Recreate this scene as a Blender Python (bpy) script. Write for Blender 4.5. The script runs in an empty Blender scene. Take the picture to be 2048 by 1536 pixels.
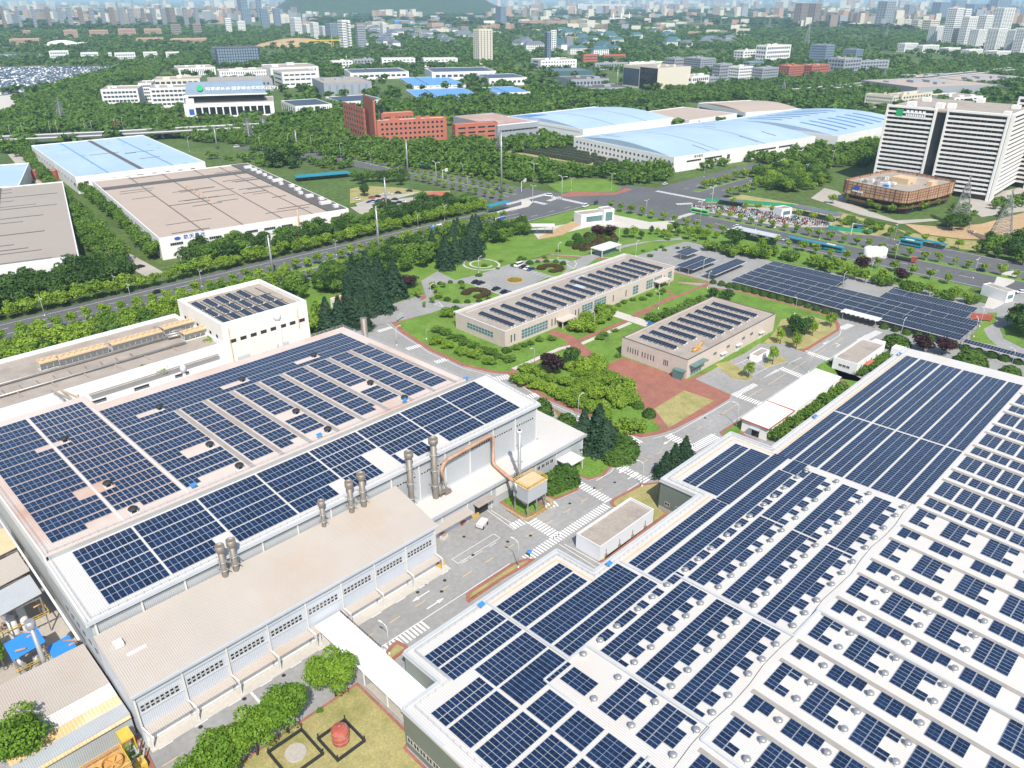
import bpy, math, random
from mathutils import Vector, Matrix
R = math.radians
S = bpy.context.scene
COL = S.collection
rnd = random.Random(7)
# ---------------------------------------------------------------- camera, sky, sun, exposure
cam_d = bpy.data.cameras.new('camera'); cam = bpy.data.objects.new('camera', cam_d); COL.objects.link(cam)
cam_d.sensor_width = 36; cam_d.lens = 27.158; cam_d.clip_start = 1; cam_d.clip_end = 90000
cam.location = (0, 0, 120); cam.rotation_euler = (R(90 - 26.58), 0, R(-45))
S.camera = cam
SUN_EL = R(50); LX, LY = .544, .839          # the light travels away from the camera, a little to its left
W = bpy.data.worlds.new('World'); S.world = W; W.use_nodes = True
nt = W.node_tree; bg = nt.nodes['Background']
sky = nt.nodes.new('ShaderNodeTexSky'); sky.sky_type = 'NISHITA'; sky.sun_disc = False
sky.sun_elevation = SUN_EL; sky.sun_rotation = math.atan2(-LX, -LY) % (2 * math.pi)
sky.air_density = 1.0; sky.dust_density = 1.2; sky.ozone_density = 1.0
nt.links.new(sky.outputs[0], bg.inputs[0]); bg.inputs[1].default_value = 0.12
sun_d = bpy.data.lights.new('sun', 'SUN'); sun = bpy.data.objects.new('sun', sun_d); COL.objects.link(sun)
sun_d.energy = 4.3; sun_d.angle = R(.5); sun_d.color = (1, .95, .87)
sun.rotation_euler = Vector((LX * math.cos(SUN_EL), LY * math.cos(SUN_EL), -math.sin(SUN_EL))).to_track_quat('-Z', 'Y').to_euler()
S.view_settings.view_transform = 'Standard'; S.view_settings.look = 'None'
S.view_settings.exposure = 0.48; S.view_settings.gamma = 1; S.view_settings.use_curve_mapping = False
S.cycles.use_denoising = True; S.cycles.max_bounces = 6; S.cycles.diffuse_bounces = 2; S.cycles.glossy_bounces = 2
S.cycles.transmission_bounces = 2; S.cycles.transparent_max_bounces = 4; S.cycles.volume_bounces = 1

# ---------------------------------------------------------------- materials
MATS = {}
def mat(name, col, rough=.8, spec=.3, var=.12, scale=.35, bump=0, metal=0, stain=None, stain_amt=.0, stain_scale=.05, emit=None,
        ribs=0, rib_axis=0, objrand=0.0, fine=0.0):
    """a plain painted/plastered/earthy surface: base colour, broad blotches, fine speckle, optional stains and ribs"""
    m = bpy.data.materials.new(name); m.use_nodes = True; MATS[name] = m
    n = m.node_tree.nodes; l = m.node_tree.links; b = n['Principled BSDF']
    b.inputs['Roughness'].default_value = rough; b.inputs['Metallic'].default_value = metal
    b.inputs['Specular IOR Level'].default_value = spec
    tc = n.new('ShaderNodeTexCoord')
    nz = n.new('ShaderNodeTexNoise'); nz.inputs['Scale'].default_value = scale; nz.inputs['Detail'].default_value = 7
    nz.inputs['Roughness'].default_value = .65
    l.new(tc.outputs['Object'], nz.inputs['Vector'])
    rp = n.new('ShaderNodeMapRange'); rp.inputs[1].default_value = .25; rp.inputs[2].default_value = .75
    rp.inputs[3].default_value = 1 - var; rp.inputs[4].default_value = 1 + var
    l.new(nz.outputs[0], rp.inputs[0])
    cur = rp.outputs[0]
    if fine:
        n2 = n.new('ShaderNodeTexNoise'); n2.inputs['Scale'].default_value = scale * 14; n2.inputs['Detail'].default_value = 3
        l.new(tc.outputs['Object'], n2.inputs['Vector'])
        r2 = n.new('ShaderNodeMapRange'); r2.inputs[1].default_value = .3; r2.inputs[2].default_value = .7
        r2.inputs[3].default_value = 1 - fine; r2.inputs[4].default_value = 1 + fine
        l.new(n2.outputs[0], r2.inputs[0]); mu = n.new('ShaderNodeMath'); mu.operation = 'MULTIPLY'
        l.new(cur, mu.inputs[0]); l.new(r2.outputs[0], mu.inputs[1]); cur = mu.outputs[0]
    if objrand:
        oi = n.new('ShaderNodeObjectInfo'); r3 = n.new('ShaderNodeMapRange')
        r3.inputs[3].default_value = 1 - objrand; r3.inputs[4].default_value = 1 + objrand
        l.new(oi.outputs['Random'], r3.inputs[0]); mu = n.new('ShaderNodeMath'); mu.operation = 'MULTIPLY'
        l.new(cur, mu.inputs[0]); l.new(r3.outputs[0], mu.inputs[1]); cur = mu.outputs[0]
    vm = n.new('ShaderNodeVectorMath'); vm.operation = 'SCALE'; vm.inputs[0].default_value = col[:3]
    l.new(cur, vm.inputs['Scale']); out = vm.outputs[0]
    if stain:
        n3 = n.new('ShaderNodeTexNoise'); n3.inputs['Scale'].default_value = stain_scale; n3.inputs['Detail'].default_value = 8
        n3.inputs['Roughness'].default_value = .7
        l.new(tc.outputs['Object'], n3.inputs['Vector'])
        r4 = n.new('ShaderNodeMapRange'); r4.inputs[1].default_value = .5; r4.inputs[2].default_value = .72; r4.inputs[4].default_value = stain_amt
        l.new(n3.outputs[0], r4.inputs[0])
        mx = n.new('ShaderNodeMix'); mx.data_type = 'RGBA'
        l.new(r4.outputs[0], mx.inputs[0]); l.new(out, mx.inputs[6]); mx.inputs[7].default_value = (*stain, 1); out = mx.outputs[2]
    l.new(out, b.inputs['Base Color'])
    if ribs or bump:
        bp = n.new('ShaderNodeBump'); bp.inputs['Strength'].default_value = .8
        if ribs:
            wv = n.new('ShaderNodeTexWave'); wv.wave_type = 'BANDS'; wv.bands_direction = 'XY'[rib_axis]; wv.wave_profile = 'SIN'
            wv.inputs['Scale'].default_value = .314 / ribs
            l.new(tc.outputs['Object'], wv.inputs['Vector']); bp.inputs['Distance'].default_value = .12 * ribs
            l.new(wv.outputs['Fac'], bp.inputs['Height'])
        else:
            bp.inputs['Distance'].default_value = bump; l.new(nz.outputs[0], bp.inputs['Height'])
        l.new(bp.outputs[0], b.inputs['Normal'])
    if emit:
        b.inputs['Emission Color'].default_value = (*emit, 1); b.inputs['Emission Strength'].default_value = 1
    return m

def leafmat(name, c0, c1, trans=.28):
    m = bpy.data.materials.new(name); m.use_nodes = True; MATS[name] = m
    n = m.node_tree.nodes; l = m.node_tree.links; b = n['Principled BSDF']
    b.inputs['Roughness'].default_value = .6; b.inputs['Specular IOR Level'].default_value = .25
    at = n.new('ShaderNodeAttribute'); at.attribute_name = 'tone'
    oi = n.new('ShaderNodeObjectInfo')
    ad = n.new('ShaderNodeMath'); ad.operation = 'MULTIPLY_ADD'; ad.inputs[1].default_value = .55
    l.new(oi.outputs['Random'], ad.inputs[0])
    sc = n.new('ShaderNodeMath'); sc.operation = 'MULTIPLY'; sc.inputs[1].default_value = .45
    l.new(at.outputs['Fac'], sc.inputs[0]); l.new(sc.outputs[0], ad.inputs[2])
    mx = n.new('ShaderNodeMix'); mx.data_type = 'RGBA'; l.new(ad.outputs[0], mx.inputs[0])
    mx.inputs[6].default_value = (*c0, 1); mx.inputs[7].default_value = (*c1, 1)
    l.new(mx.outputs[2], b.inputs['Base Color'])
    tr = n.new('ShaderNodeBsdfTranslucent'); l.new(mx.outputs[2], tr.inputs[0])
    ms = n.new('ShaderNodeMixShader'); ms.inputs[0].default_value = trans
    l.new(b.outputs[0], ms.inputs[1]); l.new(tr.outputs[0], ms.inputs[2])
    l.new(ms.outputs[0], n['Material Output'].inputs[0])
    return m

def panelmat(name, cell, frame, fw=.022):
    """glass solar module: dark cells, fine cell grid, half-cut line and an aluminium frame drawn from its own UVs"""
    m = bpy.data.materials.new(name); m.use_nodes = True; MATS[name] = m
    n = m.node_tree.nodes; l = m.node_tree.links; b = n['Principled BSDF']
    b.inputs['Roughness'].default_value = .12; b.inputs['Specular IOR Level'].default_value = .5
    uv = n.new('ShaderNodeUVMap'); sp = n.new('ShaderNodeSeparateXYZ'); l.new(uv.outputs[0], sp.inputs[0])
    def edge(o, w):      # 1 near 0 or 1
        a = n.new('ShaderNodeMath'); a.operation = 'SUBTRACT'; a.inputs[1].default_value = .5; l.new(o, a.inputs[0])
        c = n.new('ShaderNodeMath'); c.operation = 'ABSOLUTE'; l.new(a.outputs[0], c.inputs[0])
        g = n.new('ShaderNodeMath'); g.operation = 'GREATER_THAN'; g.inputs[1].default_value = .5 - w; l.new(c.outputs[0], g.inputs[0])
        return g.outputs[0], c.outputs[0]
    e1, c1 = edge(sp.outputs[0], fw * 1.5); e2, c2 = edge(sp.outputs[1], fw)
    mxx = n.new('ShaderNodeMath'); mxx.operation = 'MAXIMUM'; l.new(e1, mxx.inputs[0]); l.new(e2, mxx.inputs[1])
    hl = n.new('ShaderNodeMath'); hl.operation = 'LESS_THAN'; hl.inputs[1].default_value = .006; l.new(c2, hl.inputs[0])
    at = n.new('ShaderNodeAttribute'); at.attribute_name = 'tone'; oi = n.new('ShaderNodeObjectInfo')
    ad = n.new('ShaderNodeMath'); ad.operation = 'ADD'; l.new(at.outputs['Fac'], ad.inputs[0]); l.new(oi.outputs['Random'], ad.inputs[1])
    fr = n.new('ShaderNodeMath'); fr.operation = 'FRACT'; l.new(ad.outputs[0], fr.inputs[0])
    rp = n.new('ShaderNodeMapRange'); rp.inputs[3].default_value = .75; rp.inputs[4].default_value = 1.3; l.new(fr.outputs[0], rp.inputs[0])
    vm = n.new('ShaderNodeVectorMath'); vm.operation = 'SCALE'; vm.inputs[0].default_value = cell; l.new(rp.outputs[0], vm.inputs['Scale'])
    m1 = n.new('ShaderNodeMix'); m1.data_type = 'RGBA'; l.new(hl.outputs[0], m1.inputs[0]); l.new(vm.outputs[0], m1.inputs[6])
    m1.inputs[7].default_value = (frame[0] * .5, frame[1] * .5, frame[2] * .5, 1)
    m2 = n.new('ShaderNodeMix'); m2.data_type = 'RGBA'; l.new(mxx.outputs[0], m2.inputs[0]); l.new(m1.outputs[2], m2.inputs[6])
    m2.inputs[7].default_value = (*frame, 1); l.new(m2.outputs[2], b.inputs['Base Color'])
    rr = n.new('ShaderNodeMapRange'); rr.inputs[3].default_value = .14; rr.inputs[4].default_value = .5; l.new(mxx.outputs[0], rr.inputs[0])
    l.new(rr.outputs[0], b.inputs['Roughness'])
    return m

# ---------------------------------------------------------------- mesh building
class MB:
    def __init__(s): s.v = []; s.f = []; s.m = []; s.uv = {}; s.sm = set()
    def face(s, pts, m=0):
        i = len(s.v); s.v += [tuple(p) for p in pts]; s.f.append(tuple(range(i, i + len(pts)))); s.m.append(m); return s
    def box(s, x0, x1, y0, y1, z0, z1, m=0, bottom=False):
        i = len(s.v)
        s.v += [(x0, y0, z0), (x1, y0, z0), (x1, y1, z0), (x0, y1, z0), (x0, y0, z1), (x1, y0, z1), (x1, y1, z1), (x0, y1, z1)]
        fs = [(4, 5, 6, 7), (0, 1, 5, 4), (1, 2, 6, 5), (2, 3, 7, 6), (3, 0, 4, 7)] + ([(3, 2, 1, 0)] if bottom else [])
        s.f += [tuple(i + k for k in f) for f in fs]; s.m += [m] * len(fs); return s
    def obox(s, c, ux, uy, hx, hy, z0, z1, m=0):
        """box centred on c=(x,y) with half sizes along unit axis ux and its normal"""
        i = len(s.v)
        for z in (z0, z1):
            for a, b in ((-hx, -hy), (hx, -hy), (hx, hy), (-hx, hy)):
                s.v.append((c[0] + ux * a - uy * b, c[1] + uy * a + ux * b, z))
        fs = [(4, 5, 6, 7), (0, 1, 5, 4), (1, 2, 6, 5), (2, 3, 7, 6), (3, 0, 4, 7), (3, 2, 1, 0)]
        s.f += [tuple(i + k for k in f) for f in fs]; s.m += [m] * 6; return s
    def bar(s, p, q, w, h=None, m=0):
        """square bar from p to q"""
        h = h or w; p = Vector(p); q = Vector(q); d = (q - p)
        if d.length < 1e-6: return s
        d.normalize(); a = d.cross(Vector((0, 0, 1)))
        if a.length < .01: a = Vector((1, 0, 0))
        a.normalize(); b = a.cross(d); a = a * w / 2; b = b * h / 2
        i = len(s.v)
        for c in (p, q): s.v += [tuple(c - a - b), tuple(c + a - b), tuple(c + a + b), tuple(c - a + b)]
        fs = [(0, 1, 5, 4), (1, 2, 6, 5), (2, 3, 7, 6), (3, 0, 4, 7), (3, 2, 1, 0), (4, 5, 6, 7)]
        s.f += [tuple(i + k for k in f) for f in fs]; s.m += [m] * 6; return s
    def cyl(s, x, y, z0, z1, r0, r1=None, n=12, m=0, cap=True):
        r1 = r0 if r1 is None else r1; i = len(s.v)
        for k in range(n):
            a = 2 * math.pi * k / n; s.v.append((x + r0 * math.cos(a), y + r0 * math.sin(a), z0))
        for k in range(n):
            a = 2 * math.pi * k / n; s.v.append((x + r1 * math.cos(a), y + r1 * math.sin(a), z1))
        for k in range(n):
            j = (k + 1) % n; s.f.append((i + k, i + j, i + n + j, i + n + k)); s.m.append(m); s.sm.add(len(s.f) - 1)
        if cap: s.f.append(tuple(i + n + k for k in range(n))); s.m.append(m)
        return s
    def lathe(s, x, y, prof, n=14, m=0):
        i = len(s.v)
        for r, z in prof:
            for k in range(n):
                a = 2 * math.pi * k / n; s.v.append((x + r * math.cos(a), y + r * math.sin(a), z))
        for q in range(len(prof) - 1):
            for k in range(n):
                j = (k + 1) % n; s.f.append((i + q * n + k, i + q * n + j, i + q * n + n + j, i + q * n + n + k)); s.m.append(m); s.sm.add(len(s.f) - 1)
        s.f.append(tuple(i + (len(prof) - 1) * n + k for k in range(n))); s.m.append(m); return s
    def tube(s, pts, r, n=8, m=0):
        pts = [Vector(p) for p in pts]; i = len(s.v); L = len(pts)
        for q, p in enumerate(pts):
            d = (pts[min(q + 1, L - 1)] - pts[max(q - 1, 0)]).normalized()
            a = d.cross(Vector((0, 0, 1)))
            if a.length < .05: a = Vector((1, 0, 0)) - d * d.x
            a.normalize(); b = a.cross(d); rr = r[q] if isinstance(r, (list, tuple)) else r
            for k in range(n):
                t = 2 * math.pi * k / n; s.v.append(tuple(p + a * (rr * math.cos(t)) + b * (rr * math.sin(t))))
        for q in range(L - 1):
            for k in range(n):
                j = (k + 1) % n; s.f.append((i + q * n + k, i + q * n + n + k, i + q * n + n + j, i + q * n + j)); s.m.append(m); s.sm.add(len(s.f) - 1)
        s.f.append(tuple(i + k for k in range(n))); s.m.append(m)
        s.f.append(tuple(i + (L - 1) * n + k for k in reversed(range(n)))); s.m.append(m)
        return s
    def prism(s, poly, z0, z1, m=0, mtop=None):
        poly = ccw(poly); n = len(poly); i = len(s.v)
        zt = z1 if callable(z1) else (lambda x, y: z1)
        s.v += [(p[0], p[1], z0) for p in poly] + [(p[0], p[1], zt(p[0], p[1])) for p in poly]
        for k in range(n):
            j = (k + 1) % n; s.f.append((i + k, i + j, i + n + j, i + n + k)); s.m.append(m)
        s.f.append(tuple(i + n + k for k in range(n))); s.m.append(m if mtop is None else mtop); return s
    def mesh(s, name, mats, smooth=True):
        me = bpy.data.meshes.new(name); me.from_pydata(s.v, [], s.f); me.update()
        for m in (mats if isinstance(mats, (list, tuple)) else [mats]): me.materials.append(MATS[m] if isinstance(m, str) else m)
        me.polygons.foreach_set('material_index', s.m)
        if smooth and s.sm:
            fl = [i in s.sm for i in range(len(s.f))]; me.polygons.foreach_set('use_smooth', fl)
        return me
    def build(s, name, mats, parent=None, loc=None, kind=None, rz=0):
        o = bpy.data.objects.new(name, s.mesh(name, mats)); COL.objects.link(o)
        if parent: o.parent = parent
        if loc: o.location = loc
        if rz: o.rotation_euler = (0, 0, rz)
        if kind: o['kind'] = kind
        return o

def ccw(poly):
    a = sum(poly[i][0] * poly[(i + 1) % len(poly)][1] - poly[(i + 1) % len(poly)][0] * poly[i][1] for i in range(len(poly)))
    return list(poly) if a > 0 else list(reversed(poly))
def thing(name, label, cat, loc=(0, 0, 0), rz=0, group=None):
    o = bpy.data.objects.new(name, None); COL.objects.link(o); o.location = loc if len(loc) == 3 else (*loc, 0); o.rotation_euler = (0, 0, rz)
    o.empty_display_size = .5
    return tag(o, label, cat, group)
def tag(o, label, cat, group=None):
    o['label'] = label; o['category'] = cat
    if group: o['group'] = group
    return o
def inst(me, name, parent=None, loc=(0, 0, 0), rz=0, sc=None):
    o = bpy.data.objects.new(name, me); COL.objects.link(o); o.parent = parent; o.location = loc if len(loc) == 3 else (*loc, 0)
    if rz: o.rotation_euler = (0, 0, rz)
    if sc: o.scale = sc if isinstance(sc, (tuple, list)) else (sc, sc, sc)
    return o
def clone(root, loc, rz=0, label=None, group=None, sc=None):
    r = root.copy(); COL.objects.link(r); r.location = loc if len(loc) == 3 else (*loc, 0); r.rotation_euler = (0, 0, rz)
    if label: r['label'] = label
    if group: r['group'] = group
    if sc: r.scale = sc if isinstance(sc, (tuple, list)) else (sc, sc, sc)
    for ch in KIDS.get(root.name, ()):
        c = ch.copy(); COL.objects.link(c); c.parent = r
        for g in KIDS.get(ch.name, ()):
            d = g.copy(); COL.objects.link(d); d.parent = c
    return r
KIDS = {}
def remember(root):
    for o in [root] + list(root.children): KIDS[o.name] = list(o.children)
    return root
def structure(name, mb, mats): return mb.build(name, mats, kind='structure')
def sheet(name, poly, z, m, kind='structure', parent=None):
    from mathutils.geometry import tessellate_polygon
    poly = ccw(poly); mb = MB(); mb.v = [(p[0], p[1], z) for p in poly]
    for t in tessellate_polygon([[Vector((p[0], p[1], 0)) for p in poly]]):
        a, b, c = (poly[i] for i in t)
        cr = (b[0] - a[0]) * (c[1] - a[1]) - (b[1] - a[1]) * (c[0] - a[0])
        mb.f.append(tuple(t) if cr > 0 else tuple(reversed(t))); mb.m.append(0)
    return mb.build(name, m, parent=parent, kind=kind)
def island(name, poly, z0, z1, m, mtop=None):
    """raised kerbed block"""
    from mathutils.geometry import tessellate_polygon
    poly = ccw(poly); n = len(poly); mb = MB(); mb.v = [(p[0], p[1], z0) for p in poly] + [(p[0], p[1], z1) for p in poly]
    for k in range(n):
        j = (k + 1) % n; mb.f.append((k, j, n + j, n + k)); mb.m.append(0)
    for t in tessellate_polygon([[Vector((p[0], p[1], 0)) for p in poly]]):
        a, b, c = (poly[i] for i in t); cr = (b[0] - a[0]) * (c[1] - a[1]) - (b[1] - a[1]) * (c[0] - a[0])
        q = tuple(n + i for i in t); mb.f.append(q if cr > 0 else tuple(reversed(q))); mb.m.append(1)
    return mb.build(name, [m, mtop or m], kind='structure')
def offset_in(poly, d):
    """inset a polygon by d (mitred)"""
    poly = ccw(poly); n = len(poly); out = []
    for i in range(n):
        a, b, c = Vector(poly[i - 1]).xy, Vector(poly[i]).xy, Vector(poly[(i + 1) % n]).xy
        e1 = (b - a).normalized(); e2 = (c - b).normalized(); n1 = Vector((-e1.y, e1.x)); n2 = Vector((-e2.y, e2.x))
        k = n1 + n2; k = k / max(.35, k.length_squared / 2) if k.length > .1 else n1
        out.append((b.x + k.x * d, b.y + k.y * d))
    return out
def inside(p, poly):
    x, y = p; r = False; j = len(poly) - 1
    for i in range(len(poly)):
        xi, yi = poly[i][0], poly[i][1]; xj, yj = poly[j][0], poly[j][1]
        if (yi > y) != (yj > y) and x < (xj - xi) * (y - yi) / (yj - yi) + xi: r = not r
        j = i
    return r
def along(pts, step, jitter=0):
    """points every step metres down a polyline"""
    out = []; carry = 0
    for a, b in zip(pts, pts[1:]):
        L = math.hypot(b[0] - a[0], b[1] - a[1]); t = carry
        while t < L:
            k = t / L; out.append((a[0] + (b[0] - a[0]) * k + rnd.uniform(-jitter, jitter), a[1] + (b[1] - a[1]) * k + rnd.uniform(-jitter, jitter))); t += step
        carry = t - L
    return out
def arc(cx, cy, r, a0, a1, n=10, ry=None):
    return [(cx + r * math.cos(R(a0 + (a1 - a0) * k / n)), cy + (ry or r) * math.sin(R(a0 + (a1 - a0) * k / n))) for k in range(n + 1)]

# ---------------------------------------------------------------- palette
mat('asphalt', (.285, .28, .27), .9, var=.16, scale=.06, fine=.1, stain=(.26, .25, .235), stain_amt=.5, stain_scale=.02)
mat('asphalt_dark', (.115, .117, .12), .9, var=.15, scale=.03, fine=.1)
mat('concrete', (.40, .365, .32), .9, var=.12, scale=.12, fine=.08, stain=(.28, .24, .2), stain_amt=.5)
mat('concrete_pale', (.5, .47, .42), .9, var=.1, scale=.1, fine=.06)
mat('brick_paving', (.30, .125, .09), .9, var=.2, scale=.25, fine=.18, stain=(.2, .11, .085), stain_amt=.6, stain_scale=.08)
mat('kerb', (.48, .45, .41), .85, var=.1)
mat('lawn', (.12, .22, .03), .95, var=.3, scale=.12, fine=.3, stain=(.16, .2, .05), stain_amt=.6, stain_scale=.06)
mat('dry_lawn', (.33, .29, .12), .95, var=.22, scale=.2, fine=.2, stain=(.16, .19, .045), stain_amt=.85, stain_scale=.13)
mat('lawn_far', (.075, .125, .028), .95, var=.35, scale=.02, fine=.3, stain=(.15, .16, .055), stain_amt=.7, stain_scale=.008)
mat('earth', (.42, .29, .16), .95, var=.15, scale=.03, fine=.12)
mat('paint_white', (.78, .77, .74), .7, var=.12, scale=2)
mat('paint_yellow', (.68, .45, .16), .7, var=.15, scale=2)
mat('roof_white', (.57, .55, .52), .55, var=.05, scale=.08, ribs=.45, rib_axis=0, stain=(.55, .47, .39), stain_amt=.45, stain_scale=.05)
mat('roof_rust', (.60, .51, .45), .6, var=.06, scale=.08, ribs=.45, rib_axis=0, stain=(.44, .22, .13), stain_amt=.8, stain_scale=.02)
mat('roof_cream', (.43, .385, .34), .6, var=.06, scale=.08, ribs=.4, rib_axis=0, stain=(.42, .33, .25), stain_amt=.7, stain_scale=.06)
mat('roof_orange', (.66, .44, .23), .6, var=.08, scale=.1, ribs=.6, rib_axis=0, stain=(.7, .58, .42), stain_amt=.8, stain_scale=.1)
mat('roof_gravel', (.35, .305, .26), .95, var=.12, scale=.15, fine=.12, stain=(.22, .19, .17), stain_amt=.7, stain_scale=.1)
mat('roof_dark', (.11, .105, .10), .9, var=.2, scale=.2)
mat('skylight', (.31, .285, .255), .5, var=.15, scale=.4)
mat('metal_grey', (.40, .42, .435), .5, spec=.4, var=.05, scale=.3, ribs=.35, rib_axis=0, stain=(.34, .33, .33), stain_amt=.5)
mat('metal_grey_y', (.37, .385, .38), .5, spec=.4, var=.05, scale=.3, ribs=.35, rib_axis=1, stain=(.3, .29, .27), stain_amt=.5)
mat('metal_blue', (.50, .53, .58), .5, spec=.4, var=.04, scale=.3, ribs=.35, rib_axis=0)
mat('metal_green', (.165, .19, .165), .5, spec=.4, var=.05, scale=.3, ribs=.35, rib_axis=1)
mat('trim_white', (.62, .61, .59), .5, var=.05)
mat('trim_grey', (.46, .48, .50), .5, var=.06)
mat('plaster', (.76, .72, .65), .85, var=.06, scale=.3, stain=(.6, .53, .44), stain_amt=.5, stain_scale=.15)
mat('plaster_white', (.8, .79, .78), .85, var=.04, scale=.3, stain=(.62, .6, .58), stain_amt=.35, stain_scale=.12)
mat('panel_white', (.74, .76, .80), .6, var=.03, ribs=.35, rib_axis=0)
mat('stone_pink', (.54, .46, .40), .8, var=.08, scale=.4, fine=.06)
mat('glass_dark', (.018, .022, .028), .12, spec=.6, var=.3, scale=.3)
mat('glass_green', (.10, .19, .185), .1, spec=.6, var=.25, scale=.4)
mat('frame_dark', (.05, .05, .055), .5)
mat('steel', (.42, .40, .375), .45, metal=.6, var=.15, scale=1, stain=(.3, .2, .13), stain_amt=.4, stain_scale=.4)
mat('stack_steel', (.25, .225, .195), .55, metal=.4, var=.2, scale=.8, stain=(.22, .13, .08), stain_amt=.6, stain_scale=.4)
mat('rust_pipe', (.42, .24, .15), .7, var=.25, scale=.5, stain=(.55, .46, .38), stain_amt=.8, stain_scale=.12)
mat('galvanised', (.40, .40, .40), .4, metal=.5, var=.1)
mat('pole_white', (.72, .72, .71), .5, var=.04)
mat('yellow_paint', (.62, .42, .07), .6, var=.15, scale=1)
mat('orange_steel', (.52, .29, .09), .6, var=.25, scale=1, stain=(.6, .45, .25), stain_amt=.7, stain_scale=.5)
mat('blue_sheet', (.035, .22, .62), .5, var=.08, scale=.5)
mat('red_paint', (.36, .085, .06), .5, var=.15, scale=1, stain=(.5, .33, .28), stain_amt=.5, stain_scale=.8)
mat('green_paint', (.03, .28, .17), .6, var=.1)
mat('black_iron', (.03, .03, .032), .6, var=.2)
mat('bark', (.12, .09, .065), .95, var=.25, scale=3)
mat('red_brick', (.42, .135, .085), .9, var=.12, scale=.15, fine=.1)
mat('hvac_tan', (.60, .44, .27), .6, var=.15, scale=.6)
mat('hvac_coil', (.30, .31, .29), .6, var=.15, scale=2)
panelmat('solar_cells', (.008, .021, .060), (.27, .32, .39))
panelmat('solar_cells_dark', (.010, .017, .034), (.16, .18, .21), .016)

# ---------------------------------------------------------------- solar arrays
import numpy as np
PANEL_MESH = {}
def panel_geo(w, l, m='solar_cells', t=.05):
    k = (w, l, m)
    if k in PANEL_MESH: return PANEL_MESH[k]
    mb = MB(); mb.box(-w / 2, w / 2, -l / 2, l / 2, 0, t); me = mb.mesh('solar_panel', m)
    uvl = me.uv_layers.new(name='UVMap'); uv = [(0, 0), (1, 0), (1, 1), (0, 1)] + [(.01, .01)] * 16
    for i, c in enumerate(uv): uvl.data[i].uv = c
    me.attributes.new('tone', 'FLOAT', 'FACE'); PANEL_MESH[k] = me; return me
def solar(parent, cells, w, l, m='solar_cells', keep=300):
    """cells: (x, y, z, tilt about local x) in the parent's frame; the ones nearest the camera are parts of their own"""
    px, py = parent.location.x, parent.location.y; rz = parent.rotation_euler.z; cs, sn = math.cos(rz), math.sin(rz)
    cells = sorted(cells, key=lambda c: math.hypot(px + cs * c[0] - sn * c[1], py + sn * c[0] + cs * c[1]))
    me = panel_geo(w, l, m)
    for c in cells[:keep]:
        o = inst(me, 'solar_panel', parent, c[:3]); o.rotation_euler = (c[3], 0, 0)
    rest = cells[keep:]
    if not rest: return
    base = np.array([(-1, -1, 0), (1, -1, 0), (1, 1, 0), (-1, 1, 0), (-1, -1, 1), (1, -1, 1), (1, 1, 1), (-1, 1, 1)], float) * (w / 2, l / 2, .05)
    fs = np.array([(4, 5, 6, 7), (0, 1, 5, 4), (1, 2, 6, 5), (2, 3, 7, 6), (3, 0, 4, 7)])
    V = []; 
    for c in rest:
        ct, st = math.cos(c[3]), math.sin(c[3]); b = base.copy(); y, z = base[:, 1], base[:, 2]
        b[:, 1] = y * ct - z * st; b[:, 2] = y * st + z * ct; V.append(b + np.array(c[:3]))
    N = len(rest); V = np.concatenate(V); Fc = (fs[None] + np.arange(N)[:, None, None] * 8).reshape(-1, 4)
    me2 = bpy.data.meshes.new('solar_panels'); me2.from_pydata(V.tolist(), [], Fc.tolist()); me2.update(); me2.materials.append(MATS[m])
    uvl = me2.uv_layers.new(name='UVMap'); uv = np.tile(np.array([(0, 0), (1, 0), (1, 1), (0, 1)] + [(.01, .01)] * 16, 'f'), (N, 1))
    uvl.data.foreach_set('uv', uv.ravel())
    at = me2.attributes.new('tone', 'FLOAT', 'FACE'); at.data.foreach_set('value', np.repeat(np.array([rnd.random() for _ in range(N)], 'f'), 5))
    o = bpy.data.objects.new('solar_panels', me2); COL.objects.link(o); o.parent = parent; o['kind'] = 'stuff'
def grid(x0, x1, y0, y1, pw, pl, zf, tilt, skip=None):
    """panel centres that fill the rectangle, pitched pw by pl"""
    out = []; nx = max(1, int(round((x1 - x0) / pw))); ny = max(1, int(round((y1 - y0) / pl)))
    for i in range(nx):
        for j in range(ny):
            x = x0 + (i + .5) * (x1 - x0) / nx; y = y0 + (j + .5) * (y1 - y0) / ny
            if skip and skip(x, y): continue
            out.append((x, y, zf(x, y), tilt))
    return out
def local(cells, t): return [(c[0] - t.location.x, c[1] - t.location.y, c[2], c[3]) for c in cells]
def put(mb, name, mats, t, kind=None):
    """mesh given in world metres, parented to an unrotated thing"""
    ox, oy = t.location.x, t.location.y; mb.v = [(x - ox, y - oy, z) for x, y, z in mb.v]
    return mb.build(name, mats, parent=t, kind=kind)
def rails(mb, pts, zf, step=1.6, h=1.0, r=.05):
    """guard rail along a roof edge"""
    ps = along(pts, step) + [pts[-1]]
    for p in ps: mb.bar((p[0], p[1], zf(*p)), (p[0], p[1], zf(*p) + h), r)
    for a, b in zip(pts, pts[1:]):
        for k in (.55, 1.0): mb.bar((a[0], a[1], zf(*a) + h * k), (b[0], b[1], zf(*b) + h * k), r)
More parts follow.
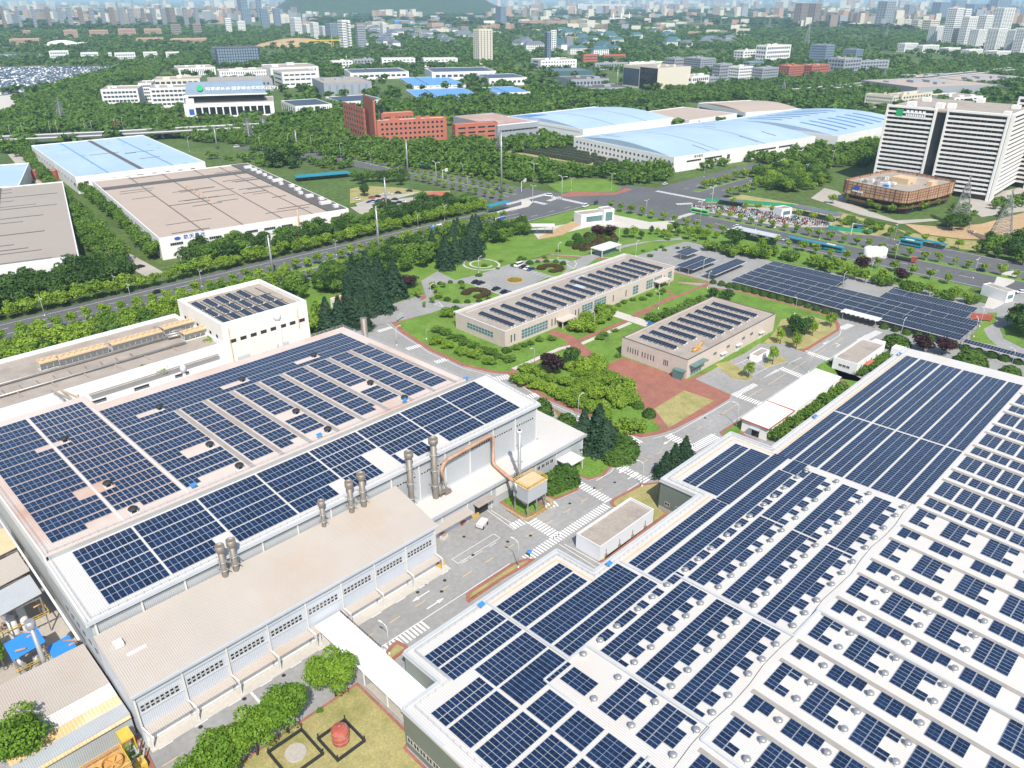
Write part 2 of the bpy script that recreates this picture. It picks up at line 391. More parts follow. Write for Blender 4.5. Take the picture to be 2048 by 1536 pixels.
# roof ventilators
def turbine_mesh():
    mb = MB(); mb.box(-.55, .55, -.55, .55, 0, .35); mb.cyl(0, 0, .35, .6, .42, n=12)
    mb.lathe(0, 0, [(.45, .6), (.72, .8), (.78, 1.05), (.62, 1.3), (.2, 1.42)], n=14, m=1)
    for k in range(14):
        a = k * math.pi / 7; mb.bar((.5 * math.cos(a), .5 * math.sin(a), .62), (.55 * math.cos(a), .55 * math.sin(a), 1.34), .06, .34, m=1)
    return mb.mesh('roof_turbine', ['trim_white', 'galvanised'])
TURB = turbine_mesh()
def mushroom_mesh():
    mb = MB(); mb.box(-.8, .8, -.8, .8, 0, .12)
    for sx in (-1, 1):
        for sy in (-1, 1): mb.bar((sx * .75, sy * .75, .1), (sx * .5, sy * .5, .9), .08)
    mb.cyl(0, 0, .1, .85, .55, n=14, m=1); mb.lathe(0, 0, [(.6, .85), (1.0, .95), (1.02, 1.1), (.7, 1.4), (.3, 1.5)], n=16, m=1)
    return mb.mesh('roof_vent', ['trim_white', 'black_iron'])
MUSH = mushroom_mesh()
def lampbox_mesh():
    mb = MB(); mb.bar((0, 0, 0), (0, 0, 1.0), .12); mb.box(-.25, .25, -.15, .15, .5, .9); mb.face([(-.7, -.5, 1.05), (.7, -.5, 1.05), (.7, .5, 1.3), (-.7, .5, 1.3)], 1)
    mb.face([(-.7, .5, 1.28), (.7, .5, 1.28), (.7, -.5, 1.03), (-.7, -.5, 1.03)], 1); return mb.mesh('combiner_box', ['galvanised', 'blue_sheet'])
COMB = lampbox_mesh()
# windows and rectangular buildings -----------------------------------------------------------
WIN = {}
def win_mesh(w, h, gm='glass_dark', fm='trim_white', mull=1, trans=0, depth=.06):
    """a window on the plane y=0 looking towards -y: frame, mullions and recessed glass"""
    k = (round(w, 2), round(h, 2), gm, fm, mull, trans)
    if k in WIN: return WIN[k]
    mb = MB(); f = min(.09, w * .08); d = depth
    mb.box(-w / 2, w / 2, -d * .3, .02, 0, h, 1)
    for x in (-w / 2, w / 2 - f): mb.box(x, x + f, -d, -d * .3, 0, h)
    for z in (0, h - f): mb.box(-w / 2 + f, w / 2 - f, -d, -d * .3, z, z + f)
    for q in range(1, mull): x = -w / 2 + w * q / mull; mb.box(x - f / 2, x + f / 2, -d * .9, -d * .3, f, h - f)
    for q in range(1, trans + 1): z = h * q / (trans + 1); mb.box(-w / 2 + f, w / 2 - f, -d * .8, -d * .3, z - f / 2, z + f / 2)
    WIN[k] = mb.mesh('window', [fm, gm]); return WIN[k]
def face_frame(face, w, d):
    """local frame of one facade: origin, direction along it, rotation of a window mesh"""
    return {'R': ((0, 0), (1, 0), 0, w), 'L': ((0, d), (0, -1), -math.pi / 2, d), 'B': ((w, d), (-1, 0), math.pi, w), 'E': ((w, 0), (0, 1), math.pi / 2, d)}[face]
def windows(t, w, d, face, n, rows, z0, z1, u0=.04, u1=.96, fw=.6, fh=.55, split=False, gm='glass_dark', fm='trim_white', mull=1, trans=0, proud=.0, stuffmb=None):
    (ox, oy), (dx, dy), rz, L = face_frame(face, w, d); cw = L * (u1 - u0) / n; ch = (z1 - z0) / rows
    ww, hh = cw * fw, ch * fh; nx, ny = (dy, -dx)
    nx, ny = {'R': (0, -1), 'L': (-1, 0), 'B': (0, 1), 'E': (1, 0)}[face]
    mb = stuffmb
    for r in range(rows):
        for i in range(n):
            u = L * u0 + cw * (i + .5); x = ox + dx * u + nx * proud; y = oy + dy * u + ny * proud; z = z0 + ch * r + ch * (1 - fh) / 2
            if split: inst(win_mesh(ww, hh, gm, fm, mull, trans), 'window', t, (x, y, z), rz)
            else:
                mb.obox((x + nx * .02, y + ny * .02), dx, dy, ww / 2, .05, z, z + hh)
def shell(t, w, d, h, wall='plaster_white', roof='roof_gravel', par=.8, pt=.35, cap=None, base=0, zname='wall'):
    """four walls with a parapet and a recessed flat roof"""
    mb = MB()
    mb.box(0, w, 0, pt, base, h + par); mb.box(0, w, d - pt, d, base, h + par); mb.box(0, pt, pt, d - pt, base, h + par); mb.box(w - pt, w, pt, d - pt, base, h + par)
    mb.build(zname, wall, parent=t)
    MB().box(pt, w - pt, pt, d - pt, h - .4, h).build('roof', roof, parent=t)
    if cap:
        c = MB(); z = h + par
        for a in ((-.06, w + .06, -.06, pt + .06), (-.06, w + .06, d - pt - .06, d + .06), (-.06, pt + .06, pt + .06, d - pt - .06), (w - pt - .06, w + .06, pt + .06, d - pt - .06)): c.box(*a, z, z + .1)
        c.build('coping', cap, parent=t)
def rect3(near, right, left):
    """near corner, corner to its right, corner to its left -> origin, rotation, width, depth"""
    dx, dy = right[0] - near[0], right[1] - near[1]; w = math.hypot(dx, dy); rz = math.atan2(dy, dx)
    d = abs(-(left[0] - near[0]) * math.sin(rz) + (left[1] - near[1]) * math.cos(rz)); return near, rz, w, d

def ribbon(name, pts, w, z, m, parent=None, kind='structure', th=0):
    mb = MB(); L = len(pts); ed = []
    for i, p in enumerate(pts):
        a = Vector(pts[max(i - 1, 0)]).xy; b = Vector(pts[min(i + 1, L - 1)]).xy; d = (b - a).normalized(); n = Vector((-d.y, d.x)) * w / 2
        ed.append(((p[0] + n.x, p[1] + n.y), (p[0] - n.x, p[1] - n.y)))
    for (a, b), (c, d) in zip(ed, ed[1:]):
        mb.face([(*b, z), (*d, z), (*c, z), (*a, z)])
        if th:
            mb.face([(*d, z), (*b, z), (*b, z - th), (*d, z - th)]); mb.face([(*a, z), (*c, z), (*c, z - th), (*a, z - th)])
    return mb.build(name, m, parent=parent, kind=kind), ed

# ================================================================ the ground of the works
GROUND = sheet('ground', [(-4000, -4000), (60000, -4000), (60000, 60000), (-4000, 60000)], -.05, 'lawn_far')
sheet('campus_road', [(-60, -80), (372, -80), (372, 100), (362, 175), (362, 225), (300, 262), (160, 262), (150, 235), (-60, 235)], 0, 'asphalt')

# ---------------------------------------------------------------- left factory
t = thing('solar_factory', 'large grey metal factory with solar panels over its rust-stained ridge roof', 'factory', (20.8, 129.2, 0))
ZF = lambda x, y: 19.0 + .077 * (y - 129.2)          # front slope
ZB = lambda x, y: 21.8 - .027 * (y - 150.2)          # back slope
mb = MB(); mb.prism([(20.8, 129.2), (139, 129.2), (139, 150), (20.8, 150)], 0, lambda x, y: ZF(x, y) - .3); put(mb, 'front_wall', 'metal_grey', t)
mb = MB(); mb.prism([(20.85, 150.05), (131, 150.05), (131, 212), (51, 212), (51, 221), (20.85, 221)], 0, lambda x, y: ZB(x, y) - .3); put(mb, 'rear_wall', 'metal_grey_y', t)
mb = MB()
def slab(mb, poly, zf, th=.25, m=0):
    poly = ccw(poly); n = len(poly); i = len(mb.v)
    mb.v += [(x, y, zf(x, y) - th) for x, y in poly] + [(x, y, zf(x, y)) for x, y in poly]
    for k in range(n):
        j = (k + 1) % n; mb.f.append((i + k, i + j, i + n + j, i + n + k)); mb.m.append(m)
    mb.f.append(tuple(i + n + k for k in range(n))); mb.m.append(m); mb.f.append(tuple(i + k for k in reversed(range(n)))); mb.m.append(m)
    return mb
slab(mb, [(20.4, 128.7), (139.4, 128.7), (139.4, 150.1), (20.4, 150.1)], ZF); put(mb, 'front_roof', 'roof_white', t)
mb = MB(); slab(mb, [(20.4, 150.0), (131.4, 150.0), (131.4, 212.4), (51.4, 212.4), (51.4, 221.4), (20.4, 221.4)], ZB); put(mb, 'ridge_roof', 'roof_rust', t)
mb = MB(); mb.box(20.2, 139.6, 128.25, 128.75, 18.45, 19.1); mb.box(20.1, 20.42, 128.7, 150, 18.5, 19.3); put(mb, 'gutter', 'trim_grey', t)
mb = MB()
for k in range(40): y0 = 129 + k * .5; 
mb.prism([(20.0, 128.9), (20.39, 128.9), (20.39, 150), (20.0, 150)], 17.9, lambda x, y: ZF(x, y) + .25)
mb.prism([(20.0, 150.05), (20.39, 150.05), (20.39, 221.4), (20.0, 221.4)], 19, lambda x, y: ZB(x, y) + .3); put(mb, 'verge_trim', 'trim_white', t)
mb = MB(); mb.prism([(139.42, 128.9), (139.75, 128.9), (139.75, 150), (139.42, 150)], 17.9, lambda x, y: ZF(x, y) + .15); put(mb, 'end_trim', 'trim_white', t)
# translucent strips in the rear roof
for x in (65.4, 73.2, 81, 88.9, 96.8, 104.7, 112.6, 120.5, 128.3):
    y1 = 193.5; mb = MB(); slab(mb, [(x - .55, 151), (x + .55, 151), (x + .55, y1), (x - .55, y1)], lambda a, b: ZB(a, b) + .07, .06); put(mb, 'skylight_strip', 'skylight', t)
for x, y1 in ((49.9, 211), (35.7, 219)):
    mb = MB(); slab(mb, [(x - .25, 151), (x + .25, 151), (x + .25, y1), (x - .25, y1)], lambda a, b: ZB(a, b) + .22, .2); put(mb, 'roof_joint', 'trim_white', t)
# ventilators
VENTS = [(38.5, 152.6), (62.8, 152.6), (86.8, 152.6), (111.2, 152.6), (38.5, 167.3), (62.6, 167.3), (86.5, 167.3), (110.4, 167.3), (38.6, 196.8), (62.4, 196.8), (86.5, 196.8), (110.3, 196.8)]
for x, y in VENTS: inst(MUSH, 'roof_vent', t, (x - 20.8, y - 129.2, ZB(x, y)))
for x, y in ((51.5, 152), (83.5, 151.2), (110, 150.9), (132.5, 151)): inst(COMB, 'combiner_box', t, (x - 20.8, y - 129.2, ZB(x, y) if x < 131 else ZF(x, 149.5)))
# panels: front slope, four bands of two rows, blocks of twelve
cells = []; tl = math.atan(.077)
holes = [(46.5, 50.6, 129, 134.2), (88, 92.8, 129, 139), (75.5, 79, 129, 136.5), (103.5, 108.3, 129, 136.5), (94.2, 98, 129, 134)]
xs = [24.6, 36.6, 50.7, 64.8, 78.9, 92.9, 106.8, 120.6, 134]
for b in range(4):
    y0 = 130.6 + b * 4.78
    for a, c in zip(xs, xs[1:]):
        cells += grid(a + .22, c - .22, y0, y0 + 4.5, 1.18, 2.25, lambda x, y: ZF(x, y) + .1, tl, lambda x, y: any(h[0] < x < h[1] and h[2] < y < h[3] for h in holes))
# rear slope
tb = -math.atan(.027)
def hole_b(x, y):
    for vx, vy in VENTS:
        if vy < 160 and -10.5 < x - vx < 2.2 and y < 156.5 and x > vx - 8.5: return True
        if vy > 160 and -6.2 < x - vx < 1.6 and abs(y - vy) < 2.4: return True
    return False
for b in range(11):
    y0 = 153.6 + b * 4.95
    for a, c in ((22.7, 35.3), (36.1, 49.4)):
        cells += grid(a, c, y0, y0 + 4.5, 1.18, 2.25, lambda x, y: ZB(x, y) + .1, tb, hole_b)
    if b < 8:
        for a in (50.5,): cells += grid(a, 64.5, y0, y0 + 4.5, 1.18, 2.25, lambda x, y: ZB(x, y) + .1, tb, hole_b)
        for k in range(8):
            a = 65.4 + 7.87 * k; cells += grid(a + .95, a + 6.9, y0, y0 + 4.5, 1.18, 2.25, lambda x, y: ZB(x, y) + .1, tb, hole_b)
    else:
        cells += grid(50.5, 127.4, y0, y0 + 4.75, 1.18, 2.35, lambda x, y: ZB(x, y) + .1, tb, hole_b)
for b in (11, 12):
    y0 = 153.6 + b * 4.95; cells += grid(22.7, 35.3, y0, y0 + 4.5, 1.18, 2.25, lambda x, y: ZB(x, y) + .1, tb); cells += grid(36.1, 49.4, y0, y0 + 4.5, 1.18, 2.25, lambda x, y: ZB(x, y) + .1, tb)
solar(t, local(cells, t), 1.10, 2.19)
mb = MB(); rails(mb, [(20.9, 150.6), (131, 150.6)], ZB); rails(mb, [(131, 150.6), (131, 212), (51.2, 212)], ZB); put(mb, 'ridge_rail', 'trim_grey', t)
mb = MB(); rails(mb, [(20.9, 149.8), (20.9, 129.2), (138.9, 129.2), (138.9, 149.8)], ZF); put(mb, 'edge_rail', 'trim_grey', t)
mb = MB(); rails(mb, [(20.9, 220), (20.9, 150.8)], ZB); put(mb, 'verge_rail', 'trim_grey', t)
for k in range(15):
    x = 21.4 + k * 8.36; mb = MB(); mb.box(x - .16, x + .16, 128.75, 129.17, 15 if x < 89 else 7.2, 18.4); put(mb, 'downpipe', 'trim_white', t)
    if k < 14:
        for q in range(8): inst(win_mesh(.62, .62, 'glass_dark', 'trim_white'), 'window', t, (x + 1.15 + q * .86 - 20.8, -.03, 14.7))
mb = MB(); mb.box(20.9, 138.9, 128.9, 129.18, 17.5, 17.7); mb.box(89.2, 138.9, 129.02, 129.19, 7.2, 7.8); put(mb, 'wall_band', 'trim_grey', t)
for k in range(6):
    mb = MB(); y = 131 + k * 3.2; mb.box(20.7, 20.84, y, y + 1.2, 9.5, 10.2); put(mb, 'window', 'glass_dark', t)

# ---------------------------------------------------------------- lean-to in front of it
t = thing('front_annex', 'low grey workshop lean-to with ribbed tan roof and rows of small square windows', 'workshop', (20.8, 114, 0))
ZA = lambda x, y: 12.4 + .22 * (y - 114)
mb = MB(); mb.prism([(20.85, 114), (89, 114), (89, 128.7), (20.85, 128.7)], 0, lambda x, y: ZA(x, y) - .25); put(mb, 'wall', 'metal_blue', t)
mb = MB(); slab(mb, [(20.5, 113.5), (89.4, 113.5), (89.4, 128.72), (20.5, 128.72)], ZA, .2); put(mb, 'roof', 'roof_cream', t)
mb = MB(); mb.box(20.4, 89.5, 113.1, 113.5, 11.75, 12.25); put(mb, 'gutter', 'trim_grey', t)
mb = MB(); mb.box(20.9, 88.9, 113.75, 113.98, 10.2, 10.5); mb.box(20.9, 88.9, 113.8, 113.98, 6.9, 7.0); put(mb, 'wall_band', 'trim_grey', t)
for k in range(9):
    x = 20.95 + 8.46 * k; mb = MB()
    mb.box(x - .16, x + .16, 113.6, 113.98, 4.2, 11.8); mb.bar((x, 113.75, 4.25), (x + .5, 112.1, 3.5), .26); mb.box(x + .35, x + .65, 111.9, 112.2, 0, 3.5); put(mb, 'downpipe', 'trim_white', t)
for k in range(8):
    x = 21 + 8.46 * k
    for r in range(2):
        for q in range(8): inst(win_mesh(.72, .68, 'glass_dark', 'trim_white'), 'window', t, (x + .95 + q * .88 - 20.8, -.04, 7.3 + r * .82))
    mb = MB(); mb.box(x + .25, x + 8.2, 113.86, 113.97, .1, 3.1); put(mb, 'roller_door', 'panel_white', t)
    mb = MB(); slab(mb, [(x + .1, 112), (x + 8.36, 112), (x + 8.36, 113.98), (x + .1, 113.98)], lambda a, b: 3.45 + .2 * (b - 112), .16); put(mb, 'canopy', 'roof_cream', t)
put(MB().box(22.4, 24, 123.5, 125, 14.6, 15.6).box(23.5, 27, 121.2, 121.8, 14, 14.25), 'roof_unit', 'trim_white', t)

# ---------------------------------------------------------------- right annex with pale flat roof
t = thing('side_annex', 'low annex with stained pale roof and grey walls beside the tall solar factory', 'workshop', (89.2, 122.2, 0))
ZS = lambda x, y: 7.2 + .02 * (y - 122)
put(MB().box(89.45, 151.2, 122.2, 129.15, 0, 6.9).box(139.8, 151.2, 129.2, 149.5, 0, 6.9), 'wall', 'metal_grey', t)
mb = MB(); slab(mb, [(89.42, 121.6), (151.8, 121.6), (151.8, 129.18), (89.42, 129.18)], ZS, .3); slab(mb, [(139.78, 129.2), (151.8, 129.2), (151.8, 150), (139.78, 150)], ZS, .3); put(mb, 'roof', 'roof_white', t)
put(MB().box(89.4, 151.9, 121.2, 121.6, 6.5, 7.3), 'fascia', 'metal_grey', t)
for x in (97.6, 106, 114.4, 122.8, 131.2, 139.6, 150.9): put(MB().box(x - .14, x + .14, 121.9, 122.18, 0, 6.5), 'downpipe', 'trim_white', t)
put(MB().box(91.5, 105.5, 122.08, 122.19, .1, 3.6), 'roller_door', 'panel_white', t)
put(slab(MB(), [(90, 119.4), (106, 119.4), (106, 122.18), (90, 122.18)], lambda a, b: 4.1 + .1 * (b - 119), .18), 'canopy', 'roof_cream', t)
put(slab(MB(), [(108, 120), (114, 120), (114, 122.18), (108, 122.18)], lambda a, b: 4.3, .2), 'canopy', 'roof_gravel', t)
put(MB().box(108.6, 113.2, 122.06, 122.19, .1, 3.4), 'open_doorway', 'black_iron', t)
put(MB().box(116.2, 122.2, 122.06, 122.19, 2.6, 4.9), 'door_panel', 'trim_white', t)
for k in range(4): inst(win_mesh(1.3, 1.4, 'glass_dark', 'trim_white', 2), 'window', t, (132.6 + k * 1.75 - 89.2, -.03, 3.2))
put(slab(MB(), [(139.8, 117), (146, 117), (146, 122.1), (139.8, 122.1)], lambda a, b: 3.6, .25).bar((140.3, 117.4, 0), (140.3, 117.4, 3.4), .2).bar((145.6, 117.4, 0), (145.6, 117.4, 3.4), .2), 'porch', 'trim_white', t)

# ---------------------------------------------------------------- stacks and process plant
def stack(x, y, z0, z1, r, label, lattice=False, hood=True):
    t = thing('exhaust_stack', label, 'chimney', (x, y, z0))
    h = z1 - z0; m = 'stack_steel' if hood else 'galvanised'
    MB().cyl(0, 0, 0, h - (1.6 if hood else 0), r, n=14).build('flue', m, parent=t)
    if hood: MB().lathe(0, 0, [(r, h - 1.8), (r * 1.55, h - 1.3), (r * 1.55, h), (r * 1.3, h), (r * 1.3, h - .4)], 14).build('cowl', m, parent=t)
    else: MB().lathe(0, 0, [(r * 1.05, h - 1.0), (r * 1.5, h - .7), (r * 1.5, h), (r * 1.2, h)], 14).build('cowl', 'trim_white', parent=t)
    mb = MB()
    for k in range(2 if h < 12 else 3):
        z = h * (.22 + .26 * k)
        for a in range(4):
            q = a * math.pi / 2 + .6; mb.bar((0, 0, z + .8), (r * 2.2 * math.cos(q), r * 2.2 * math.sin(q), z), .12)
        mb.cyl(0, 0, z - .1, z + .1, r * 1.25, n=14)
    mb.build('bracket', 'galvanised', parent=t)
    if lattice:
        mb = MB(); s = r * 2
        for k in range(6):
            z = k * 1.1
            for a in range(4):
                q = a * math.pi / 2 + .78; q2 = q + math.pi / 2
                mb.bar((s * math.cos(q), s * math.sin(q), z), (s * math.cos(q2), s * math.sin(q2), z + 1.1), .09); mb.bar((s * math.cos(q), s * math.sin(q), z), (s * math.cos(q), s * math.sin(q), z + 1.1), .1)
        mb.build('lattice', 'galvanised', parent=t)
    return t
stack(45.6, 127.6, 15.2, 23, .62, 'left of the paired hooded stacks standing near the tan lean-to left end')
stack(48.0, 127.7, 15.2, 23, .62, 'right of the paired hooded stacks standing near the tan lean-to left end')
stack(68.8, 127.6, 15.2, 22.2, .5, 'short slim hooded stack alone on the tan lean-to roof')
stack(76.2, 127.7, 15.2, 23.6, .62, 'lower of two hooded stacks at the right end of the tan lean-to')
stack(79.5, 127.7, 15.2, 24.2, .68, 'taller of two hooded stacks at the right end of the tan lean-to')
stack(93, 127.6, 7.3, 24, .72, 'tall brown hooded stack rising from the pale annex roof nearest the lean-to')
stack(100.5, 127.6, 7.3, 24.6, .78, 'tall brown hooded stack on the annex joined by a rusty bent pipe')
stack(122, 119.3, 3.0, 21.5, .45, 'slender galvanised chimney with lattice base beside the dust filter', lattice=True, hood=False)
t = thing('rusty_duct', 'long rusty bent duct running down the grey wall to the dust filter', 'duct', (103, 127.6, 7.4))
MB().tube([(x - 103, y - 127.6, z - 7.4) for x, y, z in ((102.6, 127.4, 11.6), (102.6, 127.4, 14.6), (103.4, 127.6, 15.9), (105, 127.9, 16.4), (119, 127.9, 17.2), (120, 127.9, 17.1), (120.6, 127.8, 16.4), (120.6, 127.7, 9.2), (120.5, 127.2, 8.3), (120.3, 126, 8), (118.2, 117.6, 8.6))], .48, 10).build('duct_run', 'rust_pipe', parent=t)
MB().tube([(x - 103, y - 127.6, z - 7.4) for x, y, z in ((118.2, 117.6, 8.6), (117.9, 116.6, 8.2), (117.8, 116.3, 7), (117.8, 116.3, 4))], .5, 10).build('drop_pipe', 'galvanised', parent=t)
mb = MB()
for k in range(12):
    a, b = rnd.uniform(-1.6, 2), rnd.uniform(-1.2, 1.2); mb.bar((a, b, .1), (a + rnd.uniform(-1, 1), b + rnd.uniform(-.6, .6), rnd.uniform(1.2, 4)), .1)
mb.cyl(-1.4, -.4, 0, 3.6, .45, n=10); mb.box(-2.2, -.4, -1.4, .6, 1.2, 1.35); mb.box(-.2, 1.6, -1.2, .3, 0, 1.0); mb.build('fan_skid', 'stack_steel', parent=t)
t = thing('dust_filter', 'grey boxy dust filter with yellow railings and hopper legs beside the annex', 'filter', (121.5, 114.8, .1))
mb = MB(); mb.box(-3.6, 3.6, -2.6, 2.6, 4.2, 8.2); mb.build('housing', 'metal_grey', parent=t)
mb = MB(); mb.box(-3.7, 3.7, -2.7, 2.7, 8.2, 8.4); mb.build('top_deck', 'hvac_tan', parent=t)
mb = MB()
for x0, x1 in ((-3.4, -.2), (.2, 3.4)):
    i = len(mb.v); mb.v += [(x0, -2.4, 4.2), (x1, -2.4, 4.2), (x1, 2.4, 4.2), (x0, 2.4, 4.2), ((x0 + x1) / 2 - .3, -.3, 2), ((x0 + x1) / 2 + .3, -.3, 2), ((x0 + x1) / 2 + .3, .3, 2), ((x0 + x1) / 2 - .3, .3, 2)]
    for f in ((0, 4, 5, 1), (1, 5, 6, 2), (2, 6, 7, 3), (3, 7, 4, 0), (4, 7, 6, 5)): mb.f.append(tuple(i + k for k in f)); mb.m.append(0)
mb.build('hopper', 'metal_grey', parent=t)
for x in (-3.3, 0, 3.3):
    for y in (-2.3, 2.3): MB().bar((x, y, 0), (x, y, 4.2), .28).build('leg', 'galvanised', parent=t)
mb = MB(); rails(mb, [(-3.6, -2.6), (3.6, -2.6), (3.6, 2.6), (-3.6, 2.6), (-3.6, -2.6)], lambda x, y: 8.4, 1.2, 1.1, .09); mb.build('deck_rail', 'yellow_paint', parent=t)
mb = MB(); rails(mb, [(-5.5, 3), (-5.5, -4), (5, -4), (5, 3)], lambda x, y: 0, 1.5, 1.1, .09); mb.build('ground_rail', 'yellow_paint', parent=t)
MB().cyl(4.6, 1.2, 0, 6.8, .55, n=12).tube([(3.6, .6, 7.2), (4.3, 1, 7.3), (4.6, 1.2, 6.8)], .5, 8).build('side_pipe', 'galvanised', parent=t)
t = thing('skid_duct', 'fat silver duct with upright stub behind the rear corner of the solar factory', 'duct', (137, 212, 0))
MB().tube([(-6, 3, 13), (2, 4, 13.6), (4, 4.2, 13.8)], 1.3, 12).build('duct_run', 'galvanised', parent=t)
MB().cyl(5.5, 4.6, 0, 19, 1.15, n=14).build('flue', 'stack_steel', parent=t)
MB().box(-7, 2, -3, 2, 0, 8).box(-3, 1, 2.2, 5.4, 0, 11.5).build('support', 'steel', parent=t)
t = thing('pump_skid', 'yellow pipework skid beside the rear corner of the solar factory', 'pipework', (143, 197, 0))
mb = MB()
for k in range(26):
    a, b = rnd.uniform(-3, 3), rnd.uniform(-4, 4); z = rnd.uniform(.3, 6); mb.bar((a, b, z), (a + rnd.choice((0, 0, 2.5)), b + rnd.choice((0, 2.5)), z + rnd.choice((0, 2))), .22)
for k in range(5): mb.cyl(rnd.uniform(-2.5, 2.5), rnd.uniform(-4, 4), 0, rnd.uniform(3, 7), .5, n=8)
mb.build('pipe_rack', 'orange_steel', parent=t)
MB().box(-3.4, 3.4, -4.6, 4.6, 0, .4).build('base', 'concrete', parent=t)

# ---------------------------------------------------------------- right factory
t = thing('white_roof_factory', 'huge low factory with white ribbed roof covered in blue solar panels and dome ventilators', 'factory', (53.7, 80.5, 0))
OUT = [(53.7, -70), (275, -70), (275, 78.3), (179, 78.3), (179, 90.8), (145, 90.8), (145, 80), (105, 80), (105, 90.8), (62, 90.8), (62, 80.5), (53.7, 80.5)]
ZR = lambda x, y: (9.0 + (88 - y) * .03) if y > 39.5 else (9.0 + 48.5 * .03 - (39.5 - y) * .03)
put(MB().prism(OUT[:], 0, 8.6), 'wall', 'metal_green', t)
def strip_roof(mb, poly, y0, y1):
    """clip a rectilinear outline into one slope"""
    xs = sorted({p[0] for p in poly})
    for a, b in zip(xs, xs[1:]):
        top = max((y for (xa, ya), (xb, yb) in zip(poly, poly[1:] + poly[:1]) for y in [ya] if ya == yb and min(xa, xb) <= a and max(xa, xb) >= b and ya > 0), default=None)
        hi = min(top, y1); slab(mb, [(a, y0), (b, y0), (b, hi), (a, hi)], ZR, .5)
OUT2 = [(53.4, -70), (275.3, -70), (275.3, 78.6), (179.3, 78.6), (179.3, 91.1), (144.7, 91.1), (144.7, 80.3), (105.3, 80.3), (105.3, 91.1), (61.7, 91.1), (61.7, 80.8), (53.4, 80.8)]
mb = MB(); strip_roof(mb, OUT2, 39.5, 200); put(mb, 'front_roof', 'roof_white', t)
mb = MB(); slab(mb, [(53.4, -70), (275.3, -70), (275.3, 39.5), (53.4, 39.5)], ZR, .5); put(mb, 'rear_roof', 'roof_white', t)
edge = OUT[2:] + [(53.7, -70)]
mb = MB()
for a, b in zip(edge, edge[1:]):
    mb.bar((a[0], a[1], ZR(*a) + .1), (b[0], b[1], ZR(*b) + .1), .5, .75)
put(mb, 'parapet_trim', 'trim_grey', t)
mb = MB(); ins = [(274, 76.8), (177.6, 76.8), (177.6, 89.4), (146.4, 89.4), (146.4, 78.6), (103.7, 78.6), (103.7, 89.4), (63.4, 89.4), (63.4, 79.2), (55.2, 79.2), (55.2, -60)]
rails(mb, ins, ZR, 1.7, 1.05, .06); put(mb, 'edge_rail', 'trim_grey', t)
mb = MB()
for a, b in (((177, 75.9), (268, 75.9)), ((148, 88.4), (176.6, 88.4)), ((111.5, 77.6), (147, 77.6)), ((83, 88.7), (102.6, 88.7)), ((102.6, 88.7), (102.6, 77.6)), ((102.6, 77.6), (111, 77.6)), ((176.6, 88.4), (176.6, 76))):
    mb.bar((a[0], a[1], ZR(*a) + .04), (b[0], b[1], ZR(*b) + .04), .42, .08)
put(mb, 'walk_strip', 'hvac_tan', t)
mb = MB()
for pts in ([(82.3, 89.6), (82.3, 67.2), (75.4, 67.2), (75.4, -40)], [(82.3, 67.2), (87.2, 67.2), (87.2, 40), (84, 40), (84, -40)], [(111.6, 78), (111.8, 67.2), (116.2, 67.2), (116.4, 40.2), (126.6, 40), (126.6, -40)], [(55.5, 60), (55.5, 44), (75.4, 44)]):
    for a, b in zip(pts, pts[1:]): mb.bar((*a, ZR(*a) + .2), (*b, ZR(*b) + .2), .4, .3)
put(mb, 'cable_tray', 'trim_grey', t)
wob = [(58 + k * 6, 40.4 + .35 * math.sin(k * 1.7)) for k in range(36)]
put(MB().tube([(x, y, ZR(x, y) + .14) for x, y in wob], .035, 5), 'ridge_cable', 'black_iron', t)
VP = 16.84; VX = [78 + VP * k + o for k in range(-1, 6) for o in (0, 6.75, 11.65)]
VX = [x for x in VX if x < 176]
ROWS = (65.8, 57.7, 49.6, 41.3)
turb = []
for j, y in enumerate(ROWS):
    for x in VX:
        if x < 76.5 or (j == 0 and x < 82.5) or x > 175: continue
        turb.append((x, y))
for k in range(-1, 3):
    b = 99.3 + VP * k
    for y in (32.6, 24.1, 15.6, -1, -9.5, -18, -26.5):
        for ox in (3.4, 8.4, 13.9): turb.append((b + ox, y))
for x, y in turb:
    if x > 60: inst(TURB, 'roof_ventilator', t, (x - 53.7, y - 80.5, ZR(x, y)), rnd.uniform(0, 6), .8)
for k in range(-2, 12):
    b = 82.3 + 16.9 * k
    for x in (b, b + 10.2):
        if 55 < x < 273: put(slab(MB(), [(x - .5, -60), (x + .5, -60), (x + .5, 39.2), (x - .5, 39.2)], lambda a, c: ZR(a, c) + .1, .14), 'skylight_strip', 'skylight', t)
for x, y in ((80.5, 89.2), (108.5, 78.6), (203, 77.2), (266, 77)): inst(COMB, 'combiner_box', t, (x - 53.7, y - 80.5, ZR(x, y)))
cells = []; tf = -math.atan(.03); tr = math.atan(.03); zp = lambda x, y: ZR(x, y) + .1
def A(x0, x1, y0, y1, tilt=tf, skip=None):
    global cells; cells += grid(x0, x1, y0, y1, 1.03, 2.03, zp, tilt, skip)
def A2(x0, x1, y0, y1):
    for a, b in ((x0, min(x1, 81.8)), (82.8, x1)) if x0 < 81 < x1 else ((x0, x1),): A(a, b, y0, y1)
A2(64, 102, 83.3, 87.4); A2(64, 101.6, 78.9, 82.9); A2(68.3, 110.6, 72.3, 78.1)
A(56.4, 67.8, 72.2, 76.3); A(56.4, 67.8, 66.1, 71.6); A(68.5, 81.7, 66.2, 71.7)
A(82.9, 111, 67.6, 71.7)
for y0 in (59.3, 52.6, 45.9, 41):
    y1 = y0 + (5.8 if y0 > 42 else 4.2); A(56.4, 67.8, y0, y1); A(68.5, 74.6, y0, y1)
A(112.4, 146.8, 72.4, 76.5); A(112.4, 170, 67.4, 71.3)
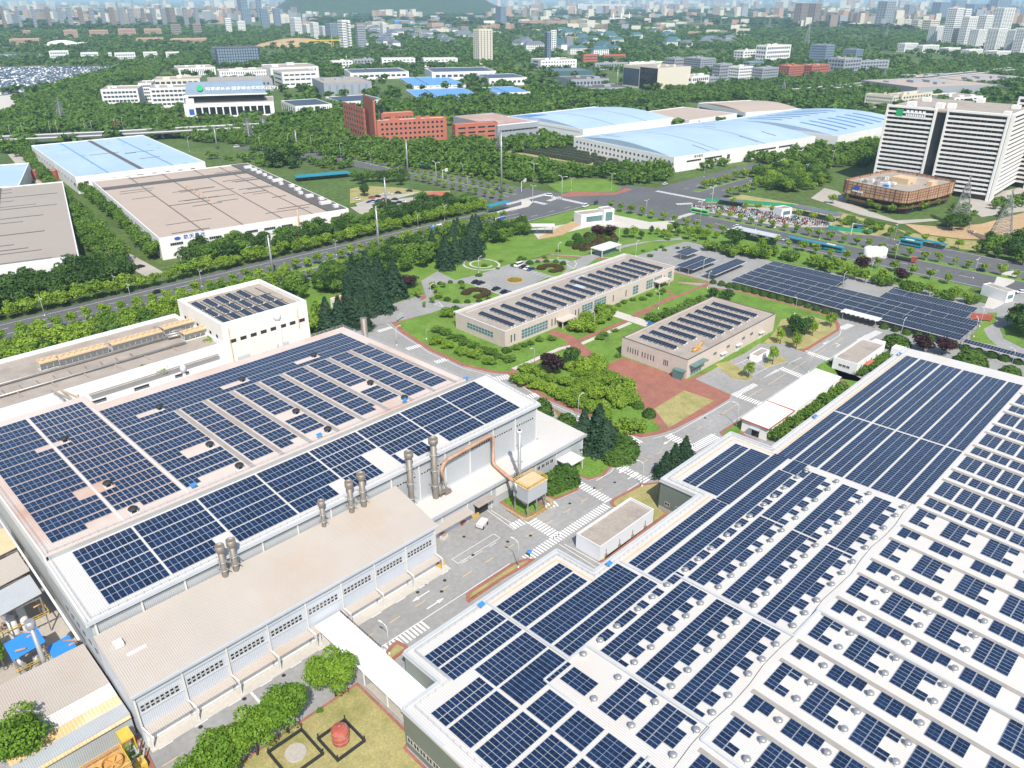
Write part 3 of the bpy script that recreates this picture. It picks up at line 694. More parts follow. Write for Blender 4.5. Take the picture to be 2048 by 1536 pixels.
A(148.3, 174.5, 82.5, 86.6); A(148.3, 174.8, 76.4, 82.0); A(147, 176.8, 72.3, 75.9)
near_vent = lambda x, v=1.35: any(abs(x - vx) < v for vx in VX)
A(83.2, 170, 65.2, 67.2, tf, lambda x, y: near_vent(x, 1.1) or x < 88)
for j in range(3):
    yt = ROWS[j] - 1.3
    for a, b in ((77.2, 86.6), (88, 115.6), (117.2, 147.8), (148.4, 174.6)):
        if j == 0 and a < 80: continue
        A(a, b, yt - 4.1, yt); A(a, b, yt - 6.1, yt - 4.1, tf, lambda x, y: near_vent(x, 1.1))
A(77.6, 81.6, 59.6, 65.4)
for y0, y1 in ((71.4, 75.4), (64.5, 70.8), (57.7, 63.9), (51.1, 57.2), (44.5, 50.6), (39.9, 44.0)):
    s = 177.5 if y0 < 71 else 178.5
    if y0 == 71.4: s = 176.9
    A(s, 211.3, y0, y1); A(212.2, 268, y0, y1)
A(170.4, 177.2, 66.8, 70.8); A(170.4, 174.6, 64.6, 66.8)
# rear slope
for k in range(-3, 6):
    b = 82.3 + 16.9 * k
    for y0, y1, tab in ((36.5, 38.5, 34.4), (27.5, 31.6, 25.4), (18.9, 23, 16.8), (8.2, 14.5, None), (1, 5.2, -1), (-7.2, -3, -9.2), (-15.6, -11.5, -17.6), (-24, -20, -26)):
        if b > 55:
            A(b + 2.6, b + 9.9, y0, y1, tr)
            if tab is not None: A(b + 2.6, b + 4.8, tab, y0, tr); A(b + 7.6, b + 9.9, tab, y0, tr)
        if 56 < b + 12.8 < 175:
            A(b + 12.6, b + 16.4, y0, y1, tr)
            if tab is not None: A(b + 13.8, b + 16.4, tab, y0, tr)
for k in range(5, 12):
    b = 82.3 + 16.9 * k
    for q in range(14):
        y1 = 38.5 - q * 4.65
        if 170 < b + 2.6 < 268: A(b + 2, b + 9.4, y1 - 4.15, y1, tr)
        if b + 12 < 268: A(b + 12.1, b + 16.2, y1 - 4.15, y1, tr)
solar(t, local(cells, t), .965, 1.95)
NPAN = len(cells)
for k in range(2): inst(win_mesh(1.5, 1.1, 'glass_dark', 'trim_white', 2), 'window', t, (145 - 53.7 - .02, 88.2 - k * 3.2 - 80.5, 2.2), -math.pi / 2)
put(MB().box(144.9, 145.0, 79.9, 90.7, 0, 1.2), 'plinth', 'concrete', t)
for k in range(9): inst(win_mesh(1.6, 1.5, 'glass_dark', 'trim_white', 2), 'window', t, (-.02, -1.4 - k * 1.75, 1.6), -math.pi / 2)

# ---------------------------------------------------------------- link canopy and small buildings of the yard
t = thing('link_canopy', 'bright white covered walkway bridging the road between the two solar factories', 'canopy', (59, 99, 0))
for y0, y1, z in ((97, 113.4, 4.4), (80.6, 96.9, 4.2)):
    put(slab(MB(), [(56.0, y0), (62, y0), (62, y1), (56.0, y1)], lambda a, b: z, .3), 'roof_sheet', 'plaster_white', t)
for y in (82, 89.5, 97, 104.5, 112.5):
    for x in (56.4, 61.6): put(MB().bar((x, y, 0), (x, y, 4), .25), 'post', 'pole_white', t)
mb = MB(); rails(mb, [(62, 98), (62, 113)], lambda x, y: 4.4, .9, .7, .06); put(mb, 'rail', 'black_iron', t)
put(MB().box(56.2, 61.8, 80.6, 96.5, .1, .3), 'deck', 'concrete', t)
def flat_house(name, label, x0, x1, y0, y1, h, wall, roof, par=.5, cat='building', cap=None):
    t = thing(name, label, cat, (x0, y0, 0)); shell(t, x1 - x0, y1 - y0, h, wall, roof, par, .25, cap); return t
t = flat_house('switch_house', 'white panel-clad box building with bare concrete roof beside the zebra crossing', 117.6, 139, 88.2, 95.6, 3.6, 'panel_white', 'roof_gravel', .5, cap='trim_white')
for k in range(4): put(MB().box(119.5 + k * 5.2, 120.1 + k * 5.2, 87.8, 88.18, .5, 1.2).bar((119.8 + k * 5.2, 88, 1), (119.8 + k * 5.2, 88, 2.6), .1), 'wall_unit', 'steel', t)
t = thing('long_white_shed', 'long white shed with plain white roof and dark doorway beside the main road', 'shed', (196.8, 88.2, 0))
for a, b in ((196.8, 212.5), (212.6, 246.4)):
    mb = MB(); mb.box(a, b, 88.2, 96.6, 0, 4.2); put(mb, 'wall', 'plaster_white', t)
    put(slab(MB(), [(a - .3, 87.8), (b + .3, 87.8), (b + .3, 97), (a - .3, 97)], lambda x, y: 4.35 + .02 * (y - 88), .2), 'roof', 'plaster_white', t)
put(MB().box(196.4, 212.7, 87.62, 87.8, 4, 4.4).box(196.3, 196.5, 87.6, 97.1, 4, 4.45).box(212.3, 212.85, 87.7, 97, 4.4, 4.6), 'verge_trim', 'red_brick', t)
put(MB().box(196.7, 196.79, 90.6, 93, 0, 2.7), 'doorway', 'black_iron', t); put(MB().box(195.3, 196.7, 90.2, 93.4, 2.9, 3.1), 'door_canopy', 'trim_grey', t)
t = flat_house('pump_house', 'small white house with stained flat roof at the end of the road', 260.3, 284.4, 88.2, 96.8, 4.2, 'plaster_white', 'roof_gravel', .4)
for k in range(3): inst(win_mesh(1.2, 1, 'glass_dark', 'trim_white', 2), 'window', t, (-.02, 3 + k * 1.4, 1.8), -math.pi / 2)
for k in range(4): inst(win_mesh(1.2, 1.2, 'glass_dark', 'trim_white', 2), 'window', t, (4 + k * 4.4, -.02, 1.8))
put(MB().box(266, 272, 86.6, 88.1, 2.4, 2.6), 'door_canopy', 'red_brick', t)
for x, y, h, lb in ((286.5, 90, 3.2, 'small white cabin just behind the stained flat-roofed house'), (287, 82.5, 3, 'white kiosk cabin at the corner of the white-roofed factory')):
    flat_house('utility_cabin', lb, x, x + 4, y, y + 4, h, 'plaster_white', 'plaster_white', .15)
t = flat_house('yard_cabin', 'little white cabin with mossy roof in the yard beside the stone hall', 245.5, 254, 118.2, 121.5, 2.3, 'plaster_white', 'roof_gravel', .2)

# ---------------------------------------------------------------- the two stone halls
def tilted_rows(t, rows, along_y, w, l, zdeck, tilt=R(12), feet=True):
    """rows: (x0, y0, n) ; modules run down -y or +x in the thing's frame, raised on white blocks"""
    cells = []; fm = MB()
    for (x, y0, y1) in rows:
        n = max(1, int((y1 - y0) / w)); st = (y1 - y0) / n
        for i in range(n):
            for k in (0, 1): cells.append((x - l / 2 + k * l, y0 + (i + .5) * st))
        for i in range(0, n + 1, 2):
            for dx in (-l * .8, l * .8): fm.box(x + dx - .2, x + dx + .2, y0 + i * st - .2, y0 + i * st + .2, zdeck, zdeck + .35)
        for dx in (-l, 0, l):
            zz = zdeck + .42 + (dx + l) * math.tan(tilt); fm.bar((x + dx, y0, zz - .08), (x + dx, y1, zz - .08), .08, m=1)
            for i in range(0, n + 1, 2): fm.bar((x + dx * .8, y0 + i * st, zdeck + .3), (x + dx * .8, y0 + i * st, zz), .07, m=1)
    fm.build('array_blocks', ['plaster_white', 'trim_grey'], parent=t, kind='stuff')
    key = (w, l)
    mb = MB(); mb.box(-l / 2, l / 2, -w / 2, w / 2, 0, .05); me = mb.mesh('solar_panel', 'solar_cells_dark')
    uv = me.uv_layers.new(name='UVMap')
    for i, c in enumerate([(0, 0), (0, 1), (1, 1), (1, 0)] + [(.01, .01)] * 16): uv.data[i].uv = c
    me.attributes.new('tone', 'FLOAT', 'FACE')
    for i, (x, y) in enumerate(cells):
        base = [r[0] for r in rows]; cx = min(base, key=lambda b: abs(b - x)); z = zdeck + .42 + (x - cx + l) * math.tan(tilt)
        o = inst(me, 'solar_panel', t, (x, y, z)); o.rotation_euler = (0, -tilt, 0)
def curtain(t, x0, x1, z0, z1, face='R', D=0, n=8, rows=3):
    """a block of green curtain-wall panes, each pane its own part"""
    w = (x1 - x0) / n; h = (z1 - z0) / rows; me = win_mesh(w, h, 'glass_green', 'trim_grey')
    for i in range(n):
        for r in range(rows):
            if face == 'R': inst(me, 'pane', t, (x0 + (i + .5) * w, -.02, z0 + r * h))
            else: inst(me, 'pane', t, (-.02, D - x0 - (i + .5) * w, z0 + r * h), -math.pi / 2)
t = thing('stone_hall', 'long single-storey pink stone hall with white eaves frame and tilted rooftop solar rows', 'hall', (189.2, 193, 0))
shell(t, 112, 28.4, 6.2, 'stone_pink', 'roof_gravel', .7, .35, 'trim_white')
mb = MB(); 
for k in range(56): mb.box(1 + k * 2, 1.3 + k * 2, 28.5, 29.3, 6.6, 6.8)
mb.box(0, 112, 29.3, 29.7, 6.55, 6.95); mb.box(0, 112, 28.42, 28.6, 6.5, 6.95); mb.build('eaves_frame', 'trim_white', parent=t)
tilted_rows(t, [(7 + k * 6.15, 2.6, 21.5 if k not in (3, 8) else 19) for k in range(17)], True, 1.15, 1.1, 6.2)
curtain(t, 9, 24, 1.2, 5, n=9); curtain(t, 45, 52, 1.0, 5.4, n=4, rows=4); curtain(t, 53, 61, 1.0, 5.6, n=5, rows=4); curtain(t, 80, 84, 1, 5, n=2); curtain(t, 90, 95, 1, 5.2, n=3); curtain(t, 96, 102, 1, 5.4, n=4); curtain(t, 107, 110, 1, 5.4, n=2)
curtain(t, 7, 22, 2.4, 4.8, 'L', 28.4, n=9, rows=2)
for x in (3.4, 5.2, 26.5, 28.4, 41, 43, 66, 75, 104): inst(win_mesh(.7, 3, 'glass_dark', 'trim_grey', 1, 2), 'window', t, (x, -.02, 1.6))
for x in (33.5, 100):
    MB().box(x - 4.5, x + 4.5, -3.6, 0, 3.3, 3.7).bar((x - 3.8, -3, 0), (x - 3.8, -3, 3.3), .35).bar((x + 3.8, -3, 0), (x + 3.8, -3, 3.3), .35).build('porch', 'stone_pink', parent=t)
    MB().box(x - 2.5, x + 2.5, -.06, -.01, 0, 2.9).build('entrance', 'glass_dark', parent=t)
MB().box(4, 108, 26, 26.6, 6.2, 6.4).box(58, 63, 12, 17, 6.2, 6.6).box(66, 72, 21.5, 22.4, 6.2, 7).build('roof_services', 'trim_grey', parent=t)
t = thing('stone_workshop', 'square pink stone hall with slit windows, rooftop solar rows and an orange duct', 'hall', (215.4, 129, 0))
shell(t, 62, 28.6, 6.8, 'stone_pink', 'roof_gravel', .6, .35, 'roof_dark')
tilted_rows(t, [(6 + k * 6.1, (9 if k < 3 else 4.5), 24.5) for k in range(9)], True, 1.15, 1.1, 6.8)
MB().tube([(8, 3.2, 7.4), (12, 3.4, 7.5), (13, 3.6, 8.2), (15.5, 3.9, 8.4)], .5, 8).box(10, 12, 2.6, 4.4, 6.8, 8).build('roof_duct', 'orange_steel', parent=t)
for q, (a, b) in enumerate(((3, 7.5), (9.5, 14.5), (19, 22))):
    for k in range(5 if q < 2 else 3): inst(win_mesh(.45, 2.2, 'glass_dark', 'trim_grey'), 'window', t, (-.02, 28.6 - a - k * (b - a) / 4, 2.4), -math.pi / 2)
curtain(t, 2.5, 9.5, .4, 4.6, n=4, rows=3)
MB().box(1.2, 10, -2.4, -.01, 4.8, 5.1).build('porch', 'glass_green', parent=t)
MB().box(-2.4, -.01, .2, 4.4, 3.2, 3.4).box(-2.3, -2.1, .3, 4.3, 0, 3.2).build('side_porch', 'glass_green', parent=t)
MB().box(-.06, -.01, 1, 3.4, 0, 2.8).build('side_door', 'green_paint', parent=t)
for x in (18, 27, 38, 44): inst(win_mesh(2.2, 1.2, 'glass_dark', 'trim_grey', 3), 'window', t, (x, -.02, 3.6))
for x in (22, 33, 50): MB().box(x, x + 2.6, -.08, -.01, 0, 2.6).box(x - .4, x + 3, -1.2, -.1, 2.8, 2.95).build('door', 'trim_white', parent=t)
t = thing('gate_kiosk', 'flat-roofed entrance pavilion beside the stone hall near the loop drive', 'pavilion', (306.6,242.1))
MB().box(-2, 14, -3, 5, 3.6, 4.1).build('roof', 'trim_white', parent=t); MB().box(0, 12, -1, 3.6, 0, 3.6).build('wall', 'glass_green', parent=t)
for x in (-1.6, 13.4):
    for y in (-2.6, 4.6): MB().bar((x, y, 0), (x, y, 3.6), .35).build('post', 'trim_white', parent=t)

# ---------------------------------------------------------------- solar carports
CAR = 'rows of solar carports beside the stone halls'
def carport(label, x0, x1, y0, y1, rows, cover='solar_cells_dark', axis='y', z=2.9):
    t = thing('solar_carport', label, 'carport', (x0, y0, 0), 0, CAR); w, d = x1 - x0, y1 - y0
    mb = MB(); mb2 = MB(); cells = []
    rw = (w if axis == 'y' else d) / rows
    L = d if axis == 'y' else w
    for r in range(rows):
        a0 = r * rw + .12; a1 = (r + 1) * rw - .3
        n = int(L / 1.1); k = max(2, int((a1 - a0) / 2.1))
        for q in range(k):
            for i in range(n):
                u = (i + .5) * L / n; v = a0 + (q + .5) * (a1 - a0) / k; zz = z + (v - a0) * .06
                cells.append((v, u, zz) if axis == 'y' else (u, v, zz))
        for u in [j * L / max(1, int(L / 6)) for j in range(int(L / 6) + 1)]:
            c = (a0 + a1) / 2
            p = (c, u) if axis == 'y' else (u, c)
            mb.bar((*p, 0), (*p, z + .1), .22)
            e0 = (a0, u) if axis == 'y' else (u, a0); e1 = (a1, u) if axis == 'y' else (u, a1)
            mb.bar((*e0, z - .08), (*e1, z + (a1 - a0) * .06 - .08), .16, .2)
        for v in (a0, a1):
            p, q2 = ((v, 0), (v, L)) if axis == 'y' else ((0, v), (L, v)); zz = z + (v - a0) * .06 - .05
            mb2.bar((*p, zz), (*q2, zz), .14, .22)
    mb.build('post_frames', 'galvanised', parent=t); mb2.build('purlins', 'trim_white', parent=t)
    k2 = max(2, int((rw - .42) / 2.1)); pl = (rw - .42) / k2
    me_key = ('car', round(pl, 2), axis); lw, ll = (pl - .04, 1.04) if axis == 'y' else (1.04, pl - .04)
    if me_key not in PANEL_MESH:
        b = MB(); b.box(-lw / 2, lw / 2, -ll / 2, ll / 2, 0, .05); me = b.mesh('solar_panel', cover); uv = me.uv_layers.new(name='UVMap')
        seq = [(0, 0), (1, 0), (1, 1), (0, 1)] if axis == 'x' else [(0, 0), (0, 1), (1, 1), (1, 0)]
        for i, c in enumerate(seq + [(.01, .01)] * 16): uv.data[i].uv = c
        me.attributes.new('tone', 'FLOAT', 'FACE'); PANEL_MESH[me_key] = me
    me = PANEL_MESH[me_key]
    cells.sort(key=lambda c: x0 + c[0] + y0 + c[1]); tl = math.atan(.06)
    for c in cells[:150]:
        o = inst(me, 'solar_panel', t, c); o.rotation_euler = (0, -tl, 0) if axis == 'y' else (tl, 0, 0)
    if cells[150:]:
        b = MB(); uvs = []
        for x, y, zz in cells[150:]:
            b.face([(x - lw / 2, y - ll / 2, zz + (-lw / 2 * .06 if axis == 'y' else -ll / 2 * .06)), (x + lw / 2, y - ll / 2, zz + (lw / 2 * .06 if axis == 'y' else -ll / 2 * .06)),
                    (x + lw / 2, y + ll / 2, zz + (lw / 2 * .06 if axis == 'y' else ll / 2 * .06)), (x - lw / 2, y + ll / 2, zz + (-lw / 2 * .06 if axis == 'y' else ll / 2 * .06))])
        o = b.build('solar_panels', cover, parent=t, kind='stuff'); me2 = o.data; uv = me2.uv_layers.new(name='UVMap')
        seq = [(0, 0), (1, 0), (1, 1), (0, 1)] if axis == 'x' else [(0, 0), (0, 1), (1, 1), (1, 0)]
        uv.data.foreach_set('uv', [c for _ in cells[150:] for p in seq for c in p])
        at = me2.attributes.new('tone', 'FLOAT', 'FACE'); at.data.foreach_set('value', [rnd.random() for _ in cells[150:]])
    return t
carport('widest solar carport, four long panel rows beside the hedge by the stone workshop', 312.4, 338.2, 71, 169.6, 4)
carport('two-row solar carport behind the widest one, nearer the loop drive', 338.8, 353.6, 132, 169.6, 2)
carport('two-row solar carport behind the widest one, nearer the gate road', 338.8, 354.4, 77, 112, 2)
carport('slim solar strip carport running behind the round hedge balls', 311.2, 315.6, 20, 69.5, 1)
carport('solar carport with two rows next to the stone hall end', 313.6, 335.6, 190.6, 200.6, 2, axis='x')
carport('narrow solar carport with white edge between hall and widest carport', 314.2, 343.4, 178.8, 185.2, 1, axis='x')
carport('short solar carport farthest back beside the loop drive', 331, 343, 205.5, 213, 1, axis='x')
t = thing('entrance_canopy', 'white ribbed entrance canopy on the edge of the widest solar carport', 'canopy', (309, 100.5, 0))
MB().box(0, 4.4, 0, 15.5, 3.3, 3.5).build('roof_sheet', 'trim_white', parent=t)
for k in range(8): MB().box(-.6, 0, .6 + k * 2, 1.2 + k * 2, 3.25, 3.45).build('canopy_fin', 'trim_white', parent=t)
for y in (1, 14.5): MB().bar((.6, y, 0), (.6, y, 3.3), .3).build('post', 'galvanised', parent=t)

# ---------------------------------------------------------------- white plant building with rooftop chillers
t = thing('chiller_building', 'long low white building with a row of orange-topped chillers along its flat roof', 'building', (-20, 254, 0))
shell(t, 127, 40.5, 7.6, 'plaster_white', 'roof_gravel', 1.2, .5, 'panel_white')
for k in range(4): MB().box(66 + k * 14, 71 + k * 14, -.05, -.01, 1.2, 2.4).build('window', 'glass_dark', parent=t)
MB().bar((80, -1.2, 5), (124, -1.2, 5.2), .35).bar((80, -1.2, 5.6), (124, -1.2, 5.8), .3).build('wall_pipe', 'steel', parent=t)
mb = MB(); mb.tube([(5, 11, 8.4), (84, 11, 8.4), (118, 11, 8.5)], .35, 8); mb.tube([(5, 20, 8.6), (124, 20, 8.7), (124, 30, 8.7)], .42, 8)
for k in range(9): mb.tube([(60 + k * 5, 11, 8.2), (60 + k * 5, 15.5, 8.2)], .18, 6)
for k in range(6): mb.tube([(115, 19 + k * 2.6, 8.8), (122 + k * .4, 18 + k * 2.2, 8.9)], .5, 8)
mb.build('roof_pipework', 'steel', parent=t)
for k in range(12): MB().box(3 + k * 10, 3.4 + k * 10, 7, 12, 7.6, 8.1).build('roof_rib', 'roof_gravel', parent=t)
CH = 'chillers on the roof of the long white building'
def chiller(label, x, y, n):
    c = thing('rooftop_chiller', label, 'chiller', (x, y, 7.6), 0, CH)
    L = n * 2.0
    MB().box(0, L, 0, 4.2, 3.0, 3.4).build('top_deck', 'hvac_tan', parent=c)
    for k in range(n):
        i = MB(); x0 = k * 2 + .06; x1 = k * 2 + 1.94
        i.face([(x0, -.1, 3.0), (x0, .9, .9), (x1, .9, .9), (x1, -.1, 3.0)]); i.face([(x0, 4.3, 3.0), (x1, 4.3, 3), (x1, 3.3, .9), (x0, 3.3, .9)]); i.box(x0, x1, .9, 3.3, .85, .95)
        i.build('coil', 'hvac_coil', parent=c)
        f = MB(); f.cyl(k * 2 + 1, 2.1, 3.4, 3.75, .85, n=12, cap=False); f.cyl(k * 2 + 1, 2.1, 3.4, 3.5, .25, n=6)
        for a in range(3):
            q = a * 2.1; f.bar((k * 2 + 1, 2.1, 3.55), (k * 2 + 1 + .8 * math.cos(q), 2.1 + .8 * math.sin(q), 3.55), .3, .04)
        f.build('fan', 'hvac_tan', parent=c)
    for k in range(n + 1): MB().bar((k * 2 + (0 if k < n else -.1) + .05, .5, 0), (k * 2 + .05 - (0 if k < n else .1), .5, 3), .14).build('leg', 'trim_white', parent=c)
    MB().box(0, L, .4, 3.8, .1, .4).build('base_frame', 'trim_white', parent=c)
chiller('chiller bank cut off at the left picture edge', 53.5, 276, 3)
chiller('second chiller bank from the left edge, seven coil bays', 59.2, 275.2, 8)
chiller('middle and longest orange-topped chiller bank', 76.4, 275, 9)
chiller('chiller bank of eight bays nearest the white block', 95.4, 276.4, 8)
chiller('shorter chiller bank in front of the other ones', 98.6, 266.5, 5)
t = thing('roof_cyclone', 'green-capped slim exhaust pipe on the long white building roof', 'chimney', (108.5, 266, 7.6))
MB().cyl(0, 0, 0, 5.5, .3, n=10).build('flue', 'rust_pipe', parent=t); MB().lathe(0, 0, [(.3, 5), (.9, 5.6), (.9, 7.2), (.5, 7.6)], 12).build('cowl', 'galvanised', parent=t)
t = thing('white_block', 'tall cream block with parapet roof full of solar panels behind the chillers', 'building', (107, 253.2, 0))
shell(t, 34.6, 36, 14.6, 'plaster', 'roof_gravel', 1.4, 1.1, 'panel_white')
for k in range(8): inst(win_mesh(2.4, 1.3, 'glass_dark', 'frame_dark', 3), 'window', t, (3.4 + k * 4.05, -.02, 8.2))
for k in range(6): inst(win_mesh(1.4, 1.2, 'glass_dark', 'frame_dark', 2), 'window', t, (-.02, 31 - k * 5.2, 9.6), -math.pi / 2)
for x in (2.4, 30.2): MB().cyl(x, -.2, 1 if x < 10 else 6, 14, .14, n=6).build('downpipe', 'rust_pipe', parent=t)
MB().box(4, 9, -.05, -.01, 1, 2.2).box(20, 25, -.05, -.01, 1, 2.2).build('louvre', 'trim_grey', parent=t)
rows = []
cells = []
for i in range(6):
    for y0, y1 in ((2.4, 10.5), (12, 20), (21.6, 31)):
        x = 4 + i * 4.6
        if i == 5 and y0 > 20: continue
        rows.append((x, y0, y1))
tilted_rows(t, rows, True, 1.15, 1.05, 14.6, R(10))
mb = MB()
for y in (11.2, 20.8): mb.box(2, 31, y - .2, y + .2, 14.6, 14.9)
for k in range(7): mb.box(2 + k * 4.6, 2.3 + k * 4.6, 2, 31, 14.6, 14.85)
mb.build('array_rails', 'roof_dark', parent=t)
t = thing('round_silo_stack', 'white round vent stack on lattice legs between the trees and the cream block', 'chimney', (120, 236, 0))
MB().cyl(0, 0, 6, 19, .85, n=14).lathe(0, 0, [(.85, 19), (1.3, 19.6), (1.3, 20.8), (.6, 21.6)], 14).build('flue', 'trim_white', parent=t)
for a in range(4): MB().bar((1.6 * math.cos(a * 1.57 + .7), 1.6 * math.sin(a * 1.57 + .7), 0), (.8 * math.cos(a * 1.57 + .7), .8 * math.sin(a * 1.57 + .7), 9), .16).build('leg', 'galvanised', parent=t)
t = thing('alley_stack', 'shorter white vent stack beside the twin bushes behind the factory', 'chimney', (83, 231, 0))
MB().cyl(0, 0, 0, 13, .5, n=12).lathe(0, 0, [(.5, 13), (.95, 13.4), (.95, 15), (.5, 15.6)], 12).build('flue', 'trim_white', parent=t)
t = thing('pipe_bridge', 'brown pipe bridge crossing the alley to the long white building', 'pipe bridge', (50, 232, 0))
for dx in (-.9, .9): MB().bar((dx + 2, -12, 17), (dx + 2, 22, 9.2), .5, .5).build('beam', 'hvac_tan', parent=t)
MB().bar((0, 8, 0), (0, 8, 12.4), .35).bar((4, 8, 0), (4, 8, 12.4), .35).build('trestle', 'steel', parent=t)
mb = MB(); rails(mb, [(0, -11), (0, 21)], lambda x, y: 17.3 - (y + 12) * .23, 1.5, 1.1, .09); mb.build('rail', 'galvanised', parent=t)
t = thing('alley_house', 'white gatehouse with rusty red roof among conifers', 'house', (160.9,270)); t.location = (167, 270, 0)
shell(t, 11, 8, 3.6, 'plaster_white', 'red_brick', .4, .3)
for k in range(3): inst(win_mesh(1.3, 1.2, 'glass_dark', 'trim_white', 2), 'window', t, (-.02, 1.6 + k * 2.2, 1.3), -math.pi / 2)
t = thing('meter_cabin', 'tiny white concrete cabin below the red-roofed gatehouse', 'cabin', (161, 258, 0)); shell(t, 6, 4, 2.4, 'plaster_white', 'plaster_white', .15, .25)

# ---------------------------------------------------------------- fire-water tank and basins
t = thing('red_tank', 'weathered red vertical tank standing in a bunded pit on dry grass', 'tank', (46, 89.6, 0))
MB().lathe(0, 0, [(1.55, .1), (1.55, 3.1), (1.4, 3.25), (.4, 3.45)], 22).build('tank_body', 'red_paint', parent=t)
MB().tube([(0, 0, 3.4), (0, 0, 4)], .12, 6).tube([(.9, -.9, 3.2), (.9, -.9, 3.9)], .08, 6).build('vent', 'steel', parent=t)
for k in range(3): MB().lathe(0, 0, [(1.58, .9 + k), (1.6, .94 + k), (1.58, .98 + k)], 22).build('hoop', 'rust_pipe', parent=t)
def bund(x, y, w, d, label):
    b = thing('pit_wall', label, 'pit wall', (x, y, 0))
    for q in ((0, w, 0, .3), (0, w, d - .3, d), (0, .3, .3, d - .3), (w - .3, w, .3, d - .3)): MB().box(*q, 0, .75).build('kerb_wall', 'black_iron', parent=b)
    MB().box(.3, w - .3, .3, d - .3, 0, .12).build('floor_slab', 'concrete', parent=b)
    for px in (.15, w - .15):
        for py in (.15, d - .15): MB().bar((px, py, .75), (px, py, 1.7), .12).build('post', 'black_iron', parent=b)
    return b
bund(43, 86.2, 6, 6.6, 'dark low wall round the red tank pit')
b = bund(35.2, 89.2, 7, 7.4, 'dark low wall round the empty tank pit beside the green trees')
MB().cyl(3.6, 3.8, .12, .5, 1.9, n=24).build('tank_base', 'concrete', parent=b)

# ---------------------------------------------------------------- lower-left plant
t = thing('tan_lean_to', 'low shed with three stepped ribbed roofs turning orange at the lower edge', 'shed', (-2, 117, 0))
put(MB().box(2, 20.4, 117, 139, 0, 5.6), 'wall', 'metal_grey', t)
put(slab(MB(), [(1.2, 126), (20.3, 126), (20.3, 139.6), (1.2, 139.6)], lambda x, y: 7.2 - abs(y - 132.5) * .12, .15), 'upper_roof', 'roof_cream', t)
put(slab(MB(), [(.4, 122.5), (20.3, 122.5), (20.3, 125.95), (.4, 125.95)], lambda x, y: 5.9 + .1 * (y - 122), .15), 'middle_roof', 'roof_white', t)
put(slab(MB(), [(2, 116.4), (20.3, 116.4), (20.3, 122.45), (2, 122.45)], lambda x, y: 5.1 + .12 * (y - 116), .15), 'lower_roof', 'roof_orange', t)
t = thing('cooling_tower', 'rusty orange cooling tower with two big fans above pumps', 'cooling tower', (8.5, 106, 0))
MB().box(0, 8, 0, 5, 2.6, 5.4).build('casing', 'orange_steel', parent=t)
for k in range(5): MB().box(.3 + k * 1.55, 1.6 + k * 1.55, -.06, -.01, 2.9, 5).build('louvre', 'stack_steel', parent=t)
for x in (2.1, 5.9):
    f = MB(); f.cyl(x, 2.5, 5.4, 6.2, 1.65, n=20, cap=False); f.cyl(x, 2.5, 5.4, 5.9, .35, n=8)
    for a in range(6): f.bar((x, 2.5, 5.8), (x + 1.55 * math.cos(a * 1.05), 2.5 + 1.55 * math.sin(a * 1.05), 5.8), .35, .05)
    f.build('fan', 'orange_steel', parent=t)
mb = MB(); rails(mb, [(0, 0), (8, 0), (8, 5), (0, 5), (0, 0)], lambda x, y: 5.4, 1.1, 1.1, .08); mb.build('deck_rail', 'yellow_paint', parent=t)
for x in (.2, 4, 7.8):
    for y in (.2, 4.8): MB().bar((x, y, 0), (x, y, 2.6), .25).build('leg', 'orange_steel', parent=t)
MB().box(-1, 10, -5.5, 6, .02, .25).build('slab', 'concrete', parent=t)
for k in range(4):
    x = .4 + k * 2.1; MB().tube([(x, -.3, 1), (x, -1.2, 1.2), (x, -3, 1.1), (x, -3.4, .4)], .42, 8).cyl(x, -3.2, .2, 1.5, .55, n=10).build('pump', 'hvac_tan', parent=t)
MB().tube([(-.6, -4.4, .7), (9.6, -4.2, .7), (9.8, 4, .7)], .3, 8).build('header_pipe', 'galvanised', parent=t)
t = thing('yellow_skid', 'yellow metal skid with pipes leaning against the lean-to wall', 'pipework', (17.2, 112.6, 0))
mb = MB(); mb.box(0, 2, 0, 3, 4.4, 4.7); mb.box(.2, 2, -4, -2, .2, 1.6)
for x in (.1, 1.9):
    for y in (.1, 2.9): mb.bar((x, y, 0), (x, y, 4.4), .2)
mb.build('platform', 'yellow_paint', parent=t)
mb = MB()
for k in range(14): a, b, z = rnd.uniform(0, 2), rnd.uniform(-4, 1), rnd.uniform(.3, 3.6); mb.bar((a, b, z), (a + rnd.choice((0, 1)), b + rnd.choice((0, 1.4)), z + rnd.choice((0, .8))), .22)
mb.build('pipework', 'galvanised', parent=t, kind='stuff')
PLANT = 'process units against the left wall of the solar factory'
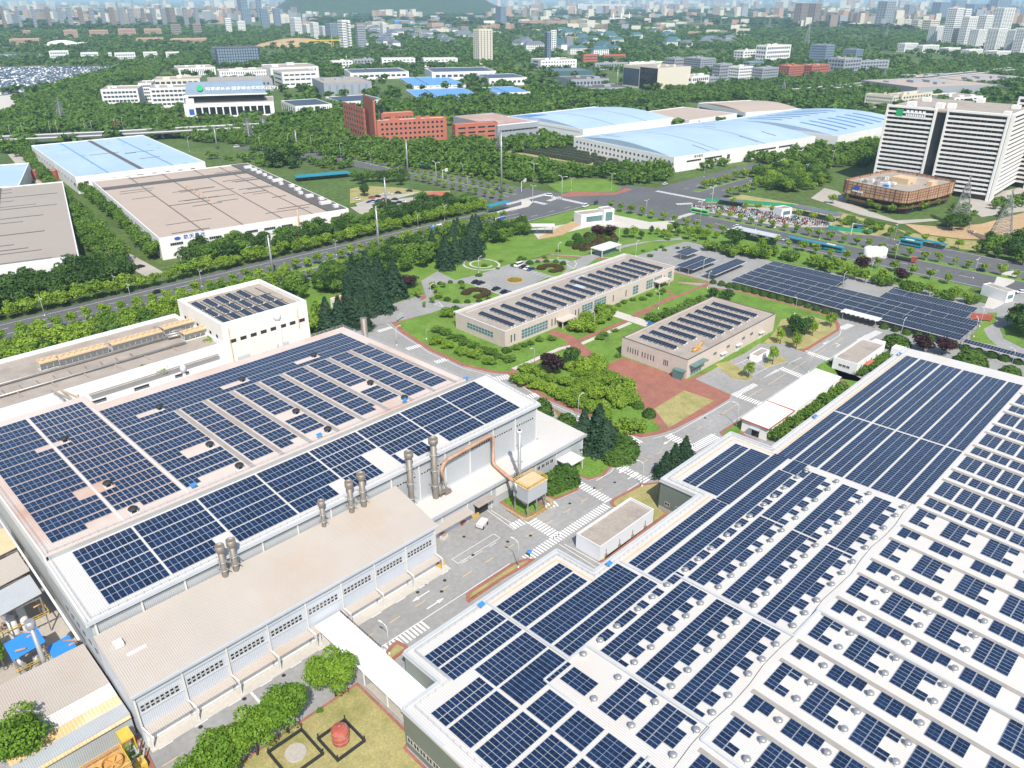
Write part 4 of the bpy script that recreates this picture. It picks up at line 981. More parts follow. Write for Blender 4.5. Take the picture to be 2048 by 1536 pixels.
def junk(label, x, y, w, d, h, topm, seed):
    q = random.Random(seed); t = thing('process_unit', label, 'process unit', (x, y, 0), 0, PLANT)
    mb = MB()
    for a in (0, w):
        for b in (0, d): mb.bar((a, b, 0), (a, b, h), .25)
    for z in (h * .5, h): 
        for p, r_ in (((0, 0), (w, 0)), ((w, 0), (w, d)), ((w, d), (0, d)), ((0, d), (0, 0))): mb.bar((*p, z), (*r_, z), .2)
    mb.build('frame', 'steel', parent=t)
    slab(MB(), [(-.5, -.5), (w + .5, -.5), (w + .5, d + .5), (-.5, d + .5)], lambda a, b: h + .3 + .12 * a, .12).build('roof_sheet', topm, parent=t)
    for k in range(3): MB().cyl(q.uniform(.8, w - .8), q.uniform(.8, d - .8), 0, q.uniform(h * .4, h * .8), q.uniform(.5, 1.1), n=12).build('vessel', q.choice(('galvanised', 'steel', 'trim_white')), parent=t)
    mb = MB()
    for k in range(7):
        a, b, z = q.uniform(-.5, w), q.uniform(-.5, d), q.uniform(1, h + 1); mb.tube([(a, b, z), (a + q.uniform(-2, 2), b, z), (a + q.uniform(-2, 2), b + q.uniform(-3, 3), z)], .22, 6)
    mb.build('pipework', 'rust_pipe', parent=t)
    mb = MB(); rails(mb, [(-.6, -.6), (w + .6, -.6), (w + .6, d + .6)], lambda a, b: h * .5, 1.2, 1.1, .09); mb.build('rail', 'yellow_paint', parent=t)
junk('process unit under a bright blue sheet roof with white stripe', 9.6, 144.5, 5, 5, 6.5, 'blue_sheet', 1)
junk('smaller process unit with pale blue roof next to the lean-to', 15.4, 140.3, 3.2, 3.4, 5.6, 'blue_sheet', 2)
junk('tall process unit with grey ribbed roof and fat elbow duct', 10, 156, 8, 7, 9, 'metal_grey', 3)
junk('process unit with tan deck farthest along the left wall', 9.5, 166, 9, 8, 8.5, 'roof_cream', 4)
junk('process unit with yellow walkways cut by the left picture edge', 12, 178, 7.5, 9, 8, 'hvac_tan', 5)
junk('blue-roofed process hut at the left picture edge', 3, 152, 5, 4.5, 5, 'blue_sheet', 6)
t = thing('thin_stack', 'thin grey chimney leaning past the blue roofs', 'chimney', (13.4, 140.8, 0)); MB().cyl(0, 0, 0, 15, .42, n=12).lathe(0, 0, [(.42, 14), (.9, 14.6), (.9, 16), (.6, 16)], 12).build('flue', 'galvanised', parent=t)
t = thing('yellow_gantry', 'yellow gantry frame beside the thin grey chimney', 'gantry', (9.6, 139.8, 0))
for x in (0, 2.2):
    for y in (0, 1.6): MB().bar((x, y, 0), (x, y, 4.5), .22).build('leg', 'orange_steel', parent=t)
MB().box(-.2, 2.4, -.2, 1.8, 4.4, 4.7).build('deck', 'orange_steel', parent=t)
put_pipe = thing('wall_pipe_run', 'long thin pale pipe running along the left wall of the solar factory', 'pipe', (19.6, 138, 9))
MB().tube([(0, 0, 0), (0, 40, 1), (0, 80, 2)], .25, 8).build('pipe_length', 'trim_white', parent=put_pipe)

# ================================================================ kerbs, lawns, paving and markings inside the works
def lawn_block(name, poly, border=1.6, top='lawn', z=.12):
    island(name + '_kerb', poly, -.02, z, 'kerb', 'brick_paving')
    sheet(name + '_lawn', offset_in(poly, border), z + .012, top)
G1 = [(174.5,245.2), (170.7,233.7), (167.2,211.5), (167,192.3), (170.8,180.1), (173.7,176.3), (173.8,172.6), (170.7,164.7), (169.5,153.2), (170,134.6), (169.7,121.1), (171.5,115.7)] + [(173,114.9), (177.2,113), (183.3,111.5), (198.9,110.3), (212.9,110.2), (215.9,111.4), (218.3,126.1), (226,124.7), (233.6,110.3), (246,110.6), (259.5,110.7), (269.1,110.2), (296,110.3), (302,112.2), (310.4,118.7), (311.4,138), (311,160.4)] + [(300, 190), (312, 175), (312, 228), (290, 262), (205, 262), (185, 244)]
island('garden_block', G1, -.02, .12, 'kerb', 'brick_paving')
sheet('garden_lawn', offset_in(G1, 2.0), .128, 'lawn')
sheet('brick_plaza', [(202,156.5), (214.5,155.7), (215,144.1)] + [(215.3,129.2), (217.5,125.7), (215.9,111.4), (212.8,110.4), (199.2,110.5), (183.8,111.8), (179.3,112.8), (182.6,119.3), (189.3,129.5), (198,141.6), (199.7,149.8)], .139, 'brick_paving')
for ip, (nm, pts, w_, m_) in enumerate((('brick_path', [(175.8,176.2), (193,177.2), (208.8,177.9), (241.2,177.4), (260.8,177.3)], 2.2, 'brick_paving'), ('stone_path', [(178.3,177.6), (203.7,177.9), (213.2,175), (243.8,174.8)], 2.0, 'concrete_pale'), ('brick_path', [(213.7,191.6), (214.2,182.6), (210.4,174.8), (202.1,155.1)], 5, 'brick_paving'), ('stone_path', [(247.5,187), (247.7,177.8), (247.6,167.7)], 6, 'concrete_pale'), ('brick_path', [(287.8,189), (284,180.4), (250.1,178.2)], 2.2, 'brick_paving'), ('brick_path', [(253.4,179.3), (282.2,179), (312.3,178.5)], 2.0, 'brick_paving'))):
    ribbon(nm, pts, w_, .1422 + ip * .0014, m_)
sheet('yard_verge', [(291.2,132.6), (303.8,125.3), (302.4,114.6), (297,111.6), (270.5,111.8), (264.7,115.1), (263.9,125.7), (273.4,127.1), (286,130.9)], .135, 'dry_lawn')
sheet('square_lawn', [(189.5,123.9), (207.5,124.4), (208.2,113.2), (182.3,113.3)], .1405, 'dry_lawn')
sheet('workshop_yard', [(217.7,126.7), (224.3,126.4), (234.7,126.5), (250.7,125.7), (261.8,126.4), (268.4,119.8), (266.2,108.8), (245.5,110.4), (233.6,110.3), (216,111.7)], 0.1415, 'asphalt')
for nm, poly in (('yard_island', [(233,128.2), (239,126.3), (234.1,112.8), (228.8,113.2), (227,117.4)]), ('cabin_island', [(246.4,116.1), (257.3,114.9), (254.5,110.7), (243.5,113.7)])):
    island(nm, poly, .1, .25, 'kerb', 'dry_lawn')
# loop drive and its gardens
sheet('loop_drive', [(216,276.8), (230.9,282.4), (228.3,266.4), (242.4,264.6), (263.2,265.4), (271.6,265), (280.1,261.1), (290.1,250), (285.7,239.6), (263.8,233), (262.6,238.2), (234.3,233.7), (223.8,231.8), (208.9,234.7), (203,240.7), (199.5,251.7)], .142, 'asphalt')
sheet('loop_drive_spur', [(206.8,257.6), (203.3,241.5), (192.2,241.5), (179.6,243.4), (165.6,247.2), (166.5,253.1), (196.6,255.9)], .143, 'asphalt')
sheet('loop_drive_exit', [(287.6,245.3), (300.9,247.8), (311.1,245.8), (334.8,245.1), (366.2,232.1), (361.8,228.4), (346.8,239.1), (327.5,242.4), (306.6,242.1), (286.9,235.9), (281.1,236.7)], .1445, 'asphalt')
def ring(cx, cy, rx, ry, n=28): return arc(cx, cy, rx, 0, 360, n, ry)[:-1]
island('round_garden', [(214.9,266.2), (218.8,268), (229.1,258.7), (228.9,236.4), (220.2,233.7), (208.3,240.4), (204.6,249.2), (207.7,257.6)], .1, .26, 'kerb', 'lawn')
island('round_garden_east', [(270.6,259.2), (275.8,259.7), (285.1,252.1), (284.3,245.5), (276.7,238.8), (265.9,234.9), (265,236.9), (265,254.8)], .1, .26, 'kerb', 'lawn')
island('flower_disc', ring(*(248.1,246.2), 4.4, 4.4), .1, .3, 'kerb', 'earth')
# strip gardens beside the factories
J = {
 'conifer_block': [(142.2,112.3), (146.8,110.5), (154.6,112.5), (158.4,114.3), (161.3,117.8), (162.2,122.3), (164.1,127.9), (165.5,136.9), (166.8,148.1), (162.2,140.2), (149,124.9), (141.9,117.6)],
 'hedge_block': [(127.6,119.1), (128.6,112.3), (136.4,111), (138.8,112.5), (141,116.3), (138.1,120.9), (129.9,121.3)],
 'filter_block': [(117.4,122.1), (116.8,114.9), (117.4,112.3), (123.3,111.1), (125.1,112.5), (125.8,115.6), (129.5,121.7), (124.3,126.9)],
 'walk_verge': [(87.5,102.2), (89.1,102.4), (102.2,102.4), (106,101.3), (107.6,99.4), (104.4,99.2), (96.6,99.7), (86,99.5), (86.2,100.6)],
 'switch_house_verge': [(138.1,101.5), (140.5,101.9), (150.9,100.9), (156.3,97.4), (145.8,90), (145,87.2), (117.7,87.4), (116.9,88.1), (139,94.9), (137.1,99.7)],
 'shed_verge': [(191.3,100.8), (201.4,100.6), (202.9,99.1), (195.4,94.8), (194.5,84.7), (250.5,86.6), (252.5,90.7), (264.8,100.4), (259.5,100.4), (257.1,100.1), (251.9,100.1), (258.7,80.8), (195.4,83.8), (190.6,91.3), (188.8,97.7)],
 'canopy_verge': [(68.1,102), (68.7,99.3), (68.3,98.3), (62.7,97.8), (61.7,99.9), (66.4,101.9)],
}
for k, poly in J.items(): lawn_block(k, poly, .9, 'lawn' if k not in ('switch_house_verge', 'walk_verge', 'canopy_verge') else 'dry_lawn')
lawn_block('tank_yard', [(14, 98.6), (55.8, 98.6), (55.8, 81), (53.4, 80), (53.4, 40), (-30, 40), (-30, 98.6)], .6, 'dry_lawn')
lawn_block('corner_verge', [(-40, 101), (19.5, 101), (20.4, 112), (20.4, 117), (1.6, 117), (-2, 140), (-40, 150)], .8, 'lawn')
sheet('plant_apron', [(-25, 140.5), (20.7, 139.2), (20.7, 235), (-25, 235)], .004, 'concrete')
sheet('annex_apron', [(20.9, 111.2), (91, 111.2), (91, 119.6), (89.1, 119.6), (89.1, 113.9), (20.9, 113.9)], .02, 'concrete_pale')
sheet('rear_alley', [(20, 222), (51.5, 213), (131.5, 213), (152, 213), (160, 253), (20, 253)], .004, 'concrete')
sheet('verge_behind_chillers', [(-80, 295), (140, 292), (160, 292), (165, 312), (-80, 316)], .016, 'lawn')
# zebra crossings, arrows, centre lines
mk = []
def zebra(name, a, b, w, pitch=.95, fill=.5, z=.004):
    """bars march from a to b, each bar w long across the walking line"""
    L = math.hypot(b[0] - a[0], b[1] - a[1]); ux, uy = (b[0] - a[0]) / L, (b[1] - a[1]) / L; mb = MB(); n = int(L / pitch)
    for i in range(n + 1):
        c = (a[0] + ux * i * pitch, a[1] + uy * i * pitch); h = pitch * fill / 2
        mb.face([(c[0] + ux * sx * h - uy * sy * w / 2, c[1] + uy * sx * h + ux * sy * w / 2, z) for sx, sy in ((-1, -1), (1, -1), (1, 1), (-1, 1))])
    return structure(name, mb, 'paint_white')
def line(name, pts, w=.15, m='paint_white', z=.005, dash=None):
    mb = MB()
    for a, b in zip(pts, pts[1:]):
        L = math.hypot(b[0] - a[0], b[1] - a[1]); ux, uy = (b[0] - a[0]) / L, (b[1] - a[1]) / L; s = 0
        while s < L:
            e = min(L, s + (dash[0] if dash else L))
            p = (a[0] + ux * s, a[1] + uy * s); q = (a[0] + ux * e, a[1] + uy * e)
            mb.face([(p[0] + uy * w / 2, p[1] - ux * w / 2, z), (q[0] + uy * w / 2, q[1] - ux * w / 2, z), (q[0] - uy * w / 2, q[1] + ux * w / 2, z), (p[0] - uy * w / 2, p[1] + ux * w / 2, z)])
            s = e + (dash[1] if dash else L)
    return structure(name, mb, m)
def arrow(p, ang, turn=0):
    c, s = math.cos(ang), math.sin(ang); mb = MB()
    f = lambda pts: mb.face([(p[0] + c * x - s * y, p[1] + s * x + c * y, .006) for x, y in pts])
    f([(0, -.12), (3.2, -.12), (3.2, .12), (0, .12)])
    if turn: f([(3.2, -.12), (3.45, -.12), (3.45, turn * 1.0), (3.2, turn * 1.0)] if turn > 0 else [(3.2, turn * 1.0), (3.45, turn * 1.0), (3.45, .12), (3.2, .12)]); f([(3.7, turn * 1.0), (3.3, turn * 1.9), (2.9, turn * 1.0)] if turn > 0 else [(2.9, turn), (3.3, turn * 1.9), (3.7, turn)])
    else: f([(3.2, -.5), (5.0, 0), (3.2, .5)])
    structure('lane_arrow_marking', mb, 'paint_white')
zebra('crossing_marking', (75, 101.4), (58.5, 101.4), 3.0); zebra('crossing_marking', (106, 101.2), (137.3, 101.2), 2.6)
zebra('crossing_marking', (117.8,110.4), (117.6,101.6), 3.2); zebra('crossing_marking', (112.7,112.4), (116.6,112), 2.6); zebra('crossing_marking', (139.2,112.9), (138.6,102.4), 2.8)
zebra('crossing_marking', (125,112.2), (128.1,111), 2.4); zebra('crossing_marking', (153.8,110.2), (153.5,100.3), 2.8)
zebra('crossing_marking', (159.6,117.8), (170.6,115.9), 4.2); zebra('crossing_marking', (178.6,110.7), (177.7,101.5), 3.2); zebra('crossing_marking', (177,101.3), (188.8,100.4), 3.4)
zebra('crossing_marking', (165.1,159.2), (169.7,158), 3); zebra('crossing_marking', (167.6,176.8), (173.9,174.3), 3.4); zebra('crossing_marking', (162.6,202.1), (170,200.7), 2.6); zebra('crossing_marking', (162.6,219), (170.3,217.9), 2.6)
zebra('crossing_marking', (165.3,241), (171.1,240.8), 2.4); zebra('crossing_marking', (216.6,111.2), (229.1,110.4), 3.6); zebra('crossing_marking', (217.4,109.2), (217.4,101.4), 3); zebra('crossing_marking', (236.6,111.6), (245.2,110.7), 3)
zebra('crossing_marking', (247.5,109.7), (246.3,100.6), 3); zebra('crossing_marking', (253.6,111.1), (262,110.2), 3); zebra('crossing_marking', (267.5,109), (267,101), 3); zebra('crossing_marking', (299.7,110.6), (307.2,109.7), 3); zebra('crossing_marking', (292.8,100), (307.6,98.7), 3)
line('edge_line_marking', [(176.1,262.1), (169.7,232.4), (166.2,210.2), (166,191.2), (169,179.9)]); line('edge_line_marking', [(171.9,171.2), (168.2,152.1), (168.6,133.4), (168.5,120.2), (169.8,117)])
line('edge_line_marking', [(173.8,113), (181.7,110.4), (212.1,109.3)]); line('edge_line_marking', [(268.3,108.1), (292.3,108.2), (299.7,110.6)]); line('edge_line_marking', [(62, 102.7), (62, 102.9), (102, 102.7)])
line('edge_line_marking', [(143.7,110.6), (150.1,110.5), (155.8,112.4), (159.1,114.7), (161.7,118)]); line('edge_line_marking', [(146, 101.6), (190, 101.3)]); line('edge_line_marking', [(200, 101.3), (300, 101)])
line('edge_line_marking', [(22, 111.1), (90, 111.1)], dash=(2.6, 4))
line('centre_line_marking', [(14, 107.3), (142, 107)], .17, 'paint_yellow', dash=(2.8, 4.2)); line('centre_line_marking', [(160, 107), (196, 106.6)], .17, 'paint_yellow', dash=(2.8, 4.2))
line('centre_line_marking', [(200, 106.6), (296, 106)], .17, 'paint_yellow', dash=(12, 4))
line('bay_marking', [(93.3,113.6), (107.1,113.6), (107.1,111.3), (93.3,111.4), (93.3,113.6)], .12); line('bay_marking', [(93.8,110.9), (95.8,110.8)], .12); line('bay_marking', [(102.9,110.7), (105.1,110.7)], .12); line('bay_marking', [(96.6,110.7), (100.5,110.7)], .1)
line('bay_marking', [(112.9,122.9), (111.9,111.1)], .14); line('bay_marking', [(113.5,121.4), (113.3,111.4)], .14); line('bay_marking', [(115.7,99.4), (115.4,87.4)], .14); line('bay_marking', [(116.6,98.5), (117,87.3)], .14)
line('bay_marking', [(236.7,123.1), (233,113.9), (243.8,113.4), (245.9,122.1), (236.7,123.1)], .13, z=.15); line('bay_marking', [(241.8,122.9), (238.2,113.8)], .13, z=.15)
line('drive_marking', [(291.6,246.5), (288.2,242.1), (280.4,237.5), (285.3,247.6), (291.6,246.5)], .2, z=.149); line('drive_marking', [(200.3,248.3), (203.5,249), (201.3,243.5), (200.3,248.3)], .2, z=.149)
for k in range(8):
    line('bay_marking', [(229.5, 254 - k * 2.75), (234.4, 254 - k * 2.75)], .16, z=.149)
    line('bay_marking', [(261, 250 - k * 2.75), (265.6, 250 - k * 2.75)], .16, z=.149)
line('bay_marking', [(229.5, 254), (229.5, 232)], .16, z=.149); line('bay_marking', [(265.6, 250), (265.6, 229)], .16, z=.149)
arrow((82.5, 108.9), R(180)); arrow((78.3, 104.8), 0); arrow((156, 108.6), R(180)); arrow((150.5, 104.9), 0); arrow((178, 108.8), R(180)); arrow((176, 104.3), 0); arrow((284, 108.8), R(180)); arrow((280, 104), 0, 1)
arrow((166, 135), R(90), 0)
# manhole covers
for p in ((83.2,111.4), (87.2,109.1), (80.3,110.4), (101.1,118), (107.4,108.9), (113.1,106.6), (97.9,111.2), (84.3,106.8), (130.4,108.7), (140.5,108.7), (146.7,106.5), (29.4,110.4), (27.3,107), (38.2,110.6), (43.1,109.2), (46.5,110.4), (196.1,108.9), (247.3,122)):
    structure('manhole_cover', MB().cyl(p[0], p[1], 0, .012, .42, n=16), 'black_iron')
# speed bump near the bottom
mb = MB()
for k in range(16): mb.box(39.6, 40.1, 105.2 + k * .38, 105.4 + k * .38, 0, .05)
structure('speed_bump', mb, 'paint_white')

# ================================================================ public roads
mat('roof_blue', (.36, .48, .60), .5, var=.06, scale=.02, ribs=.9, rib_axis=1, stain=(.5, .6, .68), stain_amt=.6, stain_scale=.012)
mat('roof_blue_deep', (.12, .30, .62), .5, var=.06, scale=.03, ribs=.9, rib_axis=1)
mat('roof_brown', (.42, .345, .285), .8, var=.06, scale=.02, stain=(.34, .27, .225), stain_amt=.6, stain_scale=.02)
mat('roof_brown_grey', (.34, .30, .26), .8, var=.06, scale=.02, stain=(.28, .25, .22), stain_amt=.6, stain_scale=.02)
mat('roof_reddish', (.40, .27, .22), .8, var=.12, scale=.03, stain=(.55, .5, .47), stain_amt=.7, stain_scale=.03)
mat('wall_far_white', (.72, .71, .69), .8, var=.04, scale=.1)
mat('wall_far_cream', (.62, .57, .47), .8, var=.04, scale=.1)
mat('wall_far_grey', (.30, .32, .35), .7, var=.05, scale=.1)
mat('wall_far_tan', (.27, .22, .18), .8, var=.05, scale=.1)
mat('wall_far_pink', (.44, .29, .22), .8, var=.06, scale=.1)
mat('wall_far_blue', (.20, .26, .33), .5, var=.08, scale=.1)
mat('roof_slate', (.13, .15, .18), .7, var=.1, scale=.1)
mat('roof_teal', (.06, .13, .15), .6, var=.1, scale=.1)
mat('bronze', (.17, .095, .055), .5, metal=.3, var=.12, scale=.3)
mat('glass_far', (.05, .07, .095), .2, spec=.5, var=.2, scale=.1)
mat('sign_blue', (.03, .10, .38), .5); mat('sign_white', (.85, .85, .85), .5); mat('sign_green', (.02, .35, .12), .5)
sheet('public_road', [(-220, 318), (200, 318), (392, 316), (392, -120), (448, -120), (448, 262), (470, 268), (900, 262), (900, 308), (460, 316), (446, 350), (400, 352), (394, 380), (390, 420), (386, 480), (380, 560), (360, 640), (335, 640), (352, 560), (358, 480), (356, 400), (346, 352), (200, 358), (-220, 362)], .02, 'asphalt_dark')
ribbon('side_road', [(331.4,682.9), (345.6,641.7), (352.2,583.7), (357.7,541.6), (368.9,515.5)], 14, .017, 'asphalt_dark')
ribbon('alley_road', [(179.4,784.4), (164.8,686.4), (157.4,610.6), (153.7,571.2), (139.6,478.4), (131.5,421.1), (131, 372)], 9, .032, 'concrete')
for pts in ([(-200, 326.5), (385, 323)], [(-200, 346.5), (345, 340.5)], [(-200, 353), (345, 347)], [(405.5, 250), (405.5, -100)], [(433, 250), (433, -100)], [(367, 355), (369, 560)], [(384, 380), (374, 560)], [(470, 279), (880, 274)], [(470, 300), (880, 296)]):
    line('lane_marking', pts, .22, z=.036, dash=(6, 9))
for pts in ([(-200, 319.5), (388, 317.6)], [(-200, 360.5), (344, 350.6)], [(394, 245), (394, -110)], [(446.6, 255), (446.6, -110)], [(-200, 339.6), (340, 334.4)], [(-200, 332.4), (340, 328.8)]):
    line('edge_line_marking', pts, .2, z=.036)
for a, b, w in (((369.4,348.6), (369.4,338.7), 4), ((377.9,343.5), (392.6,346.1), 3.5), ((430,278.1), (439,272.4), 4), ((396, 258), (444, 258), 4), ((452, 268), (452, 310), 4), ((352, 356), (392, 358), 4), ((388, 320), (388, 350), 4)):
    zebra('crossing_marking', a, b, w, 1.6, z=.036)
# planted medians and verges
for nm, poly in (('road_median', [(-200, 333), (325, 329.5), (325, 333.8), (-200, 339)]), ('road_median', [(416, 246), (421, 246), (421, -100), (416, -100)]), ('road_median', [(470, 288), (880, 284), (880, 288.5), (470, 292.5)]), ('road_median', [(374, 372), (377, 372), (371, 560), (368, 560)])):
    island(nm, poly, 0, .18, 'kerb', 'lawn')
sheet('works_verge', [(150, 264), (190, 262), (290, 264), (314, 230), (363, 226), (363, 176), (374, 90), (392, 90), (392, 315), (150, 317)], .01, 'lawn')
sheet('gate_paving', [(365.9,77.4), (417.3,86.5), (426.4,85.7), (435.7,82), (412.5,78.1), (401.2,79.3), (396.8,73.9), (388.9,72.3), (374.6,73), (367.2,73.9)], .04, 'concrete_pale')
sheet('forecourt', [(364.9,76.3), (374.6,73), (393,72.9), (406.4,69.1), (381.4,53.3), (332.8,42.4), (334.1,61.8), (343.5,67.2), (334.7,68.4), (357.6,77.1)], .036, 'asphalt')
island('forecourt_lawn', [(345.3,65.4), (353.2,63.3), (373.7,61), (363.7,54.8), (334.1,47.7), (329.2,52.6), (334.8,61.1)], 0, .15, 'kerb', 'lawn')
island('gate_lawn', [(326.9,70.7), (360.7,74.1), (363.4,71.4), (350.3,68.2), (339.1,69.7), (330.5,65.3), (324.7,60.5), (322.8,69.5)], 0, .15, 'kerb', 'lawn')
sheet('corner_green', [(413.5,377.9), (437.1,379), (456.7,359.4), (442.8,332.9), (428,328.8), (410,350.5), (400.2,352.9)], .045, 'lawn')
sheet('pavement_corner', [(396.4,349.5), (410,350.5), (426.8,327.8), (444.5,331.2), (443.5,324.5), (422.7,323.2), (393.5,343.8)], .05, 'brick_paving')
sheet('pavement_corner', [(366.9,347.8), (371.8,356.4), (368.6,359.6), (356.8,348.1), (332.7,347), (330.5,343.1), (356.6,341.8)], .05, 'concrete_pale')
sheet('station_paving', [(319,304.2), (328.7,299.7), (350.2,294.5), (370.1,300.5), (379.2,294.4), (380.5,264.2), (394.5,255.8), (375.3,242.7), (357,271.5), (345.7,282.8), (307,286.1)], .04, 'concrete_pale')
sheet('parking_lot', [(274.9,421.4), (279.7,420.2), (283.4,427.7), (293.1,429.4), (309.1,431.3), (333.8,425.3), (332.9,422), (312.6,419.7), (309.8,418.6), (336.4,410.1), (334.8,405.6), (310.4,406.4), (285.1,404), (273.4,398.2), (271,393.8), (269.8,403.5)], .026, 'concrete')
sheet('lot_green', [(333.9,404.5), (341.4,405.2), (339.6,398.7), (327,384.1), (312.4,383.8), (286.9,381.3), (280,374.9), (279.9,402), (307.6,405.3)], .02, 'lawn')
sheet('lot_dry_grass', [(305.6,466.3), (318.4,466.9), (333.7,442.7), (337.1,424.1), (351.2,412.1), (340.6,399.8), (333.1,421.7), (323.9,428.9), (293.3,429.2), (280.9,430.2)], .024, 'dry_lawn')
sheet('bike_park_floor', [(434.3,270.5), (442,256.4), (468.6,226.6), (472.3,192.4), (446,182.4), (426.3,202.2), (425.9,247.7), (423.5,262.2)], .05, 'concrete')
sheet('slope_meadow', [(446.6,268.1), (483.7,262.2), (485.5,225.9), (483.7,189.9), (472.9,155.6), (447.6,155.3), (437.4,170.4), (468.5,217.3), (460.1,244.8)], .027, 'dry_lawn')
sheet('bare_field', [(484.2,155), (494,134.4), (516.5,122.8), (575.2,110.5), (493.4,90.3), (487.6,105.6), (474.2,119), (468.3,139.6)], .043, 'earth')
sheet('field_grass', [(469.1,154.1), (466.4,139), (472.4,118.4), (484.2,99.5), (486.1,88.4), (465.1,83.3), (446.9,127.6)], .036, 'dry_lawn')
sheet('plaza_paving', [(507.1,224.7), (543.4,232.2), (539.8,220.7), (508.5,196.3), (488.7,161.7), (507.4,148.6), (507.6,142.8), (482.8,156.4), (486.3,181.4)], .045, 'concrete')
sheet('storage_field', [(484.1,491.3), (505.7,493.7), (539.1,472.7), (520.2,399.8), (507.1,372.4), (492.9,381.7), (485.9,444.6)], .0285, 'dry_lawn')
sheet('tower_forecourt', [(565.4,152.7), (659.9,131.5), (575.2,110.5), (533.9,127.9)], .0315, 'concrete')
# elevated highway
def highway(label, pts, w, z):
    t = thing('highway_viaduct', label, 'highway', (*pts[0], 0)); o = pts[0]; q = [(p[0] - o[0], p[1] - o[1]) for p in pts]
    d, ed = ribbon('deck', q, w, z, 'asphalt_dark', parent=t, kind=None, th=1.4)
    for s in (0, 1):
        mb = MB()
        for a, b in zip(ed, ed[1:]): mb.bar((*a[s], z + .45), (*b[s], z + .45), .4, 1.0)
        mb.build('barrier', 'trim_white', parent=t)
    for p in along(q, 40): MB().box(p[0] - 1, p[0] + 1, p[1] - 1, p[1] + 1, 0, z - 1).build('pier', 'concrete_pale', parent=t)
    return t
highway('grey highway deck with white barriers crossing behind the blue-roofed factory', [(97.6,894.3), (182.9,831.8), (255.7,795.1), (329.2,764.7), (387.1,738.9)], 22, 7)
highway('tree-lined highway deck slanting up the right side behind the forest', [(1061.8,518), (1180.2,493.9), (1460.8,450.9), (1716,409), (2334.9,317.1)], 22, 7)
sheet('canal_path', [(309.4,288.8), (335.6,295.6), (350.5,298.3), (363.9,292.3), (340.1,287.6), (322.4,282.2), (308.1,285.8)], .05, 'earth')

# ================================================================ neighbouring factories
FOOT = [((20, 110), 0, 135, 115), ((53, -70), 0, 225, 162), ((-20, 252), 0, 162, 44), ((188, 192), 0, 114, 32), ((215, 128), 0, 64, 30)]
def hall(name, label, near, right, left, h, wall='wall_far_white', roof='roof_brown', par=.5, arch=0, cat='factory'):
    o, rz, w, d = rect3(near, right, left); t = thing(name, label, cat, o, rz); FOOT.append((o, rz, w, d)); t['dims'] = (w, d, h)
    mb = MB(); e = .5
    mb.box(0, w, 0, e, 0, h + par); mb.box(0, w, d - e, d, 0, h + par); mb.box(0, e, e, d - e, 0, h + par); mb.box(w - e, w, e, d - e, 0, h + par); mb.build('wall', wall, parent=t)
    mb = MB(); n = 12 if arch else 1
    for i in range(n):
        a, b = i / n, (i + 1) / n; za, zb = (h - .1 + arch * math.sin(math.pi * a), h - .1 + arch * math.sin(math.pi * b))
        mb.face([(e, e + (d - 2 * e) * a, za), (w - e, e + (d - 2 * e) * a, za), (w - e, e + (d - 2 * e) * b, zb), (e, e + (d - 2 * e) * b, zb)])
        if arch:
            for x in (e, w - e): mb.face([(x, e + (d - 2 * e) * a, h - .3), (x, e + (d - 2 * e) * a, za), (x, e + (d - 2 * e) * b, zb), (x, e + (d - 2 * e) * b, h - .3)])
    mb.build('roof', roof, parent=t); t['arch'] = arch
    return t, w, d
def roofz(t, y): w, d, h = t['dims']; return h - .1 + t['arch'] * math.sin(math.pi * min(1, max(0, y / d)))
def patches(t, n, seed, m='roof_dark', lmin=8, lmax=26, name='roof_patch', axis=0):
    q = random.Random(seed); w, d, h = t['dims']
    for k in range(n):
        L = q.uniform(lmin, lmax); x = q.uniform(3, w - 4 - (L if axis == 0 else 1)); y = q.uniform(4, d - 5 - (L if axis else 1)); bw = q.uniform(.7, 1.5)
        if axis == 0: MB().box(x, x + L, y, y + bw, h - .15, roofz(t, y) + .12).build(name, m, parent=t)
        else:
            z0, z1 = roofz(t, y) + .1, roofz(t, y + L) + .1; MB().face([(x, y, z0), (x + bw, y, z0), (x + bw, y + L, z1), (x, y + L, z1)]).build(name, m, parent=t)
def seams(t, fr, m='roof_dark', wd=.35, axis=1):
    w, d, h = t['dims']
    for f in fr:
        mb = MB(); n = 12
        for i in range(n):
            a, b = .5 + (d - 1) * i / n, .5 + (d - 1) * (i + 1) / n
            if axis: mb.face([(w * f - wd / 2, a, roofz(t, a) + .1), (w * f + wd / 2, a, roofz(t, a) + .1), (w * f + wd / 2, b, roofz(t, b) + .1), (w * f - wd / 2, b, roofz(t, b) + .1)])
        mb.build('roof_seam', m, parent=t)
def sign(t, text, x, z, size, m, face='R', D=0, y=-.12, space=1.0):
    cu = bpy.data.curves.new('lettering', 'FONT'); cu.body = text; cu.size = size; cu.extrude = .08; cu.space_character = space
    tmp = bpy.data.objects.new('tmp', cu); COL.objects.link(tmp); bpy.context.view_layer.update()
    me = bpy.data.meshes.new_from_object(tmp.evaluated_get(bpy.context.evaluated_depsgraph_get())); bpy.data.objects.remove(tmp)
    me.materials.clear(); me.materials.append(MATS[m]); o = bpy.data.objects.new('lettering', me); COL.objects.link(o); o.parent = t
    if face == 'R': o.location = (x, y, z); o.rotation_euler = (R(90), 0, 0)
    else: o.location = (y, D - x, z); o.rotation_euler = (R(90), 0, R(-90))
    return o
t, w, d = hall('brown_roof_factory', 'white factory with tan flat roof crossed by black strips and blue lettering', (143.5,395.3), (246.4,379.4), (166.5,563.4), 11)
patches(t, 26, 3); patches(t, 5, 8, lmin=24, lmax=34); seams(t, (.22, .42, .63, .8), wd=.7)
